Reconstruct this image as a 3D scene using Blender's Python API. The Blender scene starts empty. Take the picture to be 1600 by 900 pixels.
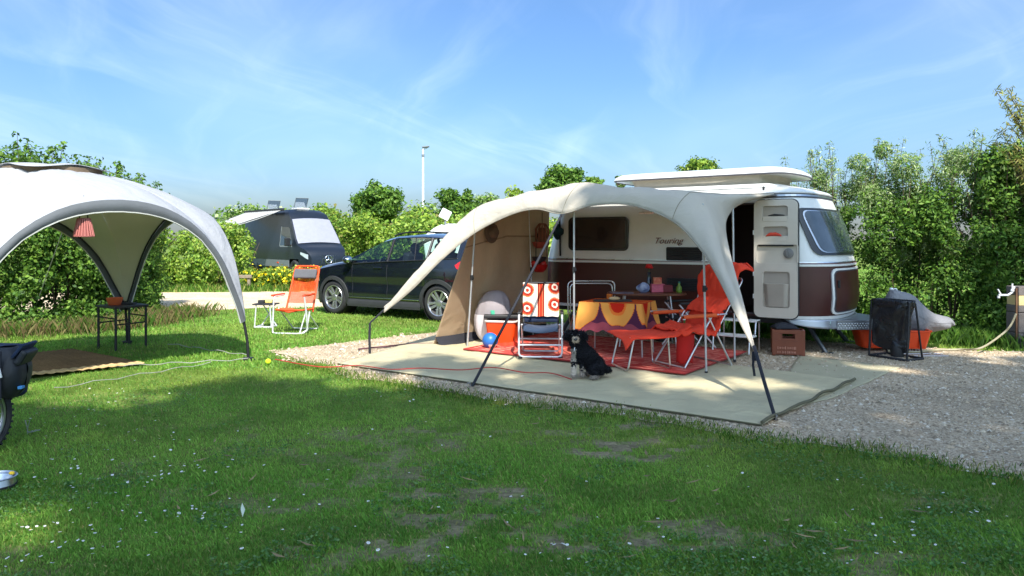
import bpy, bmesh, math, random
import numpy as np
from mathutils import Vector as V, Matrix

SC = bpy.context.scene
COL = SC.collection
R = math.radians
rng = np.random.default_rng(7)
random.seed(7)

# ------------------------------------------------------------------ camera
F, CH, HY = 1155.0, 1.5, 375.0          # focal length in photo pixels, eye height, horizon row
cam = bpy.data.cameras.new("camera"); camo = bpy.data.objects.new("camera", cam); COL.objects.link(camo)
camo.location = (0, 0, CH); camo.rotation_euler = (R(90), 0, 0)
cam.sensor_width = 36; cam.lens = 36 * F / 1600; cam.shift_y = -(450 - HY) / 1600
cam.clip_start = .05; cam.clip_end = 6000
SC.camera = camo

# ------------------------------------------------------------------ light
SUN_EL, SUN_AZ = R(49.5), (.19, -.982)     # azimuth vector points towards the sun
SUN_STRENGTH, SKY_STRENGTH, EXPOSURE = 2.8, .15, 1.52
sv = V((SUN_AZ[0] * math.cos(SUN_EL), SUN_AZ[1] * math.cos(SUN_EL), math.sin(SUN_EL))).normalized()
sl = bpy.data.lights.new("sun", 'SUN'); sl.energy = SUN_STRENGTH; sl.angle = R(.55); sl.color = (1, .95, .86)
so = bpy.data.objects.new("sun", sl); COL.objects.link(so)
so.rotation_euler = sv.to_track_quat('Z', 'Y').to_euler(); so.location = (0, -20, 40)

W = bpy.data.worlds.new("World"); SC.world = W; W.use_nodes = True
nt = W.node_tree; N = nt.nodes; L = nt.links; N.clear()
wout = N.new('ShaderNodeOutputWorld'); bg = N.new('ShaderNodeBackground'); bg.inputs[1].default_value = SKY_STRENGTH
sky = N.new('ShaderNodeTexSky'); sky.sky_type = 'NISHITA'; sky.sun_disc = False
sky.sun_elevation = SUN_EL; sky.sun_rotation = math.atan2(SUN_AZ[0], SUN_AZ[1])
sky.altitude = 0; sky.air_density = .85; sky.dust_density = 3.4; sky.ozone_density = 1.4
tc = N.new('ShaderNodeTexCoord'); sep = N.new('ShaderNodeSeparateXYZ'); L.new(tc.outputs['Generated'], sep.inputs[0])
def wm(op, a, b=None, clamp=False):
    n = N.new('ShaderNodeMath'); n.operation = op; n.use_clamp = clamp
    for i, v in enumerate((a, b)):
        if v is None: continue
        if isinstance(v, (int, float)): n.inputs[i].default_value = v
        else: L.new(v, n.inputs[i])
    return n.outputs[0]
den = wm('ADD', wm('MAXIMUM', sep.outputs[2], 0.0), .22)
cx = wm('DIVIDE', sep.outputs[0], den); cy = wm('DIVIDE', sep.outputs[1], den)
def warp(off, amt, sc_):       # bends the cloud streaks so that they do not run straight
    cb = N.new('ShaderNodeCombineXYZ'); L.new(cx, cb.inputs[0]); L.new(cy, cb.inputs[1]); cb.inputs[2].default_value = off
    nz = N.new('ShaderNodeTexNoise'); nz.inputs['Scale'].default_value = sc_; nz.inputs['Detail'].default_value = 3; L.new(cb.outputs[0], nz.inputs['Vector'])
    return wm('MULTIPLY', wm('SUBTRACT', nz.outputs[0], .5), amt)
cx, cy = wm('ADD', cx, warp(3.3, .7, .8)), wm('ADD', cy, warp(8.1, .7, .8))
def streaks(ang, sx, sy, scale, detail, dist, lo, hi, off):
    ca, sa = math.cos(ang), math.sin(ang)
    a = wm('MULTIPLY', wm('ADD', wm('MULTIPLY', cx, ca), wm('MULTIPLY', cy, sa)), sx)
    b = wm('MULTIPLY', wm('ADD', wm('MULTIPLY', cx, -sa), wm('MULTIPLY', cy, ca)), sy)
    cb = N.new('ShaderNodeCombineXYZ'); L.new(a, cb.inputs[0]); L.new(b, cb.inputs[1]); cb.inputs[2].default_value = off
    nz = N.new('ShaderNodeTexNoise'); nz.inputs['Scale'].default_value = scale; nz.inputs['Detail'].default_value = detail
    nz.inputs['Roughness'].default_value = .55; nz.inputs['Distortion'].default_value = dist
    L.new(cb.outputs[0], nz.inputs['Vector'])
    mr = N.new('ShaderNodeMapRange'); mr.interpolation_type = 'SMOOTHSTEP'
    mr.inputs[1].default_value = lo; mr.inputs[2].default_value = hi
    L.new(nz.outputs[0], mr.inputs[0]); return mr.outputs[0]
c1 = streaks(R(62), .5, 2.2, 1.1, 10, .6, .46, .82, 1.3)
c2 = streaks(R(112), .55, 2.4, .9, 10, .7, .48, .86, 5.7)
c3 = streaks(R(80), .8, 1.1, .55, 3, .4, .36, .74, 9.2)
low_ = wm('SUBTRACT', 1.0, wm('MULTIPLY', wm('MAXIMUM', sep.outputs[2], 0.0), 3.1), clamp=True)   # milky towards the horizon
cl = wm('ADD', wm('ADD', wm('MULTIPLY', c1, .62), wm('MULTIPLY', c2, .42)), wm('MULTIPLY', c3, .25), clamp=True)
fd = N.new('ShaderNodeMapRange'); fd.interpolation_type = 'SMOOTHSTEP'; fd.inputs[1].default_value = -.02; fd.inputs[2].default_value = .17; L.new(sep.outputs[2], fd.inputs[0]); cl = wm('ADD', wm('MULTIPLY', cl, fd.outputs[0]), wm('MULTIPLY', wm('POWER', low_, 4.5), .55), clamp=True)

gain = N.new('ShaderNodeMix'); gain.data_type = 'RGBA'; gain.blend_type = 'MULTIPLY'; gain.inputs[0].default_value = 1
gain.inputs[7].default_value = (.345, .485, .61, 1); L.new(sky.outputs[0], gain.inputs[6])
mx = N.new('ShaderNodeMix'); mx.data_type = 'RGBA'; mx.blend_type = 'ADD'; L.new(cl, mx.inputs[0]); L.new(gain.outputs[2], mx.inputs[6])
mx.inputs[7].default_value = (1.35, 1.25, .95, 1)
L.new(mx.outputs[2], bg.inputs[0]); L.new(bg.outputs[0], wout.inputs[0])
SC.view_settings.view_transform = 'Standard'; SC.view_settings.look = 'None'
SC.view_settings.exposure = EXPOSURE; SC.view_settings.gamma = 1
SC.view_settings.use_curve_mapping = False
SC.render.engine = 'CYCLES'
SC.cycles.max_bounces = 8; SC.cycles.transparent_max_bounces = 12; SC.cycles.use_denoising = True

# ------------------------------------------------------------------ helpers
def G(px, py, z=0.0):
    d = (CH - z) * F / (py - HY); return V(((px - 800) / F * d, d, z))
def P(px, py, d):
    return V(((px - 800) / F * d, d, CH + (HY - py) / F * d))
# caravan frame: local x along its side, y into its depth
CA = R(-36); CU = V((math.cos(CA), math.sin(CA), 0)); CV = V((-math.sin(CA), math.cos(CA), 0)); C0 = V((3.75, 9.65, 0))
MC = Matrix.Translation(C0) @ Matrix.Rotation(CA, 4, 'Z')
MCI = MC.inverted()
def C(px, py, y):
    """caravan-local point on the sight line through a photo pixel, at local depth y"""
    ray = V(((px - 800) / F, 1, (HY - py) / F)); o = V((0, 0, CH))
    t = (y + C0.dot(CV) - o.dot(CV)) / ray.dot(CV)
    return MCI @ (o + ray * t)
def CW(x, y, z=0): return MC @ V((x, y, z))
def CG(px, py): return MCI @ G(px, py)

def lin(c):
    c = c / 255.0
    return c / 12.92 if c <= .04045 else ((c + .055) / 1.055) ** 2.4
def rgb(r, g, b): return (lin(r), lin(g), lin(b))

def vnoise(x, y, seed=0):
    xi = np.floor(x).astype(np.int64); yi = np.floor(y).astype(np.int64); xf = x - xi; yf = y - yi
    def h(a, b):
        n = (a * 374761393 + b * 668265263 + seed * 1442695041) & 0x7fffffff
        n = ((n ^ (n >> 13)) * 1274126177) & 0x7fffffff
        return ((n ^ (n >> 16)) & 0xffff) / 65535.0
    u = xf * xf * (3 - 2 * xf); v = yf * yf * (3 - 2 * yf)
    return (h(xi, yi) * (1 - u) + h(xi + 1, yi) * u) * (1 - v) + (h(xi, yi + 1) * (1 - u) + h(xi + 1, yi + 1) * u) * v
def fbm(x, y, seed=0, o=4):
    x = np.asarray(x, float); y = np.asarray(y, float); s = 0; a = .5; t = 0
    for i in range(o):
        s = s + a * vnoise(x * 2 ** i + 17.3 * i, y * 2 ** i - 9.1 * i, seed + i); t += a; a *= .5
    return s / t
def sfbm(x, y, seed=0, o=3): return float(fbm(np.array([x]), np.array([y]), seed, o)[0])
def inpoly(x, y, poly):
    x = np.asarray(x); y = np.asarray(y); r = np.zeros(x.shape, bool); n = len(poly)
    for i in range(n):
        x1, y1 = poly[i][0], poly[i][1]; x2, y2 = poly[(i + 1) % n][0], poly[(i + 1) % n][1]
        if y1 == y2: continue
        c = (y1 > y) != (y2 > y); xx = (x2 - x1) * (y - y1) / (y2 - y1) + x1
        r ^= c & (x < xx)
    return r
def catmull(pts, n):
    """n points along a Catmull-Rom curve through pts (Vectors)"""
    out = []; m = len(pts)
    for k in range(n):
        t = k / (n - 1) * (m - 1); i = min(int(t), m - 2); f = t - i
        p0 = pts[max(i - 1, 0)]; p1 = pts[i]; p2 = pts[i + 1]; p3 = pts[min(i + 2, m - 1)]
        out.append(.5 * ((2 * p1) + (p2 - p0) * f + (2 * p0 - 5 * p1 + 4 * p2 - p3) * f * f + (3 * p1 - p0 - 3 * p2 + p3) * f ** 3))
    return out
def interp(x, tab): return float(np.interp(x, [a for a, b in tab], [b for a, b in tab]))

# ------------------------------------------------------------------ materials
MATS = {}
def mat(name, col, rough=.55, metal=0, var=.12, scale=6, bump=0, bscale=60, coat=0, spec=.5, trans=0, sub=None, crease=0):
    if name in MATS: return MATS[name]
    m = bpy.data.materials.new(name); m.use_nodes = True; nt = m.node_tree; n = nt.nodes; l = nt.links
    b = n['Principled BSDF']; b.inputs['Roughness'].default_value = rough; b.inputs['Metallic'].default_value = metal
    b.inputs['Coat Weight'].default_value = coat; b.inputs['Coat Roughness'].default_value = .05
    b.inputs['Specular IOR Level'].default_value = spec
    t = n.new('ShaderNodeTexCoord'); z = n.new('ShaderNodeTexNoise'); z.inputs['Scale'].default_value = scale; z.inputs['Detail'].default_value = 5
    l.new(t.outputs['Object'], z.inputs['Vector'])
    r = n.new('ShaderNodeMapRange'); r.inputs[1].default_value = .3; r.inputs[2].default_value = .7; l.new(z.outputs[0], r.inputs[0])
    x = n.new('ShaderNodeMix'); x.data_type = 'RGBA'; l.new(r.outputs[0], x.inputs[0])
    c2 = sub if sub else tuple(min(1, v * (1 + var)) for v in col)
    x.inputs[6].default_value = (*[v * (1 - var) for v in col], 1); x.inputs[7].default_value = (*c2, 1)
    src = x.outputs[2]
    l.new(src, b.inputs['Base Color'])
    rr = n.new('ShaderNodeMapRange'); rr.inputs[3].default_value = max(0, rough - .06); rr.inputs[4].default_value = min(1, rough + .08)
    l.new(z.outputs[0], rr.inputs[0]); l.new(rr.outputs[0], b.inputs['Roughness'])
    if bump:
        z2 = n.new('ShaderNodeTexNoise'); z2.inputs['Scale'].default_value = bscale; z2.inputs['Detail'].default_value = 4
        l.new(t.outputs['Object'], z2.inputs['Vector'])
        bp = n.new('ShaderNodeBump'); bp.inputs['Strength'].default_value = bump; bp.inputs['Distance'].default_value = .01
        l.new(z2.outputs[0], bp.inputs['Height']); l.new(bp.outputs[0], b.inputs['Normal'])
    if crease:
        z3 = n.new('ShaderNodeTexNoise'); z3.inputs['Scale'].default_value = crease; z3.inputs['Detail'].default_value = 5; z3.inputs['Distortion'].default_value = 1.6
        l.new(t.outputs['Object'], z3.inputs['Vector']); b3 = n.new('ShaderNodeBump'); b3.inputs['Strength'].default_value = .55; b3.inputs['Distance'].default_value = .06
        l.new(z3.outputs[0], b3.inputs['Height'])
        if bump: l.new(b3.outputs[0], bp.inputs['Normal'])
        else: l.new(b3.outputs[0], b.inputs['Normal'])
    if trans:
        tr = n.new('ShaderNodeBsdfTranslucent'); ms = n.new('ShaderNodeMixShader'); ms.inputs[0].default_value = trans
        l.new(src, tr.inputs[0]); l.new(b.outputs[0], ms.inputs[1]); l.new(tr.outputs[0], ms.inputs[2])
        l.new(ms.outputs[0], n['Material Output'].inputs[0])
    MATS[name] = m; return m

def attr_mat(name, rough=.6, trans=0, spec=.3, attr='tint', bump=0, bscale=80, nvar=0, nscale=20):
    """colour read from a colour attribute of the mesh (each leaf, blade or patch its own tint)"""
    m = bpy.data.materials.new(name); m.use_nodes = True; nt = m.node_tree; n = nt.nodes; l = nt.links
    b = n['Principled BSDF']; b.inputs['Roughness'].default_value = rough; b.inputs['Specular IOR Level'].default_value = spec
    a = n.new('ShaderNodeAttribute'); a.attribute_name = attr; src = a.outputs[0]
    t = n.new('ShaderNodeTexCoord')
    if nvar:
        z = n.new('ShaderNodeTexNoise'); z.inputs['Scale'].default_value = nscale; z.inputs['Detail'].default_value = 6
        l.new(t.outputs['Object'], z.inputs['Vector'])
        r = n.new('ShaderNodeMapRange'); r.inputs[1].default_value = .3; r.inputs[2].default_value = .7
        r.inputs[3].default_value = 1 - nvar; r.inputs[4].default_value = 1 + nvar; l.new(z.outputs[0], r.inputs[0])
        x = n.new('ShaderNodeVectorMath'); x.operation = 'SCALE'; l.new(src, x.inputs[0]); l.new(r.outputs[0], x.inputs['Scale']); src = x.outputs[0]
    l.new(src, b.inputs['Base Color'])
    if bump:
        z2 = n.new('ShaderNodeTexNoise'); z2.inputs['Scale'].default_value = bscale; l.new(t.outputs['Object'], z2.inputs['Vector'])
        bp = n.new('ShaderNodeBump'); bp.inputs['Strength'].default_value = bump; bp.inputs['Distance'].default_value = .01
        l.new(z2.outputs[0], bp.inputs['Height']); l.new(bp.outputs[0], b.inputs['Normal'])
    if trans:
        tr = n.new('ShaderNodeBsdfTranslucent'); ms = n.new('ShaderNodeMixShader'); ms.inputs[0].default_value = trans
        l.new(src, tr.inputs[0]); l.new(b.outputs[0], ms.inputs[1]); l.new(tr.outputs[0], ms.inputs[2])
        l.new(ms.outputs[0], n['Material Output'].inputs[0])
    MATS[name] = m; return m

def glass_mat(name, tint=(.75, .85, .8), mixv=.75):
    m = bpy.data.materials.new(name); m.use_nodes = True; nt = m.node_tree; n = nt.nodes; l = nt.links
    n.remove(n['Principled BSDF'])
    tr = n.new('ShaderNodeBsdfTransparent'); tr.inputs[0].default_value = (*tint, 1)
    gl = n.new('ShaderNodeBsdfGlossy'); gl.inputs['Roughness'].default_value = .02; gl.inputs[0].default_value = (.9, .95, 1, 1)
    lw = n.new('ShaderNodeLayerWeight'); lw.inputs[0].default_value = .5; fr = n.new('ShaderNodeMath'); fr.operation = 'POWER'; fr.inputs[1].default_value = 3.0; l.new(lw.outputs['Facing'], fr.inputs[0])
    ad = n.new('ShaderNodeMath'); ad.operation = 'ADD'; ad.use_clamp = True; ad.inputs[1].default_value = 1 - mixv
    l.new(fr.outputs[0], ad.inputs[0])
    ms = n.new('ShaderNodeMixShader'); l.new(ad.outputs[0], ms.inputs[0]); l.new(tr.outputs[0], ms.inputs[1]); l.new(gl.outputs[0], ms.inputs[2])
    l.new(ms.outputs[0], n['Material Output'].inputs[0]); MATS[name] = m; return m

# ------------------------------------------------------------------ mesh builder
class MB:
    def __init__(s): s.v = []; s.f = []
    def add(s, vs, fs):
        o = len(s.v); s.v += [V(p) for p in vs]; s.f += [tuple(i + o for i in f) for f in fs]; return s
    def box(s, c, size, rot=None):
        c = V(c); hx, hy, hz = [k / 2 for k in size]; m = rot.to_3x3() if rot is not None else Matrix.Identity(3)
        vs = [c + m @ V((x, y, z)) for z in (-hz, hz) for x, y in ((-hx, -hy), (hx, -hy), (hx, hy), (-hx, hy))]
        return s.add(vs, [(3, 2, 1, 0), (4, 5, 6, 7), (0, 1, 5, 4), (1, 2, 6, 5), (2, 3, 7, 6), (3, 0, 4, 7)])
    def tube(s, pts, r, n=8, caps=True, closed=False):
        pts = [V(p) for p in pts]; m = len(pts); rs = r if isinstance(r, (list, tuple)) else [r] * m
        up = None; vs = []
        for i, p in enumerate(pts):
            if closed: t = pts[(i + 1) % m] - pts[i - 1]
            else: t = pts[min(i + 1, m - 1)] - pts[max(i - 1, 0)]
            if t.length < 1e-9: t = V((0, 0, 1))
            t.normalize()
            if up is None:
                up = V((0, 0, 1)) if abs(t.z) < .9 else V((1, 0, 0))
            a = up - t * up.dot(t)
            if a.length < 1e-6: a = t.orthogonal()
            a.normalize(); up = a; b = t.cross(a)
            for k in range(n):
                q = 2 * math.pi * k / n; vs.append(p + (a * math.cos(q) + b * math.sin(q)) * rs[i])
        fs = []
        for i in range(m if closed else m - 1):
            j = (i + 1) % m
            for k in range(n):
                fs.append((i * n + k, i * n + (k + 1) % n, j * n + (k + 1) % n, j * n + k))
        if caps and not closed:
            fs.append(tuple(range(n - 1, -1, -1))); fs.append(tuple((m - 1) * n + k for k in range(n)))
        return s.add(vs, fs)
    def lathe(s, prof, c=(0, 0, 0), n=20, rot=None, cap=True):
        c = V(c); m = rot.to_3x3() if rot is not None else Matrix.Identity(3); vs = []; fs = []
        for r_, z in prof:
            for k in range(n):
                q = 2 * math.pi * k / n; vs.append(c + m @ V((r_ * math.cos(q), r_ * math.sin(q), z)))
        for i in range(len(prof) - 1):
            for k in range(n):
                fs.append((i * n + k, i * n + (k + 1) % n, (i + 1) * n + (k + 1) % n, (i + 1) * n + k))
        if cap:
            if prof[0][0] > 1e-4: fs.append(tuple(range(n - 1, -1, -1)))
            if prof[-1][0] > 1e-4: fs.append(tuple((len(prof) - 1) * n + k for k in range(n)))
        return s.add(vs, fs)
    def ball(s, c, r, n=14, sc=(1, 1, 1), rot=None):
        m = n // 2 + 1
        prof = [(max(1e-5, math.sin(math.pi * i / m)), -math.cos(math.pi * i / m)) for i in range(m + 1)]
        c = V(c); o = len(s.v); s.lathe(prof, (0, 0, 0), n, cap=False)
        mm = rot.to_3x3() if rot is not None else Matrix.Identity(3)
        for i in range(o, len(s.v)):
            p = s.v[i]; s.v[i] = c + mm @ V((p.x * r * sc[0], p.y * r * sc[1], p.z * r * sc[2]))
        return s
    def grid(s, fn, nu, nv, closed_u=False):
        vs = [fn(i / nu, j / nv) for j in range(nv + 1) for i in range(nu + 1)]
        fs = [(j * (nu + 1) + i, j * (nu + 1) + i + 1, (j + 1) * (nu + 1) + i + 1, (j + 1) * (nu + 1) + i) for j in range(nv) for i in range(nu)]
        return s.add(vs, fs)
    def prism(s, outline, off):
        """outline: list of points (planar), extruded by the vector off"""
        n = len(outline); off = V(off); vs = [V(p) for p in outline] + [V(p) + off for p in outline]
        fs = [tuple(range(n - 1, -1, -1)), tuple(range(n, 2 * n))] + [(i, (i + 1) % n, n + (i + 1) % n, n + i) for i in range(n)]
        return s.add(vs, fs)
    def xf(s, m):
        s.v = [m @ p for p in s.v]; return s
    def build(s, name, m, parent=None, smooth=None, bevel=0, world=False, solid=0, segs=2, sub=0):
        vs = s.v
        if parent is not None and world:
            inv = root_matrix(parent).inverted(); vs = [inv @ p for p in vs]
        me = bpy.data.meshes.new(name); me.from_pydata([tuple(p) for p in vs], [], s.f); me.update()
        bm = bmesh.new(); bm.from_mesh(me); bmesh.ops.recalc_face_normals(bm, faces=bm.faces); bm.to_mesh(me); bm.free()
        o = bpy.data.objects.new(name, me); COL.objects.link(o); me.materials.append(m)
        if parent is not None: o.parent = parent
        if smooth is not None:
            me.polygons.foreach_set('use_smooth', [True] * len(me.polygons)); me.set_sharp_from_angle(angle=R(smooth))
        if solid:
            k = o.modifiers.new('thick', 'SOLIDIFY'); k.thickness = solid; k.offset = 0
        if bevel:
            k = o.modifiers.new('bevel', 'BEVEL'); k.width = bevel; k.segments = segs; k.limit_method = 'ANGLE'; k.angle_limit = R(40)
        if sub:
            k = o.modifiers.new('sub', 'SUBSURF'); k.levels = sub; k.render_levels = sub
        return o
def root_matrix(o):
    m = Matrix.Identity(4)
    while o is not None:
        m = o.matrix_basis @ m; o = o.parent
    return m
def tag(o, label=None, cat=None, group=None, kind=None):
    if label: o['label'] = label
    if cat: o['category'] = cat
    if group: o['group'] = group
    if kind: o['kind'] = kind
    return o
def thing(name, label, cat, loc=(0, 0, 0), rz=0, group=None):
    o = bpy.data.objects.new(name, None); COL.objects.link(o); o.empty_display_size = .1
    o.location = loc; o.rotation_euler = (0, 0, rz); return tag(o, label, cat, group)
def rawmesh(name, verts, faces_flat, nper, m, parent=None, tint=None, kind=None, smooth=False):
    """big mesh straight from numpy; every face has nper corners; tint is one colour a face"""
    me = bpy.data.meshes.new(name); nf = len(faces_flat) // nper
    me.vertices.add(len(verts)); me.vertices.foreach_set('co', np.asarray(verts, np.float32).ravel())
    me.loops.add(nf * nper); me.loops.foreach_set('vertex_index', np.asarray(faces_flat, np.int32))
    me.polygons.add(nf); me.polygons.foreach_set('loop_start', np.arange(nf, dtype=np.int32) * nper)
    me.polygons.foreach_set('loop_total', np.full(nf, nper, np.int32))
    if smooth: me.polygons.foreach_set('use_smooth', np.ones(nf, bool))
    me.update(calc_edges=True)
    if tint is not None:
        a = me.attributes.new('tint', 'FLOAT_COLOR', 'FACE'); c = np.ones((nf, 4), np.float32); c[:, :3] = tint; a.data.foreach_set('color', c.ravel())
    me.materials.append(m); o = bpy.data.objects.new(name, me); COL.objects.link(o)
    if parent is not None: o.parent = parent
    if kind: o['kind'] = kind
    return o
def rrect(w, h, r, n=5, cx=0, cy=0):
    out = []
    for (sx, sy, a0) in ((1, 1, 0), (-1, 1, 90), (-1, -1, 180), (1, -1, 270)):
        for k in range(n + 1):
            a = R(a0 + 90 * k / n); out.append((cx + sx * (w / 2 - r) + r * math.cos(a), cy + sy * (h / 2 - r) + r * math.sin(a)))
    return out
def text_part(name, body, size, m, parent, mtx, shear=0, ext=.002, sx=1):
    cu = bpy.data.curves.new('t', 'FONT'); cu.body = body; cu.size = size; cu.shear = shear; cu.extrude = ext; cu.align_x = 'CENTER'
    o = bpy.data.objects.new('t', cu); COL.objects.link(o)
    dg = bpy.context.evaluated_depsgraph_get(); me = bpy.data.meshes.new_from_object(o.evaluated_get(dg)); bpy.data.objects.remove(o)
    me.transform(mtx @ Matrix.Diagonal((sx, 1, 1, 1))); me.name = name; me.materials.clear(); me.materials.append(m)
    q = bpy.data.objects.new(name, me); COL.objects.link(q); q.parent = parent; return q
def dup(o, parent=None, **kw):
    c = o.copy(); COL.objects.link(c)
    if parent is not None: c.parent = parent
    for ch in [x for x in bpy.data.objects if x.parent == o]: dup(ch, c)
    return c
# ------------------------------------------------------------------ common materials
MT = dict(
    white_paint=mat('white_paint', (.74, .74, .72), .3, var=.03, coat=.4),
    cream=mat('cream_paint', (.66, .63, .57), .35, var=.03, coat=.3),
    brown=mat('brown_paint', rgb(68, 29, 24), .42, var=.06, coat=.12),
    black=mat('black_plastic', (.012, .012, .014), .5, var=.2),
    rubber=mat('rubber', (.022, .022, .024), .85, var=.25, bump=.3, bscale=90),
    alu=mat('aluminium', (.62, .62, .63), .28, metal=1, var=.08),
    steel=mat('steel_tube', (.52, .53, .55), .33, metal=.9, var=.1),
    greypole=mat('grey_pole', (.50, .51, .52), .4, metal=.5, var=.08),
    dark=mat('dark_metal', (.03, .03, .034), .45, metal=.3, var=.2),
    orange=mat('orange_plastic', rgb(225, 70, 22), .4, var=.06),
    wood=mat('brown_wood', rgb(112, 62, 36), .45, var=.25, scale=14, bump=.15),
    navy=mat('navy_fabric', rgb(30, 44, 72), .9, var=.15, bump=.25, bscale=300),
    greyfab=mat('grey_fabric', rgb(92, 92, 96), .95, var=.14, bump=.3, bscale=300),
    charcoal=mat('charcoal_mesh', rgb(46, 46, 50), .9, var=.15, bump=.3, bscale=400),
    strap=mat('black_webbing', (.016, .017, .024), .85, var=.2),
    red=mat('red_plastic', rgb(170, 22, 20), .4, var=.1),
    twig=mat('bark', rgb(78, 64, 48), .9, var=.35, scale=20, bump=.5),
    rope=mat('guy_rope', (.30, .30, .27), .8, var=.15),
)
LEAF = attr_mat('leaf', .52, trans=.38, spec=.25)
GRASS = attr_mat('grass_blade', .55, trans=.38, spec=.25)
STONE = attr_mat('pebble', .85, spec=.25, nvar=.18, nscale=60)

# ------------------------------------------------------------------ ground
PAD = [(-3.3, 9.86)] + [tuple(G(a, b)[:2]) for a, b in ((470, 566), (530, 584), (600, 599), (680, 612), (740, 624), (800, 632), (860, 637), (930, 645), (1000, 653), (1080, 668), (1150, 684), (1210, 693), (1300, 699), (1380, 708), (1450, 724), (1520, 739), (1600, 752), (1750, 790))]
PAD += [(6.0, 2.6), (12, 2.0), (13, 7.0), (9.0, 9.3), (7.0, 9.95), (6.2, 10.1), (5.6, 10.35), (5.0, 10.6), (4.4, 10.95), (1.0, 13.4), (0.0, 12.9), (-1.2, 12.05), (-2.0, 11.3), (-2.7, 10.55)]
PATH = [(-22, 15.2), (-14, 15.3), (-7.3, 15.55), (-5.0, 16.4), (-3.0, 16.9), (3, 17.4), (4.5, 18.4), (4.5, 22.5), (4, 23.0), (-4, 21.9), (-8.5, 21.1), (-14, 20.8), (-22, 20.8)]
def pad_mask(x, y, amp=.16):
    jx = (fbm(x * 2.2, y * 2.2, 3) - .5) * 2 * amp * 1.7; jy = (fbm(x * 2.2 + 40, y * 2.2, 5) - .5) * 2 * amp * 1.7
    return inpoly(x + jx, y + jy, PAD)
def path_mask(x, y): 
    j = (fbm(x * 1.3, y * 1.3, 8) - .5) * .7
    return inpoly(x, y + j, PATH)
def bare(x, y):
    """bare worn soil in the lawn, 0..1"""
    a = fbm(x * 1.25 + 3, y * 2.1 + 1, 21, 4); b = fbm(x * 7.5, y * 9.5, 25, 4)
    w = np.exp(-((x - .6 - .25 * (y - 5)) ** 2) / 3.4) * np.clip((8.2 - y) / 1.5, 0, 1)
    m = np.clip((a - .575 + .07 * w) * 7, 0, 1) * np.clip((b - .40) * 5, 0, 1)
    return .85 * m * (.30 + .70 * w) * np.clip((9.5 - y) / 3, .12, 1)
def axis(lo, hi, step, far):
    a = np.arange(lo, hi + 1e-6, step); e = np.array(far)
    return np.concatenate([-e[::-1] + lo, a, e + hi])
gx = axis(-13, 11, .085, [2, 6, 15, 40, 120, 400, 1200, 3000]); gy = axis(1.5, 22, .085, [2, 6, 15, 40, 120, 400, 1200, 3000])
X, Y = np.meshgrid(gx, gy); nx, ny = len(gx), len(gy)
verts = np.stack([X.ravel(), Y.ravel(), np.zeros(nx * ny)], 1)
ii = (np.arange(ny - 1)[:, None] * nx + np.arange(nx - 1)[None]).ravel()
faces = np.stack([ii, ii + 1, ii + nx + 1, ii + nx], 1)
fx = X.ravel()[faces].mean(1); fy = Y.ravel()[faces].mean(1)
b = bare(fx, fy)[:, None]; g = fbm(fx * .9, fy * .9, 31)[:, None]; g2 = fbm(fx * 6, fy * 6, 33)[:, None]
soil = np.array(rgb(126, 112, 92)) * (.75 + .6 * g2); turf = np.array(rgb(106, 128, 58)) * (.6 + .55 * g2) * (1 - g * .15) + np.array([.02, .012, 0]) * g
ground = rawmesh('ground', verts, faces.ravel(), 4, attr_mat('lawn_soil', .95, spec=.1, bump=.5, bscale=60, nvar=.35, nscale=30), tint=soil * (.6 + .8 * fbm(fx * 14, fy * 14, 39, 2)[:, None]) * b + turf * (1 - b), kind='structure')

def ragged(poly, step, amp, seed):
    out = []
    for i in range(len(poly)):
        a = V(poly[i]).to_3d() if len(poly[i]) == 2 else V(poly[i]); bq = V(poly[(i + 1) % len(poly)]); bq = bq.to_3d() if len(bq) == 2 else bq
        n = max(1, int((bq - a).length / step))
        for k in range(n):
            p = a.lerp(bq, k / n); q = 2.6
            out.append(V((p.x + (sfbm(p.x * q, p.y * q, seed) - .5) * amp * 2, p.y + (sfbm(p.x * q + 50, p.y * q, seed + 4) - .5) * amp * 2, 0)))
    return out
def sheet(name, outline, z, m, kind='structure', thick=0):
    bm = bmesh.new(); vs = [bm.verts.new((p[0], p[1], z)) for p in outline]
    es = [bm.edges.new((vs[i], vs[(i + 1) % len(vs)])) for i in range(len(vs))]
    bmesh.ops.triangle_fill(bm, use_beauty=True, edges=es)
    bmesh.ops.recalc_face_normals(bm, faces=bm.faces)
    for f in bm.faces:
        if f.normal.z < 0: f.normal_flip()
    me = bpy.data.meshes.new(name); bm.to_mesh(me); bm.free(); me.materials.append(m)
    o = bpy.data.objects.new(name, me); COL.objects.link(o)
    if kind: o['kind'] = kind
    return o
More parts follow.
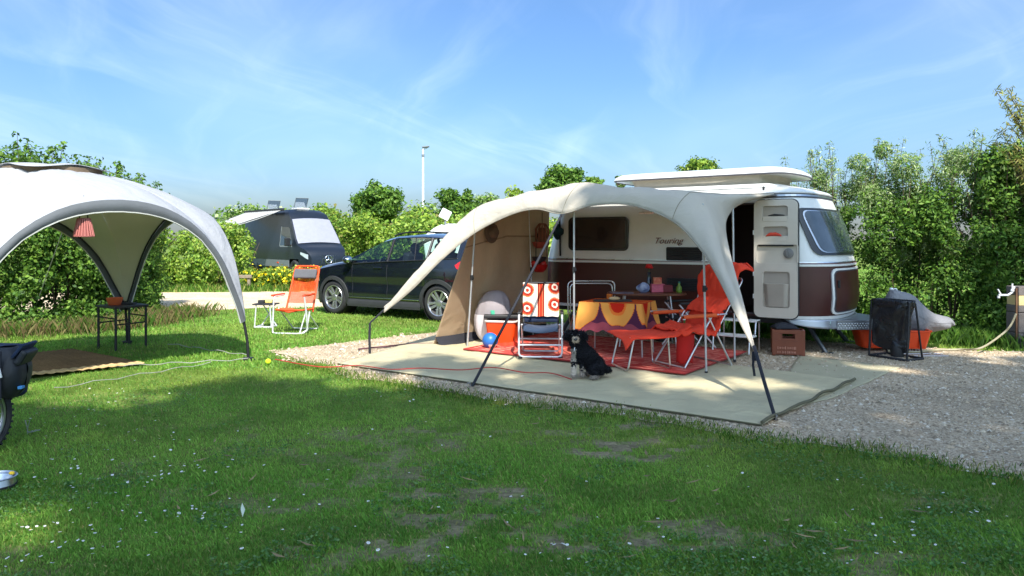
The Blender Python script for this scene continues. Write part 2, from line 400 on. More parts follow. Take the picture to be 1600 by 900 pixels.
def speckle(name, cols, s1, s2, bump=.8):
    m = bpy.data.materials.new(name); m.use_nodes = True; nt = m.node_tree; n = nt.nodes; l = nt.links; b = n['Principled BSDF']
    b.inputs['Roughness'].default_value = .92; b.inputs['Specular IOR Level'].default_value = .15
    t = n.new('ShaderNodeTexCoord'); vo = n.new('ShaderNodeTexVoronoi'); vo.inputs['Scale'].default_value = s1; l.new(t.outputs['Object'], vo.inputs['Vector'])
    cr = n.new('ShaderNodeValToRGB'); cr.color_ramp.interpolation = 'LINEAR'
    while len(cr.color_ramp.elements) < len(cols): cr.color_ramp.elements.new(.5)
    for i, c in enumerate(cols): cr.color_ramp.elements[i].position = i / (len(cols) - 1); cr.color_ramp.elements[i].color = (*c, 1)
    sp = n.new('ShaderNodeSeparateColor'); l.new(vo.outputs['Color'], sp.inputs[0]); l.new(sp.outputs[0], cr.inputs[0])
    z = n.new('ShaderNodeTexNoise'); z.inputs['Scale'].default_value = s2; z.inputs['Detail'].default_value = 6; l.new(t.outputs['Object'], z.inputs['Vector'])
    r = n.new('ShaderNodeMapRange'); r.inputs[1].default_value = .3; r.inputs[2].default_value = .7; r.inputs[3].default_value = .78; r.inputs[4].default_value = 1.15; l.new(z.outputs[0], r.inputs[0])
    x = n.new('ShaderNodeVectorMath'); x.operation = 'SCALE'; l.new(cr.outputs[0], x.inputs[0]); l.new(r.outputs[0], x.inputs['Scale']); l.new(x.outputs[0], b.inputs['Base Color'])
    bp = n.new('ShaderNodeBump'); bp.inputs['Strength'].default_value = bump; bp.inputs['Distance'].default_value = .012
    l.new(vo.outputs['Distance'], bp.inputs['Height']); l.new(bp.outputs[0], b.inputs['Normal']); return m
GRAVEL = speckle('gravel', [rgb(140, 122, 99), rgb(188, 168, 140), rgb(206, 188, 162), rgb(168, 150, 124)], 70, 1.6)
sheet('gravel_pad', ragged(PAD, .12, .16, 3), .006, GRAVEL)
sheet('gravel_path', ragged(PATH, .5, .25, 8), .006, speckle('path_gravel', [rgb(186, 164, 132), rgb(206, 186, 156), rgb(216, 198, 170)], 30, 1.2))
# loose pebbles lying on the pad
n = 60000
px_ = rng.uniform(-3.5, 8, n); py_ = rng.uniform(4.2, 12.5, n)
dens = np.clip(1.25 - (py_ - 4.5) / 9, .25, 1); k = pad_mask(px_, py_, .2) & (rng.random(n) < dens) & (np.abs(px_ / py_) < .74)
px_, py_ = px_[k], py_[k]; n = len(px_)
oc = np.array([[1, 0, 0], [0, 1, 0], [-1, 0, 0], [0, -1, 0], [0, 0, 1]], float)
of = np.array([[0, 1, 4], [1, 2, 4], [2, 3, 4], [3, 0, 4]])
sz = np.clip(rng.lognormal(-4.75, .42, n), .004, .024) * (1 + .06 * (py_ - 5)); ang = rng.uniform(0, 6.28, n)
loc = oc[None] * (sz[:, None, None] * np.stack([rng.uniform(.7, 1.5, n), rng.uniform(.6, 1.1, n), rng.uniform(.5, 1.0, n)], 1)[:, None, :]) * rng.uniform(.75, 1.25, (n, 5, 1))
ca, sa = np.cos(ang)[:, None], np.sin(ang)[:, None]
vv = np.stack([loc[..., 0] * ca - loc[..., 1] * sa + px_[:, None], loc[..., 0] * sa + loc[..., 1] * ca + py_[:, None], loc[..., 2] + .008], 2)
ff = (of[None] + (np.arange(n) * 5)[:, None, None])
pc = np.array([rgb(172, 154, 128), rgb(202, 186, 160), rgb(146, 130, 108), rgb(188, 168, 140), rgb(210, 198, 178)])[rng.integers(0, 5, n)] * rng.uniform(.8, 1.1, (n, 1))
tag(rawmesh('gravel', vv.reshape(-1, 3), ff.ravel(), 3, STONE, tint=np.repeat(pc, 4, 0)), 'small grey and beige pebbles lying loose on the gravel pitch', 'gravel', kind='stuff')

# ------------------------------------------------------------------ grass
SHEET_POLY = []   # filled from the groundsheet, the mat and other covers below
COVER = [
    [tuple(G(a, b)[:2]) for a, b in ((530, 571), (860, 614), (1190, 669), (1338, 598), (1408, 575), (1150, 530), (700, 530))],
    [tuple(G(a, b)[:2]) for a, b in ((0, 601), (40, 596), (212, 571), (110, 551), (40, 556), (-60, 580))],
]
def blades(n, d0, d1, h0, h1, w0, w1, seed):
    r = np.random.default_rng(seed)
    # density falls with distance so that a blade takes about the same share of the picture everywhere
    d = np.exp(r.uniform(math.log(d0), math.log(d1), n)); x = r.uniform(-.76, .76, n) * d + r.normal(0, .1, n)
    keep = ~pad_mask(x, d, .22) & ~path_mask(x, d)
    for c in COVER: keep &= ~inpoly(x, d, c)
    bb = bare(x, d); keep &= r.random(n) > bb * 1.15
    # loose tufts creeping over the pad's edge
    x, d, bb = x[keep], d[keep], bb[keep]; n = len(x)
    cl = fbm(x * 3, d * 3, 41); big = fbm(x * .7, d * .7, 43)
    h = r.uniform(h0, h1, n) * (.55 + .9 * cl) * (1 - .5 * bb); w = r.uniform(w0, w1, n)
    a = r.uniform(0, 6.283, n); lean = r.uniform(.15, .95, n) * h
    ux, uy = np.cos(a), np.sin(a); la = a + r.uniform(-.9, .9, n) + 1.57; lx, ly = np.cos(la) * lean, np.sin(la) * lean
    z0 = np.zeros(n) - .002
    b0 = np.stack([x - ux * w / 2, d - uy * w / 2, z0], 1); b1 = np.stack([x + ux * w / 2, d + uy * w / 2, z0], 1)
    m1 = np.stack([x + ux * w * .36 + lx * .45, d + uy * w * .36 + ly * .45, h * .68], 1)
    t = np.stack([x + lx, d + ly, h], 1)
    vs = np.stack([b0, b1, m1, t], 1).reshape(-1, 3); fs = (np.arange(n) * 4)[:, None] + np.array([0, 1, 2, 3])[None]
    c0 = np.array(rgb(104, 160, 58)); c1 = np.array(rgb(156, 192, 84)); c2 = np.array(rgb(168, 162, 100)); c3 = np.array(rgb(66, 110, 44))
    f = np.clip(r.normal(.45, .28, n) + (big - .5) * 1.2, 0, 1)[:, None]
    c = c0 * (1 - f) + c1 * f
    yel = np.clip((fbm(x * .55 + 20, d * .9, 49) - .45) * 3, 0, 1)[:, None]; c = c * (1 - .45 * yel) + np.array(rgb(160, 158, 72)) * .45 * yel
    h *= 1
    q = fbm(x * 1.6 + 9, d * 1.6, 47); c = np.where((q > .58)[:, None], c * .6 + c3 * .4, c)
    dry = (r.random(n) < .05 + .12 * np.clip(bb * 3, 0, 1))[:, None]; c = np.where(dry, c2, c) * r.uniform(.75, 1.15, (n, 1))
    return vs, fs, c
parts = [blades(310000, 2.9, 9.5, .009, .031, .0035, .007, 1), blades(150000, 8.5, 17, .02, .042, .009, .016, 2), blades(45000, 17, 40, .05, .09, .03, .05, 3)]
o = 0; vs_, fs_, cs_ = [], [], []
for a, b_, c in parts: vs_.append(a); fs_.append(b_ + o); cs_.append(c); o += len(a)
tag(rawmesh('lawn_grass', np.concatenate(vs_), np.concatenate(fs_).ravel(), 4, GRASS, tint=np.concatenate(cs_)), 'short mown camping lawn grass with worn patches', 'grass', kind='stuff')

def tufts(name, label, pts, n, h0, h1, spread, cols, seed, w=.012):
    r = np.random.default_rng(seed); p = np.array([tuple(q)[:2] for q in pts]); m = len(p)
    i = r.integers(0, m, n); x = p[i, 0] + r.normal(0, spread, n); y = p[i, 1] + r.normal(0, spread, n)
    h = r.uniform(h0, h1, n); a = r.uniform(0, 6.283, n); l = h * r.uniform(.1, .7, n); la = r.uniform(0, 6.283, n)
    ux, uy = np.cos(a) * w / 2, np.sin(a) * w / 2; lx, ly = np.cos(la) * l, np.sin(la) * l; z = np.zeros(n)
    v = np.stack([np.stack([x - ux, y - uy, z], 1), np.stack([x + ux, y + uy, z], 1), np.stack([x + ux * .7 + lx * .4, y + uy * .7 + ly * .4, h * .65], 1), np.stack([x + lx, y + ly, h], 1)], 1)
    c = np.array(cols)[r.integers(0, len(cols), n)] * r.uniform(.7, 1.2, (n, 1))
    return tag(rawmesh(name, v.reshape(-1, 3), np.arange(4 * n), 4, GRASS, tint=c), label, 'grass', kind='stuff')
def along(pts, step):
    out = []
    for a, b in zip(pts[:-1], pts[1:]):
        a = V(a); b = V(b); k = max(1, int((b - a).length / step)); out += [a.lerp(b, i / k) for i in range(k)]
    return out
GC = [rgb(84, 122, 36), rgb(118, 146, 52), rgb(66, 104, 34), rgb(150, 150, 80)]
tufts('long_grass', 'long unmown grass and weeds along the foot of the hedge on the left', along([(-11.5, 9.9), (-8.2, 11.35), (-7.0, 12.2), (-6.5, 13.0), (-6.55, 15.0)], .1), 8000, .06, .26, .30, [rgb(70, 104, 34), rgb(96, 120, 48), rgb(140, 130, 84), rgb(120, 104, 70)], 5, .009)
tufts('long_grass', 'long grass at the foot of the willow hedge behind the caravan', along([(4.0, 12.2), (5.3, 11.5), (6.6, 10.75), (7.3, 10.2), (8.5, 9.4)], .1), 9000, .05, .26, .26, [rgb(70, 108, 34), rgb(96, 128, 48), rgb(60, 92, 34)], 6, .009)
tufts('long_grass', 'rough grass verge along the far side of the gravel path', along([(-10, 21.7), (-2, 22.6), (6, 23.6)], .2), 5000, .08, .25, .35, GC, 7, .02)
tufts('long_grass', 'ragged grass creeping over the edge of the gravel beside the lawn', along([tuple(p) + (0,) for p in PAD[1:19]], .05), 7000, .02, .055, .13, GC, 8, .006)
# clover and broad weeds among the blades
r = np.random.default_rng(17); n = 60000; d = np.exp(r.uniform(math.log(3.0), math.log(9.5), n)); x = r.uniform(-.76, .76, n) * d
k = (fbm(x * 1.7 + 5, d * 1.7, 27) > .55) & ~pad_mask(x, d, .2) & (bare(x, d) < .4)
for c in COVER: k &= ~inpoly(x, d, c)
x, d = x[k], d[k]; n = len(x); s = r.uniform(.004, .010, n); z = r.uniform(.012, .036, n); a = r.uniform(0, 6.283, n); tl = r.normal(0, .35, (n, 2))
q = np.stack([np.stack([x + s * np.cos(a + o) * w, d + s * np.sin(a + o) * w, z + s * (tl[:, 0] * np.cos(a + o) + tl[:, 1] * np.sin(a + o))], 1) for o, w in ((0, 1.2), (1.57, .9), (3.14, 1.2), (4.71, .9))], 1)
cc = np.array([rgb(84, 128, 60), rgb(104, 146, 78), rgb(70, 112, 50), rgb(120, 150, 90)])[r.integers(0, 4, n)] * r.uniform(.8, 1.2, (n, 1))
tag(rawmesh('clover', q.reshape(-1, 3), np.arange(4 * n), 4, GRASS, tint=cc), 'patches of clover and small broad weeds growing in the lawn', 'clover', kind='stuff')
# white daisies dotted in clusters over the lawn
r = np.random.default_rng(9); cpx = [(70, 640), (120, 660), (180, 625), (110, 730), (160, 745), (270, 730), (200, 775), (240, 690), (60, 830), (140, 850), (290, 800), (320, 730), (40, 880), (90, 760), (830, 850), (1500, 790), (1460, 810), (1330, 840), (1010, 830), (860, 880), (1060, 650), (700, 700), (1350, 880)]
vs, fs, cs = [], [], []
def disc(x, y, z, rad, col, nn=6):
    o = len(vs); t = r.uniform(-.35, .35, 2)
    for q in range(nn):
        a = q * 6.283 / nn; vs.append((x + rad * math.cos(a), y + rad * math.sin(a), z + rad * (t[0] * math.cos(a) + t[1] * math.sin(a))))
    for q in range(1, nn - 1): fs.extend((o, o + q, o + q + 1)); cs.append(col)
fl = []
for a, b in cpx:
    for q in range(9 if a < 400 else 5): fl.append((a + r.normal(0, 34), b + r.normal(0, 13)))
for q in range(95): fl.append((r.uniform(0, 800) ** 1.0, r.uniform(600, 895)))
for q in range(40): fl.append((r.uniform(800, 1600), r.uniform(720, 895)))
for a, b in fl:
    if b < 585: continue
    p = G(a, b)
    if pad_mask(np.array([p.x]), np.array([p.y]))[0]: continue
    z = r.uniform(.02, .042); s = r.uniform(.005, .0105)
    disc(p.x, p.y, z, s, (.72, .72, .70)); disc(p.x, p.y, z + .0025, s * .33, (.7, .5, .05), 5)
tag(rawmesh('daisies', vs, fs, 3, attr_mat('petal', .7), tint=cs), 'small white daisies in clusters over the front lawn', 'daisies', kind='stuff')
# twigs and dead leaves on the lawn
vs, fs, cs = [], [], []
for q in range(70):
    p = G(r.uniform(250, 1550), r.uniform(640, 890))
    if pad_mask(np.array([p.x]), np.array([p.y]))[0]: continue
    a = r.uniform(0, 6.28); l = r.uniform(.02, .07); w = r.uniform(.003, .012); u = V((math.cos(a), math.sin(a), 0)); t = V((-u.y, u.x, 0)); z = V((0, 0, .035)); o = len(vs)
    vs += [p + z - u * l, p + z + t * w, p + z + u * l + V((0, 0, .012)), p + z - t * w]; fs += [o, o + 1, o + 2, o + 3]; cs.append(np.array(rgb(150, 130, 92)) * r.uniform(.5, 1.2))
tag(rawmesh('fallen_leaves', vs, fs, 4, MATS['petal'], tint=cs), 'scattered dry leaves and twigs on the lawn', 'leaves', kind='stuff')
p = G(379, 817); mb = MB()
for sgn in (-1, 1):
    mb.add([p + V((0, 0, .03)), p + V((.012 * sgn, .004, .07)), p + V((-.006, .01, .105))], [(0, 1, 2)])
tag(mb.build('pale_leaf', mat('pale_leaf', (.62, .66, .56), .6)), 'single pale leaf standing upright in the lawn', 'leaf')
# ------------------------------------------------------------------ vegetation
def leafmesh(p, out, smin, smax, aspect, cols, r, colw=None, droop=.2, upn=.35, jit=.9):
    """diamond leaves at points p, facing roughly along out"""
    n = len(p); nrm = out + r.normal(0, jit, (n, 3)) + np.array([0, 0, upn]); nrm /= np.linalg.norm(nrm, axis=1, keepdims=True) + 1e-9
    a = r.normal(0, 1, (n, 3)); a[:, 2] -= droop; a += out * .6; a -= nrm * (a * nrm).sum(1, keepdims=True); a /= np.linalg.norm(a, axis=1, keepdims=True) + 1e-9
    b = np.cross(nrm, a); l = r.uniform(smin, smax, n)[:, None]; w = l * aspect * r.uniform(.8, 1.2, (n, 1)) / 2; fold = nrm * w * .35
    v = np.stack([p - a * l * .5, p + b * w + fold - a * l * .05, p + a * l * .5 - nrm * l * .08, p - b * w + fold - a * l * .05], 1)
    cols = np.array(cols); k = r.choice(len(cols), n, p=colw) if colw is not None else r.integers(0, len(cols), n)
    return v.reshape(-1, 3), cols[k] * r.uniform(.78, 1.22, (n, 1))
def emit(name, chunks, m, parent, kind=None):
    v = np.concatenate([c[0] for c in chunks]); t = np.concatenate([c[1] for c in chunks])
    return rawmesh(name, v, np.arange(len(v)), 4, m, parent, t, kind)
def clump_points(centers, radii, n, r, shell=.55):
    k = r.choice(len(centers), n, p=(radii ** 2) / (radii ** 2).sum()); d = r.normal(0, 1, (n, 3)); d /= np.linalg.norm(d, axis=1, keepdims=True)
    rad = radii[k] * (shell + (1 - shell) * r.random(n)) * (1 + .25 * r.normal(0, 1, n)); return centers[k] + d * rad[:, None] * np.array([1, 1, .8]), d
SUN = np.array(sv)

def hedge(name, label, cat, path, height, depth, n, smin, smax, aspect, cols, seed, side=None, clump=.30, shoots=0, shoot_h=(.4, .9), shoot_cols=None, nclump=None, base=.05, shaspect=None, group=None, lumpy=.25):
    """path: polyline of the hedge's near foot; height(s): crest along it; the bulk lies on its far side"""
    r = np.random.default_rng(seed); pts = [V((a, b, 0)) for a, b in path]; seg = [(pts[i + 1] - pts[i]).length for i in range(len(pts) - 1)]; tot = sum(seg)
    def at(s):
        d = s * tot
        for i, l in enumerate(seg):
            if d <= l or i == len(seg) - 1:
                t = (pts[i + 1] - pts[i]).normalized(); return pts[i].lerp(pts[i + 1], d / l), V((-t.y, t.x, 0))
            d -= l
    t0 = thing(name, label, cat, pts[0], 0, group); org = np.array(pts[0]); K = nclump or int(tot * 16)
    c, rad, o = [], [], []
    for k in range(K):
        s = r.random(); q, nn = at(s)
        if nn.y < 0: nn = -nn
        if side is not None: nn = V(side)
        h = height(s) * (1 - lumpy * .5 + lumpy * sfbm(q.x * 1.3, q.y * 1.3, seed)); u = r.random() ** 1.25
        z = base + (h - base) * r.random() ** 1.05; top = z / h
        c.append(np.array(q + nn * (depth * u * (1 - .25 * top) + .22 * top)) + np.array([0, 0, z])); rad.append(clump * r.uniform(.6, 1.35)); o.append(-np.array(nn) * (1 - u) + np.array([0, 0, top ** 3 * 1.2]))
    c = np.array(c) - org; rad = np.array(rad); o = np.array(o)
    k = r.choice(K, n, p=rad ** 2 / (rad ** 2).sum()); d = r.normal(0, 1, (n, 3)); d /= np.linalg.norm(d, axis=1, keepdims=True)
    p = c[k] + d * (rad[k] * (.45 + .55 * r.random(n)))[:, None]; p[:, 2] = np.abs(p[:, 2])
    ch = [leafmesh(p, d * .8 + o[k] * .5, smin, smax, aspect, cols, r)]
    # shoots that stand above the crest
    sm = MB()
    for q in range(shoots):
        s = r.random(); a, nn = at(s)
        if nn.y < 0: nn = -nn
        if side is not None: nn = V(side)
        h = height(s) * .88; bpt = a + nn * depth * r.uniform(.05, .7) + V((0, 0, h * .75)) - pts[0]; H = h * .25 + r.uniform(*shoot_h)
        tip = bpt + V((r.normal(0, .16) * H, r.normal(0, .12) * H, H)); mid = bpt.lerp(tip, .55) + V((r.normal(0, .05), r.normal(0, .05), 0))
        cv = catmull([bpt, mid, tip], 7); sm.tube(cv, [.009 - .001 * i for i in range(7)], 4, caps=False)
        m = int(H * 62); ts = r.random(m) ** .85 * .98 + .02
        pp = np.array([np.array(cv[0].lerp(cv[-1], 0) if False else cv[min(int(t * 6), 5)].lerp(cv[min(int(t * 6), 5) + 1], t * 6 - min(int(t * 6), 5))) for t in ts])
        ang = r.uniform(0, 6.283, m); od = np.stack([np.cos(ang), np.sin(ang), np.full(m, .45)], 1); wid = (.15 * (1 - ts * .65) + .02)[:, None]
        ch.append(leafmesh(pp + od * wid * r.uniform(.3, 1.1, (m, 1)), od, smin * 1.0, smax * 1.05, shaspect or aspect, shoot_cols or cols, r, jit=.5))
    emit('foliage', ch, LEAF, t0)
    st = MB()
    for q in range(int(tot * 5)):
        a, nn = at(r.random())
        if nn.y < 0: nn = -nn
        if side is not None: nn = V(side)
        g0 = a + nn * depth * r.uniform(.3, .8) - pts[0]; hh = height(.5) * r.uniform(.55, .85)
        st.tube(catmull([g0, g0 + V((r.normal(0, .12), r.normal(0, .12), hh * .5)), g0 + V((r.normal(0, .3), r.normal(0, .3), hh))], 5), [.022, .018, .014, .01, .006], 5, caps=False)
    st.build('stems', MT['twig'], t0, smooth=60)['kind'] = 'stuff'
    if shoots: sm.build('shoot_stems', MT['twig'], t0, smooth=60)['kind'] = 'stuff'
    return t0

def tree(name, label, loc, H, rx, rz, cbase, n, leaf, cols, seed, aspect=.6, group=None, trunk_r=None, lop=0, cat='tree', nclump=None, crs=.36):
    r = np.random.default_rng(seed); t0 = thing(name, label, cat, loc, 0, group); tr = trunk_r or H * .028
    cz = cbase + rz; K = nclump or 46; c, rad = [], []
    for k in range(K):
        d = r.normal(0, 1, 3); d /= np.linalg.norm(d); q = r.uniform(.35, .86) ; s = 1 + lop * math.sin(2.3 * math.atan2(d[1], d[0]) + seed)
        c.append(np.array([d[0] * rx * q * s, d[1] * rx * q * s, cz + d[2] * rz * q])); rad.append(rx * crs * r.uniform(.55, 1.1))
    c = np.array(c); rad = np.array(rad); p, d = clump_points(c, rad, n, r); ctr = np.array([0, 0, cz]); o = (p - ctr); o /= np.linalg.norm(o, axis=1, keepdims=True) + 1e-6
    emit('crown', [leafmesh(p, d * .8 + o * .6, leaf * .7, leaf * 1.3, aspect, cols, r)], LEAF, t0)
    m = MB(); top = V((r.normal(0, .06) * rx, r.normal(0, .06) * rx, cz)); m.tube(catmull([V((0, 0, -.05)), V((r.normal(0, .04), r.normal(0, .04), cz * .5)), top], 8), [tr * (1.25 - .1 * i) for i in range(8)], 9)
    for k in range(min(16, K)):
        e = V(c[k]); s = V((0, 0, cbase * r.uniform(.6, 1.0) + rz * .2)); m.tube(catmull([s, s.lerp(e, .5) + V((0, 0, .1 * rz)), e], 6), [tr * .5 * (1 - .14 * i) for i in range(6)], 6, caps=False)
    m.build('trunk', MT['twig'], t0, smooth=60); return t0

DG = [rgb(72, 108, 40), rgb(90, 126, 48), rgb(58, 92, 36), rgb(110, 140, 60)]
MG = [rgb(100, 138, 48), rgb(122, 156, 60), rgb(84, 120, 44), rgb(142, 168, 76)]
YG = [rgb(136, 164, 54), rgb(154, 176, 66), rgb(114, 146, 48), rgb(170, 184, 86)]
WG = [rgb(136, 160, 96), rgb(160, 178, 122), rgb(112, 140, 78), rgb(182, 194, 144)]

hedge('leafy_hedge', 'tall dark green hedge with leafy shoots behind the white domed shelter', 'hedge',
      [(-10.4, 10.3), (-9.4, 11.0), (-8.1, 12.0), (-7.35, 13.2), (-7.3, 14.6), (-7.5, 16.0)], lambda s: min(3.05, 3.5 - 1.25 * s), 1.7, 98000, .042, .098, .60, DG + MG[:2], 11,
      side=(-.75, .66, 0), clump=.27, shoots=120, shoot_h=(.2, .75), nclump=460)
hedge('clipped_hedge', 'bright green rounded hedge beside the dark camper van, beyond the path', 'hedge', [(-15, 22.8), (-11, 23.0), (-8.25, 23.3)], lambda s: 1.72, 1.6, 26000, .07, .14, .6, YG + MG, 12, clump=.32, shoots=8, shoot_h=(.1, .3))
hedge('boundary_hedge', 'long sunlit yellow-green hedge behind the black car', 'hedge', [(-8.2, 33), (-3, 30.5), (3, 28.5), (9, 27.5)], lambda s: 2.25 - .3 * s, 2.6, 36000, .11, .22, .6, YG + MG, 13, clump=.5, shoots=26, shoot_h=(.1, .5), lumpy=.4)
hedge('wild_shrubs', 'loose shrubs of mixed green rising behind the long hedge and the lamp post', 'shrubs', [(-12.5, 42), (-5, 39), (2, 37)], lambda s: 2.7 - .35 * s, 3.0, 24000, .16, .32, .6, MG + YG[:2] + [rgb(120, 116, 60)], 14, clump=.8, shoots=10, shoot_h=(.2, .6), lumpy=.5)
# flowering bush between path and van
def flower_bush():
    r = np.random.default_rng(15); t0 = thing('flowering_bush', 'low bush full of yellow flowers in front of the dark camper van', 'bush', (-6.8, 22.9, 0))
    n = 11000; K = 46; c = np.stack([r.uniform(-1.5, 1.9, K), r.uniform(-.5, .5, K), r.uniform(.12, .52, K) * (1 - .0 * r.random(K))], 1); rad = r.uniform(.18, .3, K)
    p, d = clump_points(c, rad, n, r); p[:, 2] = np.abs(p[:, 2])
    emit('foliage', [leafmesh(p, d, .05, .1, .6, YG + MG[:2], r)], LEAF, t0)
    p, d = clump_points(c, rad * 1.08, 900, r, .9); k = (p[:, 2] > .05); p, d = p[k], d[k]
    emit('flowers', [leafmesh(p, d, .07, .11, 1.0, [rgb(246, 214, 20), rgb(238, 196, 10), rgb(250, 226, 60)], r, jit=.5)], MATS['petal'], t0, kind='stuff')
flower_bush()
# far trees
tree('round_tree', 'low rounded green tree just right of the dark van\'s roof', (-11.9, 46, 0), 3.9, 1.75, 1.45, .9, 9000, .2, YG + MG, 21)
tree('broad_tree', 'bushy dark green tree standing alone against the sky left of the lamp post', (-9.4, 50.5, 0), 5.9, 1.95, 1.75, 2.2, 9000, .24, DG + MG[:2], 22, lop=.12)
tree('broad_tree', 'dark green tree with a pointed top beside the white satellite dish', (-3.3, 46, 0), 5.3, 1.35, 1.9, 1.5, 8000, .22, DG + MG[:2], 23, lop=.2)
tree('broad_tree', 'pale loose tree peeking over the left end of the awning', (-1.6, 52, 0), 5.2, 1.5, 1.6, 1.9, 5000, .2, WG + MG, 24, lop=.15)
tree('broad_tree', 'wide dark green tree rising behind the peak of the awning', (2.75, 40, 0), 5.75, 1.35, 1.25, 3.2, 7500, .2, DG + MG[:2], 25, lop=.2)
tree('broad_tree', 'small green tree top between the awning peak and the raised roof', (4.6, 41, 0), 5.1, .62, .6, 3.9, 2200, .18, MG, 26)
tree('broad_tree', 'flat olive tree top showing above the raised caravan roof', (8.8, 34.5, 0), 5.4, 1.15, .75, 3.9, 5200, .16, YG + DG, 27, lop=.1)
tree('slim_tree', 'thin pale sapling poking up left of the raised roof', (4.0, 27.5, 0), 4.5, .22, .75, 2.9, 260, .16, WG + MG, 28, nclump=10)
tree('slim_tree', 'sparse yellow-green sapling tips above the left shoulder of the awning', (.1, 30, 0), 3.9, .65, .6, 2.6, 420, .16, YG, 29, nclump=12)
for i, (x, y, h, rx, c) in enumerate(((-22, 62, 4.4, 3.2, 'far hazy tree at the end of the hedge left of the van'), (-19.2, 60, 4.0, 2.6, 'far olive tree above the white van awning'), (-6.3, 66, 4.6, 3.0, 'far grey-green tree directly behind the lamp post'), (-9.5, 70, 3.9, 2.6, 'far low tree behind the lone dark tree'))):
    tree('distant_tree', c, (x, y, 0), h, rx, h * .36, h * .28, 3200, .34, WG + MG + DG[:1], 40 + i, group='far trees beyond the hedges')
# right: willow hedge behind the caravan
hedge('dense_hedge', 'dense dark green hedge right behind the caravan and the covered bicycle', 'hedge', [(3.2, 14.6), (5.2, 12.75), (6.7, 11.75), (8.0, 10.6), (9.6, 9.0)], lambda s: 2.3 + .15 * s, 1.8, 110000, .040, .092, .46, DG + MG[:3], 31, side=(.6, .8, 0), clump=.26, shoots=14, shoot_h=(.1, .5), nclump=480)
hedge('willow_shrub', 'pale narrow-leaved willow shrubs with long upright shoots above the right hedge', 'shrub', [(4.9, 13.2), (6.2, 12.4), (7.9, 11.2)], lambda s: 2.55 + .35 * math.sin(s * 3.1), 1.2, 44000, .04, .10, .24, WG + MG[:2], 32, side=(.6, .8, 0), clump=.24, shoots=92, shoot_h=(.1, .8), shoot_cols=WG + MG[:1], base=1.2, shaspect=.22)
hedge('hazel_shrub', 'broad-leaved bright green shrub in the right hedge beside the tap post', 'shrub', [(7.25, 11.6), (8.6, 10.5)], lambda s: 2.9, 1.1, 18000, .05, .105, .58, MG + DG[:2], 33, side=(.6, .8, 0), clump=.26, shoots=16, shoot_h=(.1, .45), base=.4)
def leaning_willow():
    r = np.random.default_rng(34); t0 = thing('leaning_willow', 'tall yellowish willow leaning in at the edge above the right hedge', 'tree', (8.12, 11.2, 0)); m = MB(); ch = []
    m.tube(catmull([V((0, 0, 0)), V((.0, .05, 1.5)), V((-.1, .1, 2.8))], 6), [.07, .065, .06, .055, .05, .04], 8)
    for q in range(46):
        s = V((-.06, .06, r.uniform(1.2, 2.8))); a = r.uniform(0, 6.283); l = r.uniform(.5, 1.5); e = s + V((math.cos(a) * l * .42 , math.sin(a) * l * .4, l * .85 + .1)); e.x = max(e.x, -.95)
        cv = catmull([s, s.lerp(e, .5) + V((0, 0, .1)), e], 7); m.tube(cv, [.016 - .002 * i for i in range(7)], 4, caps=False)
        k = int(l * 80); tt = r.uniform(.15, 1, k); pp = np.array([np.array(cv[min(int(t * 6), 5)].lerp(cv[min(int(t * 6), 5) + 1], t * 6 - min(int(t * 6), 5))) for t in tt])
        ang = r.uniform(0, 6.283, k); od = np.stack([np.cos(ang), np.sin(ang), np.full(k, .3)], 1)
        ch.append(leafmesh(pp + od * r.uniform(.02, .1, (k, 1)), od, .06, .13, .2, [rgb(150, 146, 74), rgb(168, 160, 92), rgb(130, 136, 66), rgb(146, 160, 96)], r))
    emit('crown', ch, LEAF, t0); m.build('trunk', MT['twig'], t0, smooth=60)
leaning_willow()
# trees standing behind the viewpoint: their shade falls over the near lawn
def shade_tree(label, loc, H, clumps, n, seed):
    r = np.random.default_rng(seed); t0 = thing('shade_tree', label, 'tree', loc, 0, 'trees behind the viewpoint'); o = np.array(loc)
    c = np.array([q[:3] for q in clumps]) - o; rad = np.array([q[3] for q in clumps]); p, d = clump_points(c, rad, n, r, .3)
    emit('crown', [leafmesh(p, d * .5, .20, .36, .62, MG, r, upn=.9)], LEAF, t0)
    m = MB(); m.tube(catmull([V((0, 0, -.05)), V((.1, 0, H * .4)), V((0, .1, H * .8))], 8), [.24 - .02 * i for i in range(8)], 10)
    for q in c[::24]:
        e = V(q); s = V((0, 0, H * .72)); m.tube(catmull([s, s.lerp(e, .5) + V((0, 0, .4)), e], 6), [.07, .06, .045, .03, .02, .012], 6, caps=False)
    m.build('trunk', MT['twig'], t0, smooth=60)
KS = 1 / math.tan(SUN_EL)
def shade_at(x, y, z):      # crown point whose shade falls on the ground at x, y
    return (x + SUN_AZ[0] * KS * z, y + SUN_AZ[1] * KS * z, z)
r = np.random.default_rng(50); left, right = [], []
EDGE = [(-7, 7.6), (-4.6, 7.2), (-3.2, 7.5), (-2, 8.0), (-.8, 8.1), (.5, 8.3), (1.6, 8.6), (3, 8.4), (4.2, 8.0), (5.2, 8.4), (7, 8.6)]
for q in range(820):
    x = r.uniform(-8.5, 8.5); far = interp(x, EDGE); y = r.uniform(.4, far)
    hole = False
    for (hx, hy, hr) in ((-3.05, 3.7, .40), (-4.3, 7.6, .6), (1.75, 7.4, .3), (2.5, 7.9, .3), (-1.3, 8.0, .3)):
        if (x - hx) ** 2 + ((y - hy) * .8) ** 2 < (hr + .35) ** 2: hole = True
    if hole: continue
    z = r.uniform(14.0, 17.0); (left if x < 0 else right).append((*shade_at(x, y, z), r.uniform(.42, .62)))
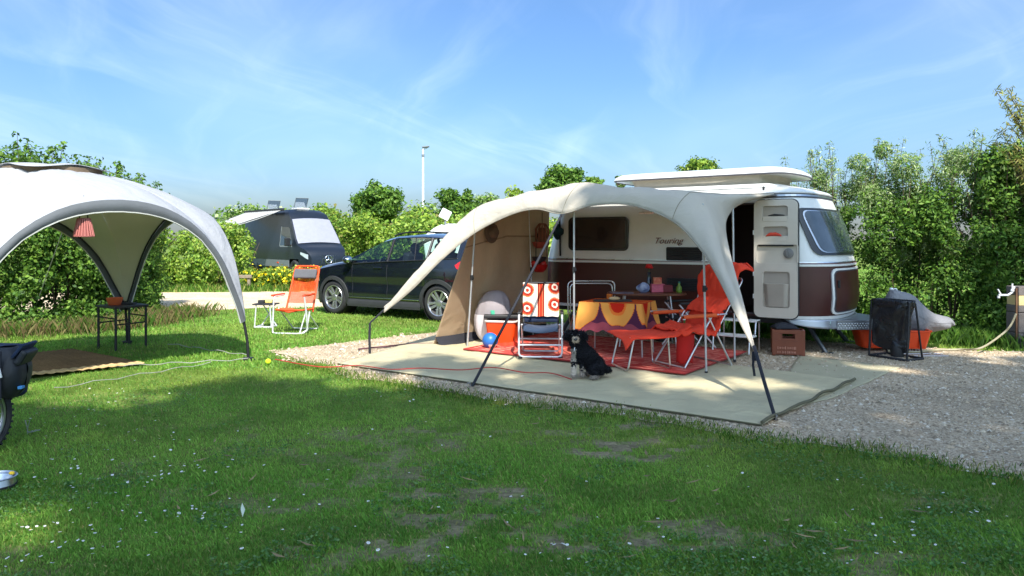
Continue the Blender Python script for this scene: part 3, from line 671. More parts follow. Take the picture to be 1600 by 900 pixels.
# thinner outer foliage dapples the awning, the caravan's front and the gravel
for q in range(620):
    x = r.uniform(-1.6, 9.5); y = r.uniform(8.2, 12.4)
    if y > interp(x, [(-1.6, 8.6), (-.4, 9.7), (1, 10.8), (3, 11.5), (5, 11.4), (5.6, 9.4), (6.8, 9.3), (7.2, 12.4), (9.5, 12.4)]): continue
    if sfbm(x * 1.5, y * 1.5, 55, 2) > .56: continue
    z = r.uniform(14, 17); right.append((*shade_at(x, y, z), r.uniform(.26, .46)))
shade_tree('large leafy tree behind the viewpoint on the left, shading the lawn', (-2.0, -13.0, 0), 17, left, 36000, 51)
shade_tree('large leafy tree behind the viewpoint on the right, shading the pitch', (6.2, -12.6, 0), 17, right, 52000, 52)
# ------------------------------------------------------------------ caravan
cv = thing('caravan', 'retro brown and white touring caravan with its roof raised and door open', 'caravan', C0, CA)
LX, WY = -3.8, 2.0                       # side length, width
ZB, ZBELT, ZG = .47, 1.18, 2.10          # bottom, belt, gutter
def xend(z):                             # how far the bowed end stands out beyond the side's corner
    return interp(z, [(.40, .38), (.47, .41), (.7, .46), (1.18, .43), (1.5, .33), (1.9, .18), (2.1, .09)])
def tumble(z): return interp(z, [(.4, .03), (.47, .015), (.8, 0), (1.2, 0), (1.7, .025), (2.1, .07)])
NA = 20; RC = .30
def plan(t, z, out=0.0, xe=None, tb=None):
    """point on the body outline at height z. t in 0..4: side, front, far side, rear"""
    xe = xend(z) if xe is None else xe; tb = tumble(z) if tb is None else tb; hw = WY / 2 - tb + out; e = 2 / 2.7
    def cap(a):     # a 0..1 sweeps from the near side to the far side
        q = math.pi * a; c, s = math.cos(q), math.sin(q)
        return (xe + RC + out) * abs(s) ** e, WY / 2 - hw * math.copysign(abs(c) ** e, c)
    k = int(t) % 4; f = t - int(t)
    x0, x1 = LX + RC, -RC
    if k == 0: return V((x0 + (x1 - x0) * f, tb - out, z))
    if k == 1: a, b = cap(f); return V((x1 + a, b, z))
    if k == 2: return V((x1 + (x0 - x1) * f, WY - tb + out, z))
    a, b = cap(1 - f); return V((x0 - a, b, z))
DX0, DX1 = -1.14, -.572                  # doorway
side_t = sorted(set([i / 14 for i in range(15)] + [(DX0 - LX - RC) / (-2 * RC - LX), (DX1 - LX - RC) / (-2 * RC - LX)]))
ts = [t for t in side_t[:-1]] + [1 + i / NA for i in range(NA)] + [2 + i / 10 for i in range(10)] + [3 + i / NA for i in range(NA)]
def shell(zs, out=0.0, skip_door=True, zfn=None):
    mb = MB(); n = len(ts); vs = [plan(t, z, out) for z in zs for t in ts]; fs = []
    for j in range(len(zs) - 1):
        for i in range(n):
            if skip_door and ts[i] < 1 and (i + 1) < n:
                xm = (vs[j * n + i].x + vs[j * n + i + 1].x) / 2; zm = (zs[j] + zs[j + 1]) / 2
                if DX0 < xm < DX1 and .5 < zm < 1.99: continue
            fs.append((j * n + i, j * n + (i + 1) % n, (j + 1) * n + (i + 1) % n, (j + 1) * n + i))
    return mb.add(vs, fs)
lower = shell([ZB, .5, .62, .8, 1.0, 1.15]); lower.build('lower_body', MT['brown'], cv, smooth=40)
upper = shell([1.15, 1.25, 1.4, 1.55, 1.7, 1.85, 1.99, 2.10]); upper.build('upper_body', MT['white_paint'], cv, smooth=40)
# roof: domed, with a flat deck under the raised top
mb = MB(); n = len(ts); rings = []
for (z, ins) in ((2.10, 0), (2.14, -.012), (2.175, .03), (2.205, .12), (2.235, .26), (2.25, .42), (2.255, .7)):
    rg = []
    for t in ts:
        p = plan(t, 2.1); c = V((max(LX + .9, min(-.9, p.x)), 1.0, 0)); d = V((c.x - p.x, c.y - p.y, 0)); l = d.length
        q = V((p.x, p.y, 0)) + d * (min(ins, l * .98) / l); rg.append(V((q.x, q.y, z)))
    rings += rg
fs = [(j * n + i, j * n + (i + 1) % n, (j + 1) * n + (i + 1) % n, (j + 1) * n + i) for j in range(6) for i in range(n)] + [tuple(range(6 * n, 7 * n))]
mb.add(rings, fs); mb.build('roof', MT['white_paint'], cv, smooth=50)
def band(name, z0, z1, out, m, t0=0.0, t1=4.0, step=.04, th=.012, skip=None):
    mb = MB(); k = int((t1 - t0) / step); tt = [t0 + (t1 - t0) * i / k for i in range(k + 1)]
    for i in range(k):
        a, b = tt[i] % 4, (tt[i + 1] % 4) or 4 - 1e-6
        if skip and skip(plan(min(a, 3.9999), z0).x, a): continue
        if b < a: b = 3.9999
        p = [plan(a, z0, out), plan(b, z0, out), plan(b, z1, out), plan(a, z1, out)]; q = [plan(a, z0, out - th), plan(b, z0, out - th), plan(b, z1, out - th), plan(a, z1, out - th)]
        mb.add(p + q, [(0, 1, 2, 3), (0, 4, 5, 1), (3, 2, 6, 7)])
    return mb.build(name, m, cv, smooth=40)
dsk = lambda x, t: t < 1 and DX0 - .02 < x < DX1 + .02
GUT = mat('gutter_rubber', rgb(70, 66, 72), .5, var=.1)
PINK = mat('belt_stripe', rgb(112, 62, 62), .4, var=.05)
band('gutter_rail', 2.085, 2.108, .014, MT['alu'], step=.05); band('gutter_seal', 2.112, 2.124, .012, GUT, step=.05); band('gutter_seal', 2.066, 2.083, .006, GUT, step=.05)
band('belt_trim', 1.156, 1.180, .012, MT['white_paint'], skip=dsk); band('belt_trim', 1.186, 1.197, .008, PINK, skip=dsk); band('belt_trim', 1.198, 1.212, .010, MT['alu'], skip=dsk)
band('skirt_trim', .455, .50, .012, MT['white_paint'], skip=dsk)
# cabin seen through the doorway
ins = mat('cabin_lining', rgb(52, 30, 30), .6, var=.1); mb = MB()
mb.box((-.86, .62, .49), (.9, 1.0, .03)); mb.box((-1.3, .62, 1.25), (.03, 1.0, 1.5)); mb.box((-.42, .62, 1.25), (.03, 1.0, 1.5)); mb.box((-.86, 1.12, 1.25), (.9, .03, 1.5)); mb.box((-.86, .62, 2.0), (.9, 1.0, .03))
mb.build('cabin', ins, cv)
mb = MB()
for (a, b, c, d) in ((DX0, DX0 + .018, .52, 1.985), (DX1 - .018, DX1, .52, 1.985), (DX0, DX1, 1.985, 2.005), (DX0, DX1, .50, .52)):
    mb.box(((a + b) / 2, .0 + .02, (c + d) / 2), (b - a, .06, d - c))
mb.build('door_frame', GUT, cv, bevel=.004)
# open door, inner face towards the pitch
DZ0, DZ1 = .475, 2.03; dx0, dx1 = -.555, .005; dw = dx1 - dx0; dh = DZ1 - DZ0; dcx, dcz = (dx0 + dx1) / 2, (DZ0 + DZ1) / 2
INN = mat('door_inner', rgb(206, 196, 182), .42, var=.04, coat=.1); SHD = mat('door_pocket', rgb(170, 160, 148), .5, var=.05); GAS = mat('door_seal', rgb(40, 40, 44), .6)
def plate(mb, pts2, y, th):
    return mb.prism([V((a, y, b)) for a, b in pts2], (0, th, 0))
FY = -.112
mb = MB(); plate(mb, rrect(dw + .02, dh + .02, .09, 6, dcx, dcz), FY + .034, .034); door = mb.build('door', GAS, cv, bevel=.004)
# panel as a frame round two shelves and a bin: built from bars so the pockets are really recessed
def px2(px, py): q = C(px, py, FY); return q.x, q.z
mb = MB()
holes = [(1191, 322, 1231, 346), (1192, 354, 1231, 377), (1182, 382, 1246, 412), (1192, 424, 1234, 482)]
H = []
for (a, b, c, d) in holes:
    x0, z1 = px2(a, b); x1, z0 = px2(c, d); H.append((x0, x1, z0, z1))
# grid of cells round the holes
xs = sorted(set([dx0, dx1] + [h[0] for h in H] + [h[1] for h in H])); zs = sorted(set([DZ0, DZ1] + [h[2] for h in H] + [h[3] for h in H]))
bmd = bmesh.new(); outl = rrect(dw, dh, .08, 6, dcx, dcz)
ov = [bmd.verts.new((a, FY, b)) for a, b in outl]; ed = [bmd.edges.new((ov[i], ov[(i + 1) % len(ov)])) for i in range(len(ov))]
hl = []
for (x0, x1, z0, z1) in H:
    lp = rrect(x1 - x0, z1 - z0, min(.035, (z1 - z0) * .3), 4, (x0 + x1) / 2, (z0 + z1) / 2); hv = [bmd.verts.new((a, FY, b)) for a, b in lp]; hl.append(lp)
    ed += [bmd.edges.new((hv[i], hv[(i + 1) % len(hv)])) for i in range(len(hv))]
bmesh.ops.triangle_fill(bmd, use_beauty=True, edges=ed)
bmd.verts.index_update(); pm = MB(); pm.add([v.co.copy() for v in bmd.verts], [tuple(v.index for v in f.verts) for f in bmd.faces]); bmd.free()
keep = []
for f in pm.f:
    c = sum((pm.v[i] for i in f), V()) / len(f)
    if any(h[0] < c.x < h[1] and h[2] < c.z < h[3] for h in H) and not any(False for _ in ()):
        # faces filling a hole are dropped
        ins_ = any(inpoly(np.array([c.x]), np.array([c.z]), lp)[0] for lp in hl)
        if ins_: continue
    keep.append(f)
pm.f = keep
for lp in hl:     # walls of each recess
    o = len(pm.v); k = len(lp); pm.add([V((a, FY, b)) for a, b in lp] + [V((a, FY + .028, b)) for a, b in lp], [(i, (i + 1) % k, k + (i + 1) % k, k + i) for i in range(k)])
o = len(outl); pm.add([V((a, FY, b)) for a, b in outl] + [V((a, FY + .033, b)) for a, b in outl], [(i, (i + 1) % o, o + (i + 1) % o, o + i) for i in range(o)])
pan = pm.build('door_panel', INN, door, smooth=30)
for i, h in enumerate(H):
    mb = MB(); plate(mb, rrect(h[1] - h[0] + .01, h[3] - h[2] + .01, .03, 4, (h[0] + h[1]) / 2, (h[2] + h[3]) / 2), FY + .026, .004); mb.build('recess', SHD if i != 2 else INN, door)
for h in H[:2]:     # shelf lips
    mb = MB(); mb.box(((h[0] + h[1]) / 2, FY + .004, h[2] + .035), (h[1] - h[0] - .006, .012, .07)); mb.build('shelf_lip', INN, door, bevel=.005)
h = H[3]; mb = MB()
def binf(u, v):
    x = h[0] + .005 + (h[1] - h[0] - .01) * u; z = h[2] + .01 + (h[3] - h[2] - .17) * v; e = min(1, min(u, 1 - u) * 7); return V((x + (u - .5) * -.05 * (1 - v), FY + .022 - .055 * e * (.45 + .55 * v), z))
mb.grid(binf, 14, 8); mb.add([binf(i / 14, 1) for i in range(15)] + [V((binf(i / 14, 1).x, FY + .026, binf(i / 14, 1).z)) for i in range(15)], [(i, i + 1, 16 + i, 15 + i) for i in range(14)])
mb.build('litter_bin', SHD, door, smooth=50)
h = H[2]; mb = MB(); mb.box(((h[0] + h[1]) / 2 - .01, FY - .006, h[3] - .012), (h[1] - h[0] - .07, .014, .02)); mb.build('towel_rail', MT['black'], door, bevel=.004)
mb = MB(); q = px2(1232, 396); mb.lathe([(.062, 0), (.066, .012), (.045, .02), (.0001, .022)], (q[0], FY + .012, q[1]), 20, Matrix.Rotation(R(90), 4, 'X')); mb.box((q[0] - .01, FY - .02, q[1]), (.03, .012, .07)); mb.build('handle', mat('latch_grey', rgb(120, 118, 116), .45), door, smooth=40)
for z in (.75, 1.05, 1.6): MB().box((dx0 - .006, FY + .02, z), (.02, .04, .06)).build('hinge', MT['white_paint'], door, bevel=.004)
# side window
WFR = mat('window_frame', (.02, .02, .024), .35, var=.1, coat=.3); WGL = mat('dark_pane', rgb(40, 34, 36), .12, var=.1, coat=.6)
a = C(888.5, 340, -.01); b = C(981, 392, -.01); wcx, wcz, ww, wh = (a.x + b.x) / 2, (a.z + b.z) / 2, b.x - a.x, a.z - b.z
mb = MB(); plate(mb, rrect(ww, wh, .075, 6, wcx, wcz), -.022, .05); win = mb.build('window', WFR, cv, bevel=.006)
mb = MB(); plate(mb, rrect(ww - .07, wh - .07, .05, 6, wcx + .01, wcz), -.03, .012); mb.build('pane', WGL, win, bevel=.004)
# front window wrapped round the bow
def bow(t, z, out): return plan(1 + t, z, out)
def bow_panel(mb, t0, t1, z0, z1, out, th, nu=24, nv=8, rad=.12, skew=0.0):
    def fn(u, v, o):
        # rounded corners in (u, v)
        z = z0 + (z1 - z0) * v; d = min(v, 1 - v) * (z1 - z0); sh = 0
        if d < rad: sh = (rad - math.sqrt(max(0, rad * rad - (rad - d) ** 2))) / 2.2
        a = t0 + sh + skew * (1 - v); b = t1 - sh; return bow(a + (b - a) * u, z, o)
    vv = [0, .02, .05, .1, .2, .35, .5, .65, .8, .9, .95, .98, 1]
    f = []; m = len(vv)
    for o in (out, out - th):
        for v in vv:
            for i in range(nu + 1): f.append(fn(i / nu, v, o))
    fs = [(j * (nu + 1) + i, j * (nu + 1) + i + 1, (j + 1) * (nu + 1) + i + 1, (j + 1) * (nu + 1) + i) for j in range(m - 1) for i in range(nu)]
    K = m * (nu + 1); rim = [i for i in range(nu + 1)] + [j * (nu + 1) + nu for j in range(1, m)] + [(m - 1) * (nu + 1) + i for i in range(nu - 1, -1, -1)] + [j * (nu + 1) for j in range(m - 2, 0, -1)]
    fs += [(rim[i], rim[(i + 1) % len(rim)], K + rim[(i + 1) % len(rim)], K + rim[i]) for i in range(len(rim))]
    return mb.add(f, fs)
mb = MB(); bow_panel(mb, .115, .885, 1.30, 1.925, .022, .05, rad=.11, skew=.075); fw = mb.build('front_window', WFR, cv, smooth=40)
FGL = mat('front_pane', rgb(74, 82, 90), .10, var=.35, scale=3, coat=.8)
mb = MB(); bow_panel(mb, .170, .74, 1.345, 1.885, .032, .02, rad=.09, skew=.075); mb.build('pane', FGL, fw, smooth=40)
mb = MB(); bow_panel(mb, .155, .755, 1.335, 1.895, .027, .02, rad=.10, skew=.075); mb.build('pane_frame', MT['alu'], fw, smooth=40)
# front locker hatch
mb = MB(); bow_panel(mb, .29, .74, .515, 1.125, .02, .04, rad=.09); lk = mb.build('locker_hatch', MT['white_paint'], cv, smooth=40)
mb = MB(); bow_panel(mb, .305, .725, .54, 1.10, .0225, .02, rad=.08); mb.build('hatch_seal', GUT, lk, smooth=40)
mb = MB(); bow_panel(mb, .315, .715, .555, 1.085, .025, .02, rad=.075); mb.build('hatch_panel', MT['brown'], lk, smooth=40)
mb = MB(); p = bow(.335, .92, .035); mb.box(p, (.03, .03, .10)); mb.build('handle', MT['black'], lk, bevel=.006)
# maker's lettering on the bow and script on the side
LET = mat('grey_letter', rgb(118, 122, 126), .4)
for i, chx in enumerate("ERIBA"):
    t = .055 + .014 * i; p = bow(t, 1.975, .004); q = bow(t + .004, 1.975, .004); d = (q - p).normalized(); u = V((0, 0, 1)); nrm = d.cross(u)
    M4 = Matrix((d, u, nrm)).transposed().to_4x4(); M4.translation = p; text_part('letter', chx, .065, LET, cv, M4)
M4 = Matrix(((1, 0, 0, 0), (0, 0, -1, 0), (0, 1, 0, 0), (0, 0, 0, 1))); q = C(1043, 380.5, -.012); M4.translation = q
text_part('lettering', 'Touring', .125, mat('script_red', rgb(98, 30, 26), .4), cv, M4, shear=.45, sx=1.12)
# vents with slats
def vent(a, b, m1, m2):
    p = C(*a, -.005); q = C(*b, -.005); w, h_ = q.x - p.x, p.z - q.z; cx_, cz_ = (p.x + q.x) / 2, (p.z + q.z) / 2
    mb = MB(); plate(mb, rrect(w, h_, .02, 3, cx_, cz_), -.012, .02); v = mb.build('fridge_vent', m1, cv, bevel=.003)
    k = 7
    for i in range(k):
        mb = MB(); mb.box((cx_, -.018, q.z + h_ * (i + .7) / (k + .4)), (w - .05, .012, h_ / k * .45), Matrix.Rotation(R(-25), 4, 'X')); mb.build('slat', m2, v)
vent((1041, 386), (1097, 408), MT['black'], MT['dark']); vent((1042, 434), (1098, 456), MT['dark'], MT['black'])
mb = MB(); a = C(999, 331, -.02); b = C(1024, 333, -.02); mb.box((a + b) / 2, (b.x - a.x, .05, .035)); mb.build('awning_lamp', MT['alu'], cv, bevel=.01)
mb = MB(); a = C(874.5, 343, -.02); b = C(875.5, 400, -.02); mb.tube([a, b], .016, 6); mb.build('hanging_strap', MT['strap'], cv)
# raised roof and its canvas
def capsule(x0, x1, y0, y1, k, n=12):
    out = []
    for i in range(n + 1):
        q = math.pi * i / n; out.append((x1 + k * math.sin(q) ** .7 if 0 < i < n else x1, (y0 + y1) / 2 - (y1 - y0) / 2 * math.cos(q)))
    for i in range(n + 1):
        q = math.pi * i / n; out.append((x0 - k * math.sin(q) ** .7 if 0 < i < n else x0, (y0 + y1) / 2 + (y1 - y0) / 2 * math.cos(q)))
    return out
ptr = thing_top = None
ol = capsule(-2.72, -.42, .20, 1.80, .24); mb = MB(); k = len(ol); ctr = V((-1.57, 1.0, 0)); vs = []
lev = [(2.412, -.03), (2.405, .0), (2.425, .012), (2.462, -.01), (2.505, -.09), (2.535, -.30), (2.545, -.6)]
for z, o in lev:
    for (x, y) in ol:
        d = V((x, y, 0)) - ctr; sx_ = (1.6 + o) / 1.6; sy_ = (.8 + o) / .8; vs.append(V((ctr.x + d.x * sx_, ctr.y + d.y * sy_, z + .03 * (1 - 0) * 0)))
fs = [(j * k + i, j * k + (i + 1) % k, (j + 1) * k + (i + 1) % k, (j + 1) * k + i) for j in range(len(lev) - 1) for i in range(k)] + [tuple(range((len(lev) - 1) * k, len(lev) * k)), tuple(range(k - 1, -1, -1))]
mb.add(vs, fs); top = mb.build('raised_roof', MT['white_paint'], cv, smooth=50)
mb = MB(); mb.tube([V((x, y, 2.411)) for x, y in ol], .012, 6, closed=True); mb.build('roof_seal', GUT, top, smooth=50)
BEL = mat('roof_canvas', rgb(196, 188, 172), .9, var=.06, bump=.25, bscale=200, trans=.25)
ol2 = capsule(-2.52, -.62, .30, 1.70, .14); k = len(ol2); mb = MB(); vs = []
for j in range(7):
    f = j / 6
    for i, (x, y) in enumerate(ol2):
        q = V((x, y, 0)); d = (q - ctr).normalized(); q += d * (.018 * math.sin(i * 2.1 + j * 1.7) - .035 * math.sin(math.pi * f)); vs.append(V((q.x, q.y, 2.235 + .18 * f)))
mb.add(vs, [(j * k + i, j * k + (i + 1) % k, (j + 1) * k + (i + 1) % k, (j + 1) * k + i) for j in range(6) for i in range(k)]); mb.build('roof_bellows', BEL, cv, smooth=60)
mb = MB(); ol3 = capsule(-2.6, -.55, .22, 1.78, .2); mb.tube([V((x, y, 2.245)) for x, y in ol3], .03, 8, closed=True); mb.build('roof_collar', MT['white_paint'], cv, smooth=60)
mb = MB(); a = C(1193, 297, .1); mb.tube([a, a + V((0, 0, .03))], .014, 6); mb.ball(a + V((0, 0, .03)), .02, 8); mb.build('aerial', MT['black'], cv)
# chassis, drawbar cover, legs, wheels
mb = MB()
for y in (.18, 1.82): mb.box((-1.9, y, .42), (3.9, .05, .09))
mb.box((-1.9, 1.0, .43), (3.8, 1.6, .03)); mb.build('chassis', MT['dark'], cv)
SIL = mat('silver_skirt', rgb(176, 180, 188), .3, metal=.6, var=.06)
mb = MB()
def apron(u, v):
    p = plan(1.02 + .96 * u, .46, .03); z = .455 - .135 * v * (math.sin(math.pi * u) ** .35); return V((p.x + .02 * v, p.y, z))
mb.grid(apron, 30, 5); mb.build('front_skirt', SIL, cv, smooth=50, solid=.012)
mb = MB(); p = plan(1.30, .40, .04); mb.lathe([(.03, 0), (.05, .012), (.06, .0), (.045, -.01)], p, 14, Matrix.Rotation(R(90), 4, 'Y')); mb.build('skirt_lamp', mat('lamp_glass', rgb(130, 150, 150), .1, coat=.5), cv, smooth=40)
CHK = bpy.data.materials.new('checker_plate'); CHK.use_nodes = True
_n = CHK.node_tree.nodes; _l = CHK.node_tree.links; _b = _n['Principled BSDF']; _b.inputs['Metallic'].default_value = .8; _b.inputs['Roughness'].default_value = .38; _b.inputs['Base Color'].default_value = (.26, .27, .29, 1)
mb = MB(); x0, x1 = .38, .98; mb.prism([V((x0, .38, .41)), V((x1, .88, .41)), V((x1, 1.12, .41)), V((x0, 1.62, .41))], (0, 0, .03))
mb.prism([V((x0, .38, .315)), V((x1, .88, .315)), V((x1, .888, .41)), V((x0, .388, .41))], (.004, -.014, 0)); draw = mb.build('drawbar_cover', CHK, cv, bevel=.004)
dm = bpy.data.meshes.new('tread_stud'); tm = MB(); tm.ball((0, 0, 0), .011, 6, (1, .5, 1.7)); dm.from_pydata([tuple(q) for q in tm.v], [], tm.f); dm.materials.append(MT['alu'])
dirv = (V((x1, .88, 0)) - V((x0, .38, 0))).normalized(); sb = MB()
for i in range(20):
    for j in range(3):
        q = V((x0, .38, 0)).lerp(V((x1, .88, 0)), (i + .5 + .5 * (j % 2)) / 21); sb.ball(q + V((0, -.013, .34 + j * .027)), .010, 6, (1.3, .5, .8), Matrix.Rotation(R(45 if (i + j) % 2 else -45), 4, 'Y'))
sb.build('tread_studs', MT['alu'], draw, smooth=60); bpy.data.meshes.remove(dm)
mb = MB(); mb.box((.9, 1.0, .34), (.4, .07, .07)); mb.box((.6, 1.0, .345), (.6, .06, .06)); mb.ball((1.1, 1.0, .36), .06, 10); mb.build('drawbar', MT['dark'], cv, bevel=.004)
def steady(p_top, p_foot):
    mb = MB(); d = (p_foot - p_top); mb.tube([p_top, p_foot], .032, 6); q = p_top.lerp(p_foot, .45); mb.tube([q, q + V((-.06, .30, .12))], .012, 6); mb.box(p_foot + V((0, 0, .006)), (.18, .10, .014)); mb.build('steady_leg', mat('leg_metal', rgb(78, 84, 90), .45, metal=.6), cv, bevel=.003)
g = CG(1291, 552); steady(V((g.x - .30, g.y + .12, .40)), V((g.x, g.y, 0)))
g2_ = V((g.x - .02, 1.72, 0)); steady(V((g2_.x - .3, g2_.y - .1, .40)), g2_)
steady(V((-3.5, .2, .42)), V((-3.75, .15, 0)))
for y in (.10, 1.90):
    mb = MB(); mb.lathe([(.15, -.07), (.27, -.08), (.295, -.05), (.295, .05), (.27, .08), (.15, .07)], (-1.95, y, .295), 26, Matrix.Rotation(R(90), 4, 'X')); w = mb.build('wheel', MT['rubber'], cv, smooth=40)
    mb = MB(); mb.lathe([(.0001, .05), (.05, .055), (.10, .04), (.17, .06), (.18, -.04)], (-1.95, y, .295), 20, Matrix.Rotation(R(90), 4, 'X')); mb.build('rim', MT['white_paint'], w, smooth=40)

h = H[1]; mb = MB(); q = V(((h[0] + h[1]) / 2 - .02, FY + .008, h[2] + .085)); mb.grid(lambda u, v: MC @ (q + V((-.10 + .2 * u, -.018 * math.sin(math.pi * v), -.02 + .06 * v * math.sin(math.pi * u) ** .6 * (.6 + .6 * sfbm(u * 6, v * 3, 31))))), 14, 6)
tag(mb.build('red_cloth', mat('shelf_red', rgb(214, 72, 50), .8, var=.15), None, smooth=60, solid=.008), 'folded red cloth lying in the second pocket of the open caravan door', 'cloth')
h = H[0]; mb = MB(); q = V(((h[0] + h[1]) / 2 + .01, FY + .006, h[2] + .078)); mb.tube([MC @ (q + V((-.10, 0, .0))), MC @ (q + V((-.02, 0, .012))), MC @ (q + V((.11, 0, .004)))], [.006, .013, .006], 6)
tag(mb.build('dark_torch', MT['black'], None, smooth=60), 'slim black object lying in the top pocket of the open caravan door', 'tool')
# ------------------------------------------------------------------ awning on the caravan
CANV = mat('awning_canvas', rgb(206, 197, 182), .92, var=.05, scale=3, bump=.22, bscale=260, trans=.24, crease=2.2)
WALLC = mat('awning_wall', rgb(198, 174, 144), .95, var=.07, scale=3, bump=.25, bscale=260, trans=.44, crease=1.6)
aw = thing('awning', 'cream scalloped sun awning with a brown left wall, pegged out from the caravan', 'awning', C0, CA)
def c3(l): return [V(q) if not isinstance(q, V) else q for q in l]
T = [C(601, 482, -3.08), C(652, 424, -2.8), C(702, 362, -2.45), C(746, 323, -2.16), C(800, 307, -2.12), C(850, 296.5, -2.1), C(907, 285.5, -2.1), C(962, 290, -2.1), C(1022, 295, -2.1), C(1078, 301, -2.1), C(1112, 345, -2.25), C(1133, 412, -2.6), C(1160, 489, -2.95), C(1178, 543, -3.2)]
E = [C(600, 488, -3.1), C(643, 453, -2.9), C(690, 406, -2.62), C(742, 364, -2.42), C(797, 336, -2.36), C(838, 327, -2.34), C(878, 334, -2.34), C(927, 321, -2.32), C(985, 320.5, -2.3), C(1050, 345, -2.36), C(1093, 388, -2.52), C(1121, 432, -2.7), C(1150, 491, -2.97), C(1177, 545, -3.21)]
Q = c3([C(600, 479, -3.06), (-4.3, -2.72, .95), (-4.1, -2.2, 1.58), (-3.96, -1.2, 1.98), (-3.86, -.02, 2.118), (-3.2, -.022, 2.122), (-2.5, -.022, 2.124), (-1.8, -.022, 2.124), (-1.15, -.022, 2.122), C(1209, 302, -.022), C(1152, 321, -.75), C(1134, 358, -1.6), C(1163, 478, -2.8), C(1179, 541, -3.19)])
NS = 104; Tc, Ec, Qc = catmull(T, NS + 1), catmull(E, NS + 1), catmull(Q, NS + 1)
def canopy(u, v):
    i = min(NS, int(round(u * NS)))
    if v < .35:
        f = v / .35; p = Ec[i].lerp(Tc[i], f); p = p + V((0, -.05, .03)) * math.sin(math.pi * f) * min(1, (Tc[i] - Ec[i]).length / .25)
    else:
        f = (v - .35) / .65; p = Tc[i].lerp(Qc[i], f); w = min(1, (Qc[i] - Tc[i]).length / 1.2); p = p + V((0, 0, -.055 + .05 * sfbm(i * .09, f * 2, 3))) * math.sin(math.pi * f) * w
    # soft creases radiating from the pole heads
    p = p + V((0, 0, 1)) * (.055 * (sfbm(i * .16, v * 2.2, 61) - .5) + .030 * (sfbm(i * .5 + v * 5, v * 1.2, 62) - .5) + .012 * (sfbm(i * 1.1 - v * 9, v * 3, 63) - .5)) * math.sin(math.pi * min(1, max(0, v)))
    return p
mb = MB(); mb.grid(canopy, NS, 26); mb.build('canopy', CANV, aw, smooth=75, solid=.004)
for k in (24, 48, 72): mb = MB(); mb.tube([canopy(k / NS, j / 26) + V((0, -.003, .004)) for j in range(27)], .005, 4); mb.build('seam', mat('seam_thread', rgb(150, 142, 124), .9), aw)
mb = MB(); mb.tube(Ec, .007, 5); mb.build('hem', mat('hem_tape', rgb(150, 142, 128), .9), aw)
mb = MB(); mb.tube([Q[4] + V((0, .012, 0)), Q[9] + V((0, .012, 0))], .012, 6); mb.build('rail_beading', MT['alu'], aw)
# left wall
w_tf, w_tr = C(744, 374, -2.14), V((-3.86, -.04, 2.07)); w_bf, w_br = CG(676, 541), V((-3.93, -.03, .01)); w_bf = V((w_bf.x, w_bf.y, .005))
def wall(u, v):
    top = w_tf.lerp(w_tr, u); top.z = 1.86 + .21 * min(1, u * 2.2) - 0 * u
    bot = w_bf.lerp(w_br, u); p = bot.lerp(top, v); p.x += (.035 * math.sin(u * 17 + v * 2.2) * (1 - v * .75) + .05 * (sfbm(u * 7 + v * 3, v * 3, 71) - .5)) * math.sin(math.pi * min(1, u * 1.0 + .04)) - .06 * math.sin(math.pi * v) * 0; return p
mb = MB(); mb.grid(wall, 60, 24); wl = mb.build('side_wall', WALLC, aw, smooth=75, solid=.003)
mb = MB(); mb.grid(lambda u, v: wall(u, .745 + .012 * v) + V((.006, 0, 0)), 40, 1); mb.build('seam', mat('seam_tape', rgb(150, 126, 100), .95), wl)
mb = MB(); mb.grid(lambda u, v: wall(u, .07 * (1 - v)) + V((.006 + .16 * v * (1 - u), -.02, -.0)) if v < .99 else V((wall(u, 0).x + .20, wall(u, 0).y - .03, .03)), 30, 3); mb.build('mud_flap', MT['strap'], wl, solid=.003)
# poles
def pole(base, top, r=.0125, clamp=.52):
    mb = MB(); mb.tube([base, top], r, 8); mb.tube([base.lerp(top, .5), top], r * .8, 8); o = mb.build('pole', MT['greypole'], aw, smooth=60)
    mb = MB(); q = base.lerp(top, clamp); mb.tube([q - V((0, 0, .035)), q + V((0, 0, .035))], r * 1.9, 8); mb.box(q + V((.02, -.01, 0)), (.035, .02, .03)); mb.build('clamp', MT['black'], o, smooth=40)
    mb = MB(); mb.tube([base - V((0, 0, .0)), base + V((0, 0, .03))], r * 1.5, 8); mb.build('foot', MT['black'], o)
b = CG(730, 545); pole(b, C(744, 330, -2.14))
pole(V((-2.13, -2.14, .02)), C(897, 292, -2.14)); b = CG(1103.5, 587); pole(V((b.x, b.y, .02)), C(1098, 318, -2.16), clamp=.50)
b = CG(1148, 568); pole(V((b.x, b.y, .02)), C(1145, 322, -1.1), clamp=.33); pole(V((-3.72, -.71, .02)), V((-3.80, -.71, 2.0)), .008)
mb = MB(); mb.tube([V((-3.92, -1.9, .03)), V((-3.95, -.3, .03))], .012, 6); mb.tube([V((-3.7, -2.0, .03)), V((-4.1, -.9, .05))], .012, 6); mb.build('ground_pole', MT['greypole'], aw)
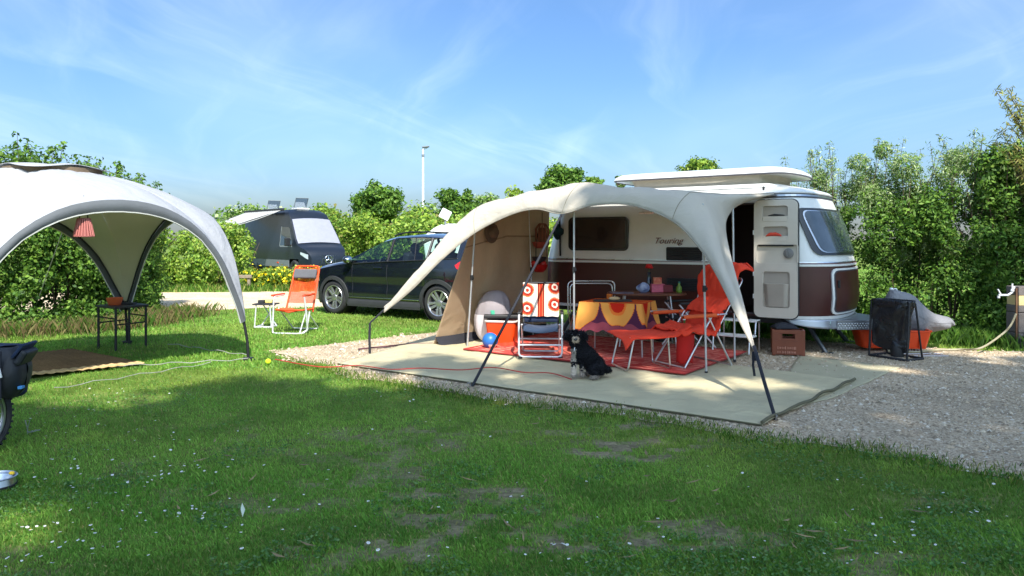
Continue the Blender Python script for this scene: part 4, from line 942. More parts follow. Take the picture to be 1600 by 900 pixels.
# guy straps and pegs
def strap(a, b, w=.016, flat=True):
    mb = MB(); mb.tube([a, a.lerp(b, .5) + V((0, 0, -.008)), b], w, 5); return mb.build('guy_strap', MT['strap'], aw)
def peg(p, d):
    mb = MB(); mb.tube([p + V((0, 0, -.04)), p + V((0, 0, .05)) + d * .03], .008, 6); mb.tube([p + V((0, 0, .05)) + d * .03, p + V((0, 0, .05)) + d * .07], .008, 6); mb.build('peg', MT['steel'], aw)
pM = CG(737, 605); strap(C(877, 336, -2.34), pM); peg(pM, V((0, -1, 0)))
pR = CG(1212, 657); strap(C(1178, 541, -3.2), pR, .017); peg(pR, V((.4, -.9, 0)))
q = C(1178, 553, -3.22); mb = MB(); mb.tube([q, q + V((-.005, -.01, -.10)), q + V((.01, -.01, -.20))], .012, 5); mb.box(q + V((.01, -.0, -.02)), (.05, .03, .08)); mb.build('strap_end', MT['strap'], aw)
pL = CG(578, 553); tl = V((pL.x, pL.y, .405)); mb = MB(); mb.tube([V((pL.x, pL.y, -.02)), V((pL.x - .01, pL.y, .2)), tl], .017, 7); mb.build('peg_rod', MT['strap'], aw)
mb = MB(); mb.tube([tl, C(600, 484, -3.09)], .012, 5); mb.build('guy_strap', MT['strap'], aw)
# things hanging on the wall
def wp(px, py, off=.04):  # point on the wall seen at a photo pixel (wall is the plane x = const in caravan space)
    best = None
    for k in range(200):
        y = -2.2 + 2.2 * k / 199; q = C(px, py, y); u = (y + 2.14) / 2.1; v = q.z / 2.0; xw = wall(min(1, max(0, u)), min(1, max(0, v))).x
        if best is None or abs(q.x - xw) < best[0]: best = (abs(q.x - xw), q)
    return MC @ (best[1] + V((off, -.01, 0)))
RX = Matrix.Rotation(CA, 4, 'Z') @ Matrix.Rotation(R(90), 4, 'Y')
def hat(px, py, r_, m1, m2, name, label, dx=0):
    p = wp(px, py); t = thing(name, label, 'hat', p)
    mb = MB(); mb.lathe([(r_, 0), (r_ * 1.02, .006), (r_ * .55, .012), (r_ * .5, .07), (r_ * .34, .10), (.001, .105)], (0, 0, 0), 22, RX); mb.build('hat', m1, t, smooth=50)
    mb = MB(); mb.lathe([(r_ * .535, .014), (r_ * .545, .018), (r_ * .52, .045), (r_ * .50, .05)], (0, 0, 0), 22, RX, cap=False); mb.build('hat_band', m2, t, smooth=50)
hat(765, 363, .155, mat('straw_hat', rgb(92, 72, 58), .9, var=.2, bump=.4), MT['navy'], 'sun_hat', 'wide brown hat with a navy band hanging high on the brown awning wall')
hat(868, 362, .13, mat('teal_hat', rgb(24, 58, 66), .9, var=.15), mat('maroon_cloth', rgb(96, 50, 44), .9), 'cloth_hat', 'dark teal hat hanging beside the caravan corner under the awning')
# slatted lantern and the tiered hanging basket
p = wp(836, 368, .14); t = thing('hanging_lantern', 'brown slatted lantern hanging at the back of the awning', 'lantern', p); lm = mat('lantern_slat', rgb(128, 76, 52), .7, var=.15)
for i in range(12):
    a = i * 2 * math.pi / 12; mb = MB(); mb.tube([V((.10 * math.cos(a), .10 * math.sin(a), -.14)), V((.105 * math.cos(a), .105 * math.sin(a), .10)), V((.05 * math.cos(a), .05 * math.sin(a), .18))], .011, 5); mb.build('slat', lm, t)
mb = MB(); mb.lathe([(.11, -.155), (.11, -.135), (.0001, -.135)], n=18); mb.lathe([(.06, .17), (.05, .19), (.001, .19)], n=14); mb.build('frame', lm, t, smooth=40)
mb = MB(); mb.tube([V((0, 0, .19)), V((0, 0, .36))], .006, 5); mb.build('hook', MT['black'], t)
mb = MB(); mb.lathe([(.06, -.13), (.075, -.02), (.06, .12), (.0001, .12)], n=14); mb.build('inner_shade', mat('lantern_shade', rgb(112, 70, 52), .7), t, smooth=50)
p = wp(831, 398, .15); t = thing('hanging_basket', 'three-tier hanging wire basket with a red bowl at the bottom, under the awning', 'basket', p)
def bowl(c, r_, h_, m, nm):
    mb = MB(); mb.lathe([(r_ * .45, -h_), (r_ * .8, -h_ * .6), (r_, 0), (r_ * .95, 0), (r_ * .74, -h_ * .55), (r_ * .4, -h_ * .9), (.001, -h_ * .9)], c, 20); return mb.build(nm, m, t, smooth=50)
bowl(V((0, 0, .20)), .115, .10, mat('brick_red', rgb(150, 62, 46), .6), 'tier'); bowl(V((0, 0, -.03)), .115, .11, mat('dark_wire', rgb(48, 36, 38), .7), 'tier'); bowl(V((0, 0, -.15)), .135, .12, MT['red'], 'tier')
mb = MB(); mb.ball((-.08, -.03, -.13), .055, 10, (1.2, 1, .8)); mb.ball((.05, -.02, -.14), .06, 10); mb.build('fruit', mat('red_fruit', rgb(190, 34, 28), .4, var=.2), t, smooth=60)
mb = MB()
for a in (0, 2.1, 4.2): mb.tube([V((.11 * math.cos(a), .11 * math.sin(a), -.14)), V((.11 * math.cos(a), .11 * math.sin(a), .20)), V((0, 0, .45))], .004, 4)
mb.build('chain', MT['black'], t)

# ------------------------------------------------------------------ groundsheet, rug, cable
SHEETM = mat('groundsheet', rgb(188, 177, 142), .85, var=.11, scale=1.7, bump=.3, bscale=420, crease=3.0)
def flat_quad(name, label, cat, px, z, m, nu, nv, amp, seed, edge=0, group=None):
    c = [G(*q) for q in px]; q0, q1, q2, q3 = c
    def fn(u, v):
        p = q0.lerp(q1, u).lerp(q3.lerp(q2, u), v); e = min(u, 1 - u, v, 1 - v); 
        zz = z + amp * (sfbm(p.x * 2.3, p.y * 2.3, seed) ** 2 + .5 * sfbm(p.x * 7, p.y * 7, seed + 3) ** 2) * min(1, .25 + e * 14)
        p = p + V(((sfbm(u * 9, v * 9, seed + 1) - .5) * .03, (sfbm(u * 9 + 7, v * 9, seed + 2) - .5) * .03, 0)); return V((p.x, p.y, zz))
    mb = MB(); mb.grid(fn, nu, nv); o = mb.build(name, m, None, smooth=60, solid=.004); tag(o, label, cat, group); return o, fn
gs2, _ = flat_quad('under_sheet', 'paler second groundsheet lying flat to the right of the main one', 'groundsheet', [(1178, 652), (1300, 624), (1408, 575), (1250, 556)], .011, mat('groundsheet_pale', rgb(174, 165, 134), .85, var=.05, scale=3, bump=.3, bscale=420), 26, 22, .008, 81)
gs, gfn = flat_quad('groundsheet', 'large olive-beige groundsheet with a curled right edge under the awning', 'groundsheet', [(528, 571), (1190, 668), (1337, 597), (700, 520)], .022, SHEETM, 90, 60, .026, 82)
mb = MB(); cvp = [gfn(1.0, v / 24) + V((.0, 0, .018 + .01 * math.sin(v))) for v in range(25)]; mb.tube(cvp, .015, 6); mb.build('rolled_edge', mat('sheet_edge', rgb(92, 88, 66), .9), gs, smooth=60)
mb = MB(); cvp = [gfn(u / 40, 0) + V((0, 0, -.004)) for u in range(41)]; mb.tube(cvp, .008, 5); mb.build('hem', MATS['sheet_edge'], gs, smooth=60)
# red patterned rug: the pattern is woven (flat print)
def rug_mat():
    m = bpy.data.materials.new('rug'); m.use_nodes = True; nt = m.node_tree; n = nt.nodes; l = nt.links; b = n['Principled BSDF']; b.inputs['Roughness'].default_value = .95; b.inputs['Specular IOR Level'].default_value = .1
    a = n.new('ShaderNodeAttribute'); a.attribute_name = 'uvr'; s = n.new('ShaderNodeSeparateXYZ'); l.new(a.outputs['Vector'], s.inputs[0])
    vo = n.new('ShaderNodeTexVoronoi'); vo.inputs['Scale'].default_value = 7; l.new(a.outputs['Vector'], vo.inputs['Vector'])
    wv = n.new('ShaderNodeTexWave'); wv.wave_type = 'RINGS'; wv.inputs['Scale'].default_value = 3.2; wv.inputs['Distortion'].default_value = 6; wv.inputs['Detail'].default_value = 3; l.new(a.outputs['Vector'], wv.inputs['Vector'])
    z = n.new('ShaderNodeTexNoise'); z.inputs['Scale'].default_value = 16; z.inputs['Detail'].default_value = 5; l.new(a.outputs['Vector'], z.inputs['Vector'])
    ad = n.new('ShaderNodeMath'); ad.operation = 'ADD'; l.new(wv.outputs[0], ad.inputs[0]); l.new(vo.outputs['Distance'], ad.inputs[1])
    a2 = n.new('ShaderNodeMath'); a2.operation = 'ADD'; l.new(ad.outputs[0], a2.inputs[0]); l.new(z.outputs[0], a2.inputs[1])
    cr = n.new('ShaderNodeValToRGB'); cr.color_ramp.elements[0].position = .55; cr.color_ramp.elements[1].position = 1.0; cr.color_ramp.elements[0].color = (*rgb(230, 120, 104), 1); cr.color_ramp.elements[1].color = (*rgb(196, 74, 66), 1)
    e = cr.color_ramp.elements.new(.74); e.color = (*rgb(232, 166, 142), 1); e = cr.color_ramp.elements.new(.82); e.color = (*rgb(216, 92, 82), 1)
    mp = n.new('ShaderNodeMapRange'); mp.inputs[1].default_value = 0; mp.inputs[2].default_value = 2; l.new(a2.outputs[0], mp.inputs[0])
    sc_ = n.new('ShaderNodeMath'); sc_.operation = 'MULTIPLY'; sc_.inputs[1].default_value = 1.3; l.new(mp.outputs[0], sc_.inputs[0]); l.new(sc_.outputs[0], cr.inputs[0])
    l.new(cr.outputs[0], b.inputs['Base Color']); return m
c = [G(724, 552), G(1070, 592), G(1166, 556), G(860, 524)]
rf = lambda u, v: (lambda p: V((p.x, p.y, .050 + .008 * sfbm(p.x * 3, p.y * 3, 90))))(c[0].lerp(c[1], u).lerp(c[3].lerp(c[2], u), v))
mb = MB(); mb.grid(rf, 40, 30); rug = mb.build('rug', rug_mat(), None, smooth=60); at = rug.data.attributes.new('uvr', 'FLOAT_VECTOR', 'POINT')
for i, q in enumerate([(i / 40 * 3, j / 30 * 2, 0) for j in range(31) for i in range(41)]): at.data[i].vector = q
tag(rug, 'red patterned oriental rug on the groundsheet under the table and chairs', 'rug')
mb = MB()
for u0, u1, v0, v1 in ((0, 1, 0, .0), (1, 1, 0, 1), (1, 0, 1, 1), (0, 0, 1, 0)): mb.tube([rf(u0 + (u1 - u0) * k / 12, v0 + (v1 - v0) * k / 12) for k in range(13)], .009, 5)
mb.build('binding', mat('rug_binding', rgb(150, 46, 40), .9), rug)
mb = MB(); cp = [G(a, b, .03) for a, b in ((430, 566), (500, 578), (560, 576), (610, 582), (660, 580), (720, 583), (770, 579), (820, 587), (860, 588), (893, 598))]; mb.tube(catmull([p + V((0, 0, .035)) for p in cp], 60), .006, 5)
tag(mb.build('dog_lead', mat('red_cord', rgb(176, 52, 44), .8), None, smooth=60), 'thin red lead snaking across the groundsheet to the dog', 'lead')
mb = MB(); cp = [G(a, b) for a, b in ((560, 549), (600, 545), (640, 541), (676, 540))]; mb.tube(catmull([p + V((0, 0, .03)) for p in cp], 20), .012, 5)
tag(mb.build('loose_cord', mat('purple_cord', rgb(96, 62, 66), .8), None, smooth=60), 'dark reddish cord lying on the gravel at the left end of the awning', 'cord')

# ------------------------------------------------------------------ domed shelter on the left
GZW = mat('shelter_cloth', rgb(180, 182, 187), .62, var=.03, scale=2, bump=.12, bscale=14, trans=.24, crease=1.8)
GZI = mat('shelter_lining', rgb(226, 218, 182), .8, var=.04, scale=2, bump=.12, bscale=20, trans=.5)
GZB = mat('shelter_trim', rgb(96, 100, 104), .75, var=.08, bump=.2, bscale=20)
F1 = V((-3.285, 9.21, 0)); eu = V((-2.265, 1.49, 0)).normalized(); ev = V((eu.y, -eu.x, 0)); ev = ev if ev.y < 0 else -ev
F2 = F1 + eu * 2.75; F3 = F1 + ev * 3.28; F4 = F2 + ev * 3.28; GC_ = (F1 + F4) / 2
gz = thing('dome_shelter', 'white domed event shelter with grey arched edges on the lawn at the left', 'shelter', GC_)
FT = [F1, F2, F4, F3]
def arch_z(q): q = abs(q); return interp(q, [(0, 1.925), (.1, 1.918), (.2, 1.895), (.3, 1.855), (.4, 1.79), (.5, 1.695), (.6, 1.57), (.7, 1.40), (.766, 1.26), (.83, 1.08), (.875, .93), (.92, .79), (.96, .66), (1, .5)])
GT = [(0, 1), (.25, .95), (.4, .88), (.5, .82), (.6, .752), (.68, .685), (.75, .61), (.80, .545), (.85, .46), (.89, .38), (.93, .27), (.965, .145), (1, 0)]
def gdome(a, b, w, t, off=0):
    """panel between feet a and b: w in -1..1 along its edge, t 0..1 from crown to edge"""
    m = (a + b) / 2; h = (b - a) / 2; edge = m + h * w; out = (m - GC_).normalized(); edge = edge + out * .10 * (1 - w * w)
    zb = arch_z(w); gc = interp(t, GT); gg = (1 - t * t) * (1 - w * w) + gc * w * w; tt = t * (1 - .015 * w ** 8)
    p = GC_ + (edge - GC_) * tt; z = zb + (2.33 - zb) * gg
    z += (.03 * (sfbm(w * 3 + a.x * 3, t * 3, 95) - .5) + .022 * (sfbm(w * 9 + a.x * 5 + t * 4, t * 2.5, 96) - .5)) * min(1, t * 3) * min(1, (1.02 - t) * 6)
    p.z = z + off; return p
def dens(w): return math.copysign(1 - (1 - abs(w)) ** 1.5, w)
for i in range(4):
    a, b = FT[i], FT[(i + 1) % 4]
    mb = MB(); mb.grid(lambda u, v: gdome(a, b, dens(2 * u - 1), .10 + .90 * v), 64, 22); mb.build('canopy_panel', GZW, gz, smooth=80, world=True)
    mb = MB(); mb.grid(lambda u, v: gdome(a, b, dens(2 * u - 1), .10 + .90 * v, -.014) * 1.0, 64, 22); mb.build('lining', GZI, gz, smooth=80, world=True)
    # grey band hanging along the arched edge
    def band_(u, v):
        w = dens(2 * u - 1); p = gdome(a, b, w, 1.0); m = (a + b) / 2; h = (b - a) / 2; d = 1e-3; q = gdome(a, b, w + d if w < .5 else w - d, 1.0); tn = (q - p) * (1 if w < .5 else -1); tn.normalize(); out = (m - GC_).normalized(); nn = tn.cross(out).normalized()
        if nn.z > 0 or (abs(nn.z) < .05 and (nn.dot(m - p) < 0)): nn = -nn
        k = .128 * (1 - .36 * min(1, abs(w) / .6) ** 2); return p + nn * k * v + out * .02 * math.sin(v * 3.1) + out * .01 * sfbm(u * 30, v, 97)
    mb = MB(); mb.grid(band_, 60, 4); mb.build('arch_band', GZB, gz, smooth=80, world=True)
    mb = MB(); mb.tube([band_(k / 60, 1) for k in range(61)], .008, 5); mb.build('band_piping', mat('piping', rgb(196, 196, 190), .7), gz, world=True)
    # pole along the ridge down to the foot
    f = FT[i]; pts = []
    for k in range(17):
        t = .12 + .86 * k / 16; p = gdome(FT[i], FT[(i + 1) % 4], -1, t, -.035); pts.append(p)
    mb = MB(); mb.tube([band_(k / 80, .12) + (GC_ - (a + b) / 2).normalized() * .03 for k in range(81)], .012, 7); mb.build('arch_pole', MT['dark'], gz, smooth=60, world=True)
    mb = MB(); mb.tube([pts[-1], f.lerp(GC_, .006) + V((0, 0, .25)), f + V((0, 0, .0))], [.017, .019, .019], 8); leg = mb.build('leg', MT['black'], gz, smooth=60, world=True)
    mb = MB(); mb.box(f + V((0, 0, .02)), (.11, .09, .035)); mb.tube([f + V((0, 0, .02)), f + (f - GC_).normalized() * .10 + V((0, 0, .005))], .012, 5); mb.build('foot', MT['black'], leg, world=True)
# crown cap standing over a ring of brown mesh
CAPR = .56
def cap(u, v):
    a = 2 * math.pi * u; rr = CAPR * v * (1 + .10 * math.cos(4 * (a - R(14)))); z = 2.375 - .05 * v ** 2 + .025 * v * math.cos(4 * (a - R(14)) + math.pi); return GC_ + V((rr * math.cos(a), rr * math.sin(a), z))
mb = MB(); mb.grid(cap, 48, 8); mb.build('crown_cap', GZW, gz, smooth=80, world=True, solid=.006)
mb = MB(); mb.grid(lambda u, v: GC_ + V(((CAPR * .9) * math.cos(6.2832 * u), (CAPR * .9) * math.sin(6.2832 * u), 2.25 + .07 * v)), 48, 1); mb.build('vent_mesh', mat('vent_mesh', rgb(112, 96, 78), .9), gz, world=True)
# small round print on the far inner panel
# guy lines
gm = MB(); gm.tube([gdome(F2, F4, -.5, 1.0), G(47, 503)], .007, 5); gm.tube([gdome(F1, F2, .35, 1) , G(300, 520)], .004, 4) if False else None
gm.build('guy_line', MT['rope'], gz, world=True)
for a, b, s in (((388, 560), (262, 541), 0), ((388, 566), (170, 578), 1), ((330, 572), (85, 613), 2)):
    mb = MB(); p, q = G(*a), G(*b); mb.tube([p.lerp(q, k / 14) + V((0, 0, .04 + .012 * math.sin(k * 1.7 + s))) for k in range(15)], .005 if s < 2 else .004, 5); mb.build('guy_line', MT['rope'], gz, world=True)
# ribbed paper lamp hung in the arch
p = P(131, 354, 7.55); t = thing('hanging_lampshade', 'dusty pink ribbed lampshade hanging in the arch of the white shelter', 'lampshade', p)
pm_ = mat('pink_slat', rgb(176, 106, 98), .75, var=.1)
for i in range(20):
    a = i * 2 * math.pi / 20; mb = MB(); mb.tube([V((.058 * math.cos(a), .058 * math.sin(a), .075)), V((.093 * math.cos(a), .093 * math.sin(a), -.10))], .0085, 4); mb.build('rib', pm_, t)
mb = MB(); mb.lathe([(.064, .07), (.064, .085), (.0001, .085)], n=18); mb.lathe([(.097, -.105), (.097, -.09), (.085, -.09)], n=18, cap=False); mb.lathe([(.05, .07), (.082, -.095)], n=18, cap=False); mb.build('ring', mat('pink_dark', rgb(150, 84, 80), .75), t, smooth=40)
mb = MB(); mb.tube([V((-.045, 0, .08)), V((-.045, 0, .17)), V((0, 0, .20)), V((.04, 0, .17)), V((.04, 0, .08))], .006, 5); mb.tube([V((0, 0, .195)), V((0.0, 0, .32))], .003, 4); mb.build('strap', MT['strap'], t)
# coir mat
MATM = speckle('coir', [rgb(112, 86, 58), rgb(150, 120, 84), rgb(132, 104, 70)], 120, 3, .6)
c2 = [G(-70, 612), G(42, 597), G(212, 571), G(112, 551)]
mq = [G(-90, 603), G(214, 571), G(112, 550), G(-40, 566)]
def coir(u, v):
    p = mq[0].lerp(mq[1], u).lerp(mq[3].lerp(mq[2], u), v); return V((p.x, p.y, .036 + .012 * sfbm(p.x * 4, p.y * 4, 101) + .006 * math.sin(u * 120)))
mb = MB(); mb.grid(coir, 60, 20); o = mb.build('coir_mat', MATM, None, smooth=60, solid=.012); tag(o, 'brown woven coir mat with a pale border on the grass under the white shelter', 'mat')
mb = MB(); mb.grid(lambda u, v: coir(u, -.10 + .10 * v) + V((0, 0, .004)), 60, 1); mb.build('border', mat('mat_border', rgb(204, 172, 122), .9, var=.1, bump=.4), o, solid=.012)
# folding table and bowl
p4 = [G(154, 545), G(181, 550), G(228, 543), G(202, 538)]; tc_ = sum(p4, V()) / 4
tb = thing('folding_table', 'black folding table standing under the white shelter', 'table', tc_); th_ = .575
for q in p4:
    mb = MB(); mb.tube([q + V((0, 0, 0)), q + V((0, 0, th_))], .017, 7); mb.build('leg', MT['black'], tb, smooth=60, world=True)
o4 = [tc_ + (q - tc_) * 1.13 for q in p4]; order = [0, 1, 2, 3]
mb = MB(); mb.prism([V((o4[i].x, o4[i].y, th_)) for i in order], (0, 0, .03)); mb.build('tabletop', MT['dark'], tb, bevel=.006, world=True)
mb = MB()
for i, j in ((0, 3), (1, 2), (0, 1), (2, 3)): mb.tube([p4[i] + V((0, 0, .36 if i in (0, 1) and j in (3, 2) else .44)), p4[j] + V((0, 0, .36 if i in (0, 1) and j in (3, 2) else .44))], .010, 6)
mb.build('brace', MT['black'], tb, world=True)
pb = tc_ + (p4[0] - tc_) * .30 + (p4[1] - tc_) * .12; t = MB(); t.lathe([(.075, 0), (.095, .05), (.108, .10), (.104, .10), (.09, .05), (.06, .012), (.0001, .012)], (pb.x, pb.y, th_ + .031), 20)
tag(t.build('terracotta_bowl', mat('terracotta', rgb(196, 92, 46), .6, var=.1), None, smooth=40), 'orange round bowl on the black folding table', 'bowl')
t = MB(); t.box((tc_.x + .08, tc_.y + .02, th_ + .042), (.16, .11, .02)); tag(t.build('dark_tray', MT['black'], None, bevel=.004), 'small dark flat box beside the bowl on the black folding table', 'box')
# ------------------------------------------------------------------ the black car
CARP = mat('car_paint', rgb(16, 20, 30), .12, var=.05, coat=1.0, spec=.6)
TRIM = mat('car_trim', (.028, .029, .031), .6, var=.15)
CARG = glass_mat('car_glass', (.66, .80, .76), .965)
CHROME = mat('chrome', (.7, .7, .72), .12, metal=1, var=.03)
ALLOY = mat('alloy', (.55, .55, .57), .3, metal=.9, var=.06)
WB = 1.335; wr = G(683, 503); wf = G(523, 491); cd = (wf - wr).normalized(); cang = math.atan2(cd.y, cd.x); cmid = (wr + wf) / 2
side_n = V((cd.y, -cd.x, 0)); side_n = side_n if side_n.y < 0 else -side_n      # towards the camera: the car's left
HW = .90; cc = cmid - side_n * (HW - .02)
car = thing('parked_car', 'black estate-style family car parked on the grass behind the awning', 'car', (cc.x, cc.y, 0), cang)
# the car's left is +y in its own space
def zroof(x): return interp(x, [(-2.2, .90), (-2.12, 1.16), (-2.0, 1.40), (-1.86, 1.52), (-1.7, 1.56), (-1.3, 1.60), (-.8, 1.625), (-.3, 1.62), (.05, 1.58), (.35, 1.46), (.7, 1.26), (1.02, 1.10), (1.3, 1.065), (1.7, 1.0), (2.0, .90), (2.15, .79), (2.22, .68)])
def zbelt(x): return interp(x, [(-2.2, .84), (-2.1, 1.08), (-1.9, 1.17), (-1.0, 1.12), (0, 1.075), (.8, 1.03), (1.02, 1.025), (1.3, .985), (1.7, .92), (2.0, .82), (2.15, .72), (2.22, .62)])
def hwid(x): return interp(x, [(-2.22, .62), (-2.12, .78), (-1.9, .87), (-1.5, .905), (0, .905), (1.4, .90), (1.8, .86), (2.05, .74), (2.17, .58), (2.22, .40)])
def bw(x, z):        # half-width of the lower body
    k = interp(z, [(.2, -.05), (.30, -.02), (.45, .0), (.62, .0), (.80, .012), (.95, .004), (1.08, -.015), (1.2, -.035)]); return hwid(x) + k
def xsec(x):
    """belt, glass top, roof edge, roof centre"""
    zb, zr = zbelt(x), zroof(x); h = max(.0, zr - zb); g = min(1, h / .5); yb = bw(x, zb)
    return [(yb, zb), (yb - .02 - .19 * g, zb + h * (.84 if h > .12 else .5)), (yb - .16 - .17 * g, zr - .03 * g - .005), (0, zr)]
XS = [-2.2, -2.12, -2.0, -1.86, -1.72, -1.45, -1.10, -1.03, -.8, -.5, -.15, -.07, .15, .35, .55, .70, .86, 1.02, 1.3, 1.7, 2.0, 2.15, 2.22]
def strip_skip(x0, x1, k):
    m = (x0 + x1) / 2
    if k == 0 and (-1.72 < m < -1.10 or -1.03 < m < -.15 or -.07 < m < .86): return True      # side glass
    if k == 2 and (.15 < m < 1.0): return True                                                # windscreen
    if k in (1,) and False: return True
    return False
for sgn in (1, -1):
    mb = MB(); sec = [xsec(x) for x in XS]; vs = []; fs = []
    sub = 3
    for i, x in enumerate(XS):
        for j, (y, z) in enumerate(sec[i]): vs.append(V((x, y * sgn, z)))
    for i in range(len(XS) - 1):
        for k in range(3):
            if strip_skip(XS[i], XS[i + 1], k): continue
            a = i * 4 + k; fs.append((a, a + 1, a + 5, a + 4))
    mb.add(vs, fs); mb.build('upper_body', CARP, car, smooth=38)
    # lower flank with wheel arches cut out of a fine grid
    RA = .385; gx_ = np.arange(-2.22, 2.221, .03); nz_ = 20; vs = []; idx = {}; fs = []
    def zz(x, j): lo = .21 + (.06 if abs(x) > 1.8 else 0); return lo + (zbelt(x) - lo) * j / nz_
    P2 = [[None] * (nz_ + 1) for _ in gx_]
    for i, x in enumerate(gx_):
        for j in range(nz_ + 1):
            z = zz(x, j); X_, Z_ = x, z
            for wx in (-WB, WB):
                dd = math.hypot(X_ - wx, Z_ - .345)
                if RA - .03 < dd < RA + .012: s = RA / dd; X_, Z_ = wx + (X_ - wx) * s, .345 + (Z_ - .345) * s
            P2[i][j] = len(vs); y = bw(X_, Z_) - .018 * max(0, math.sin((Z_ - .5) / .28 * math.pi)) * (1 if .5 < Z_ < .78 and abs(X_) < 1.0 else 0)
            vs.append(V((X_, y * sgn, Z_)))
    for i in range(len(gx_) - 1):
        for j in range(nz_):
            q = [P2[i][j], P2[i + 1][j], P2[i + 1][j + 1], P2[i][j + 1]]; c_ = sum((vs[k] for k in q), V()) / 4
            if any(math.hypot(c_.x - wx, c_.z - .345) < RA for wx in (-WB, WB)): continue
            fs.append(tuple(q))
    mb = MB(); mb.add(vs, fs); mb.build('body_side', CARP, car, smooth=35)
    # plastic sill and arches
    for wx in (-WB, WB):
        mb = MB(); ar = []
        for k in range(25):
            a = R(-18 + 216 * k / 24)
            for rr, o in ((RA - .03, .0), (RA - .028, .016), (RA + .045, .014), (RA + .05, .0)):
                x, z = wx + rr * math.cos(a), .345 + rr * math.sin(a); ar.append(V((x, (bw(x, max(.2, z)) + o) * sgn, z)))
        mb.add(ar, [(i * 4 + j, i * 4 + j + 1, i * 4 + 5 + j, i * 4 + 4 + j) for i in range(24) for j in range(3)]); mb.build('wheel_arch', TRIM, car, smooth=40)
        mb = MB(); mb.lathe([(RA - .01, 0), (RA - .01, .34), (.0001, .34)], (wx, (HW - .03) * sgn, .345), 24, Matrix.Rotation(R(90 * sgn), 4, 'X'), cap=False); mb.build('wheel_well', MT['black'], car)
    mb = MB(); mb.grid(lambda u, v: V((-.93 + 1.86 * u, (bw(0, .32) + (.018, .022, .016, .0)[min(3, int(v * 3 + .01))]) * sgn, .195 + .155 * v)), 8, 3); mb.build('sill', TRIM, car)
    mb = MB(); mb.box((0, (bw(0, .37) + .012) * sgn, .375), (1.8, .012, .016)); mb.build('sill_strip', CHROME, car, bevel=.003)
    # glass
    def pane(x0, x1, k, sl0=0, sl1=0, ins=.012):
        mb = MB()
        def fn(u, v):
            a = x0 + ins + (sl0 * v); b = x1 - ins - (sl1 * v); x = a + (b - a) * u; s = xsec(x); v2 = .03 + .94 * v; y = s[k][0] + (s[k + 1][0] - s[k][0]) * v2; z = s[k][1] + (s[k + 1][1] - s[k][1]) * v2; return V((x, (y + .004) * sgn, z + .0))
        mb.grid(fn, 14, 5); return mb.build('side_window', CARG, car, smooth=60)
    pane(-1.72, -1.10, 0); pane(-1.03, -.15, 0); pane(-.07, .86, 0, 0, .0)
    mb = MB()
    for xx in (-1.065, -.11): 
        mb = MB(); s = xsec(xx); mb.tube([V((xx, (s[0][0] + .008) * sgn, s[0][1])), V((xx - .0, (s[1][0] + .008) * sgn, s[1][1]))], .022, 6); mb.build('window_pillar', MT['black'], car)
    mb = MB(); xx = -.78; s = xsec(xx); s2 = xsec(-.66); mb.tube([V((xx, (s[0][0] + .006) * sgn, s[0][1])), V((-.66, (s2[1][0] + .006) * sgn, s2[1][1]))], .008, 5); mb.build('window_pillar', MT['black'], car)
    mb = MB(); mb.tube([V((x, (xsec(x)[0][0] + .006) * sgn, xsec(x)[0][1] + .005)) for x in np.linspace(-1.75, .9, 20)], .011, 5); mb.build('window_trim', MT['black'], car)
    mb = MB(); mb.tube([V((x, (xsec(x)[2][0] - .02) * sgn, xsec(x)[3][1] + .03 - .035 * (abs(t - .5) * 2) ** 6)) for t, x in [(k / 20, -1.75 + 1.75 * k / 20) for k in range(21)]], .016, 6); mb.build('roof_rail', MT['black'], car, smooth=60)
    mb = MB(); mb.ball((.84, .99 * sgn, 1.11), .11, 12, (.75, 1.05, .72)); mb.box((.84, .91 * sgn, 1.06), (.08, .1, .03)); mi = mb.build('mirror', CARP, car, smooth=60)
    mb = MB(); mb.ball((.79, 1.0 * sgn, 1.11), .09, 10, (.5, .95, .68)); mb.build('mirror_glass', mat('mirror_glass', (.6, .7, .72), .05, metal=1, var=.02), mi, smooth=60)
    for xx in (-.11, .80, -1.0):
        mb = MB(); mb.tube([V((xx, (bw(xx, z) + .0015 - .018 * max(0, math.sin((z - .5) / .28 * math.pi)) * (1 if .5 < z < .78 else 0)) * sgn, z)) for z in np.linspace(.36, 1.02, 9)], .004, 4); mb.build('door_gap', MT['black'], car)
    for xx in (-.88, .12):
        mb = MB(); mb.box((xx, (bw(xx, .97) + .014) * sgn, .965), (.20, .022, .03)); mb.build('door_handle', CARP, car, bevel=.008)
    mb = MB(); pl = []
    for j, z in enumerate(np.linspace(.90, 1.14, 6)):
        for i in range(7):
            x = -2.15 + (.46 - abs(z - 1.03) * 1.6) * i / 6; pl.append(V((x, (bw(x, z) + .014) * sgn, z)))
    mb.add(pl, [(j * 7 + i, j * 7 + i + 1, j * 7 + i + 8, j * 7 + i + 7) for j in range(5) for i in range(6)]); mb.build('tail_light', mat('tail_red', rgb(206, 26, 24), .2, var=.15, coat=.8), car, smooth=60)
    mb = MB(); pl = []
    for j, z in enumerate(np.linspace(.66, .78, 4)):
        for i in range(6): x = 1.72 + .42 * i / 5; pl.append(V((x, (bw(x, z) + .008) * sgn, z)))
    mb.add(pl, [(j * 6 + i, j * 6 + i + 1, j * 6 + i + 7, j * 6 + i + 6) for j in range(3) for i in range(5)]); mb.build('headlight', CHROME, car, smooth=60)
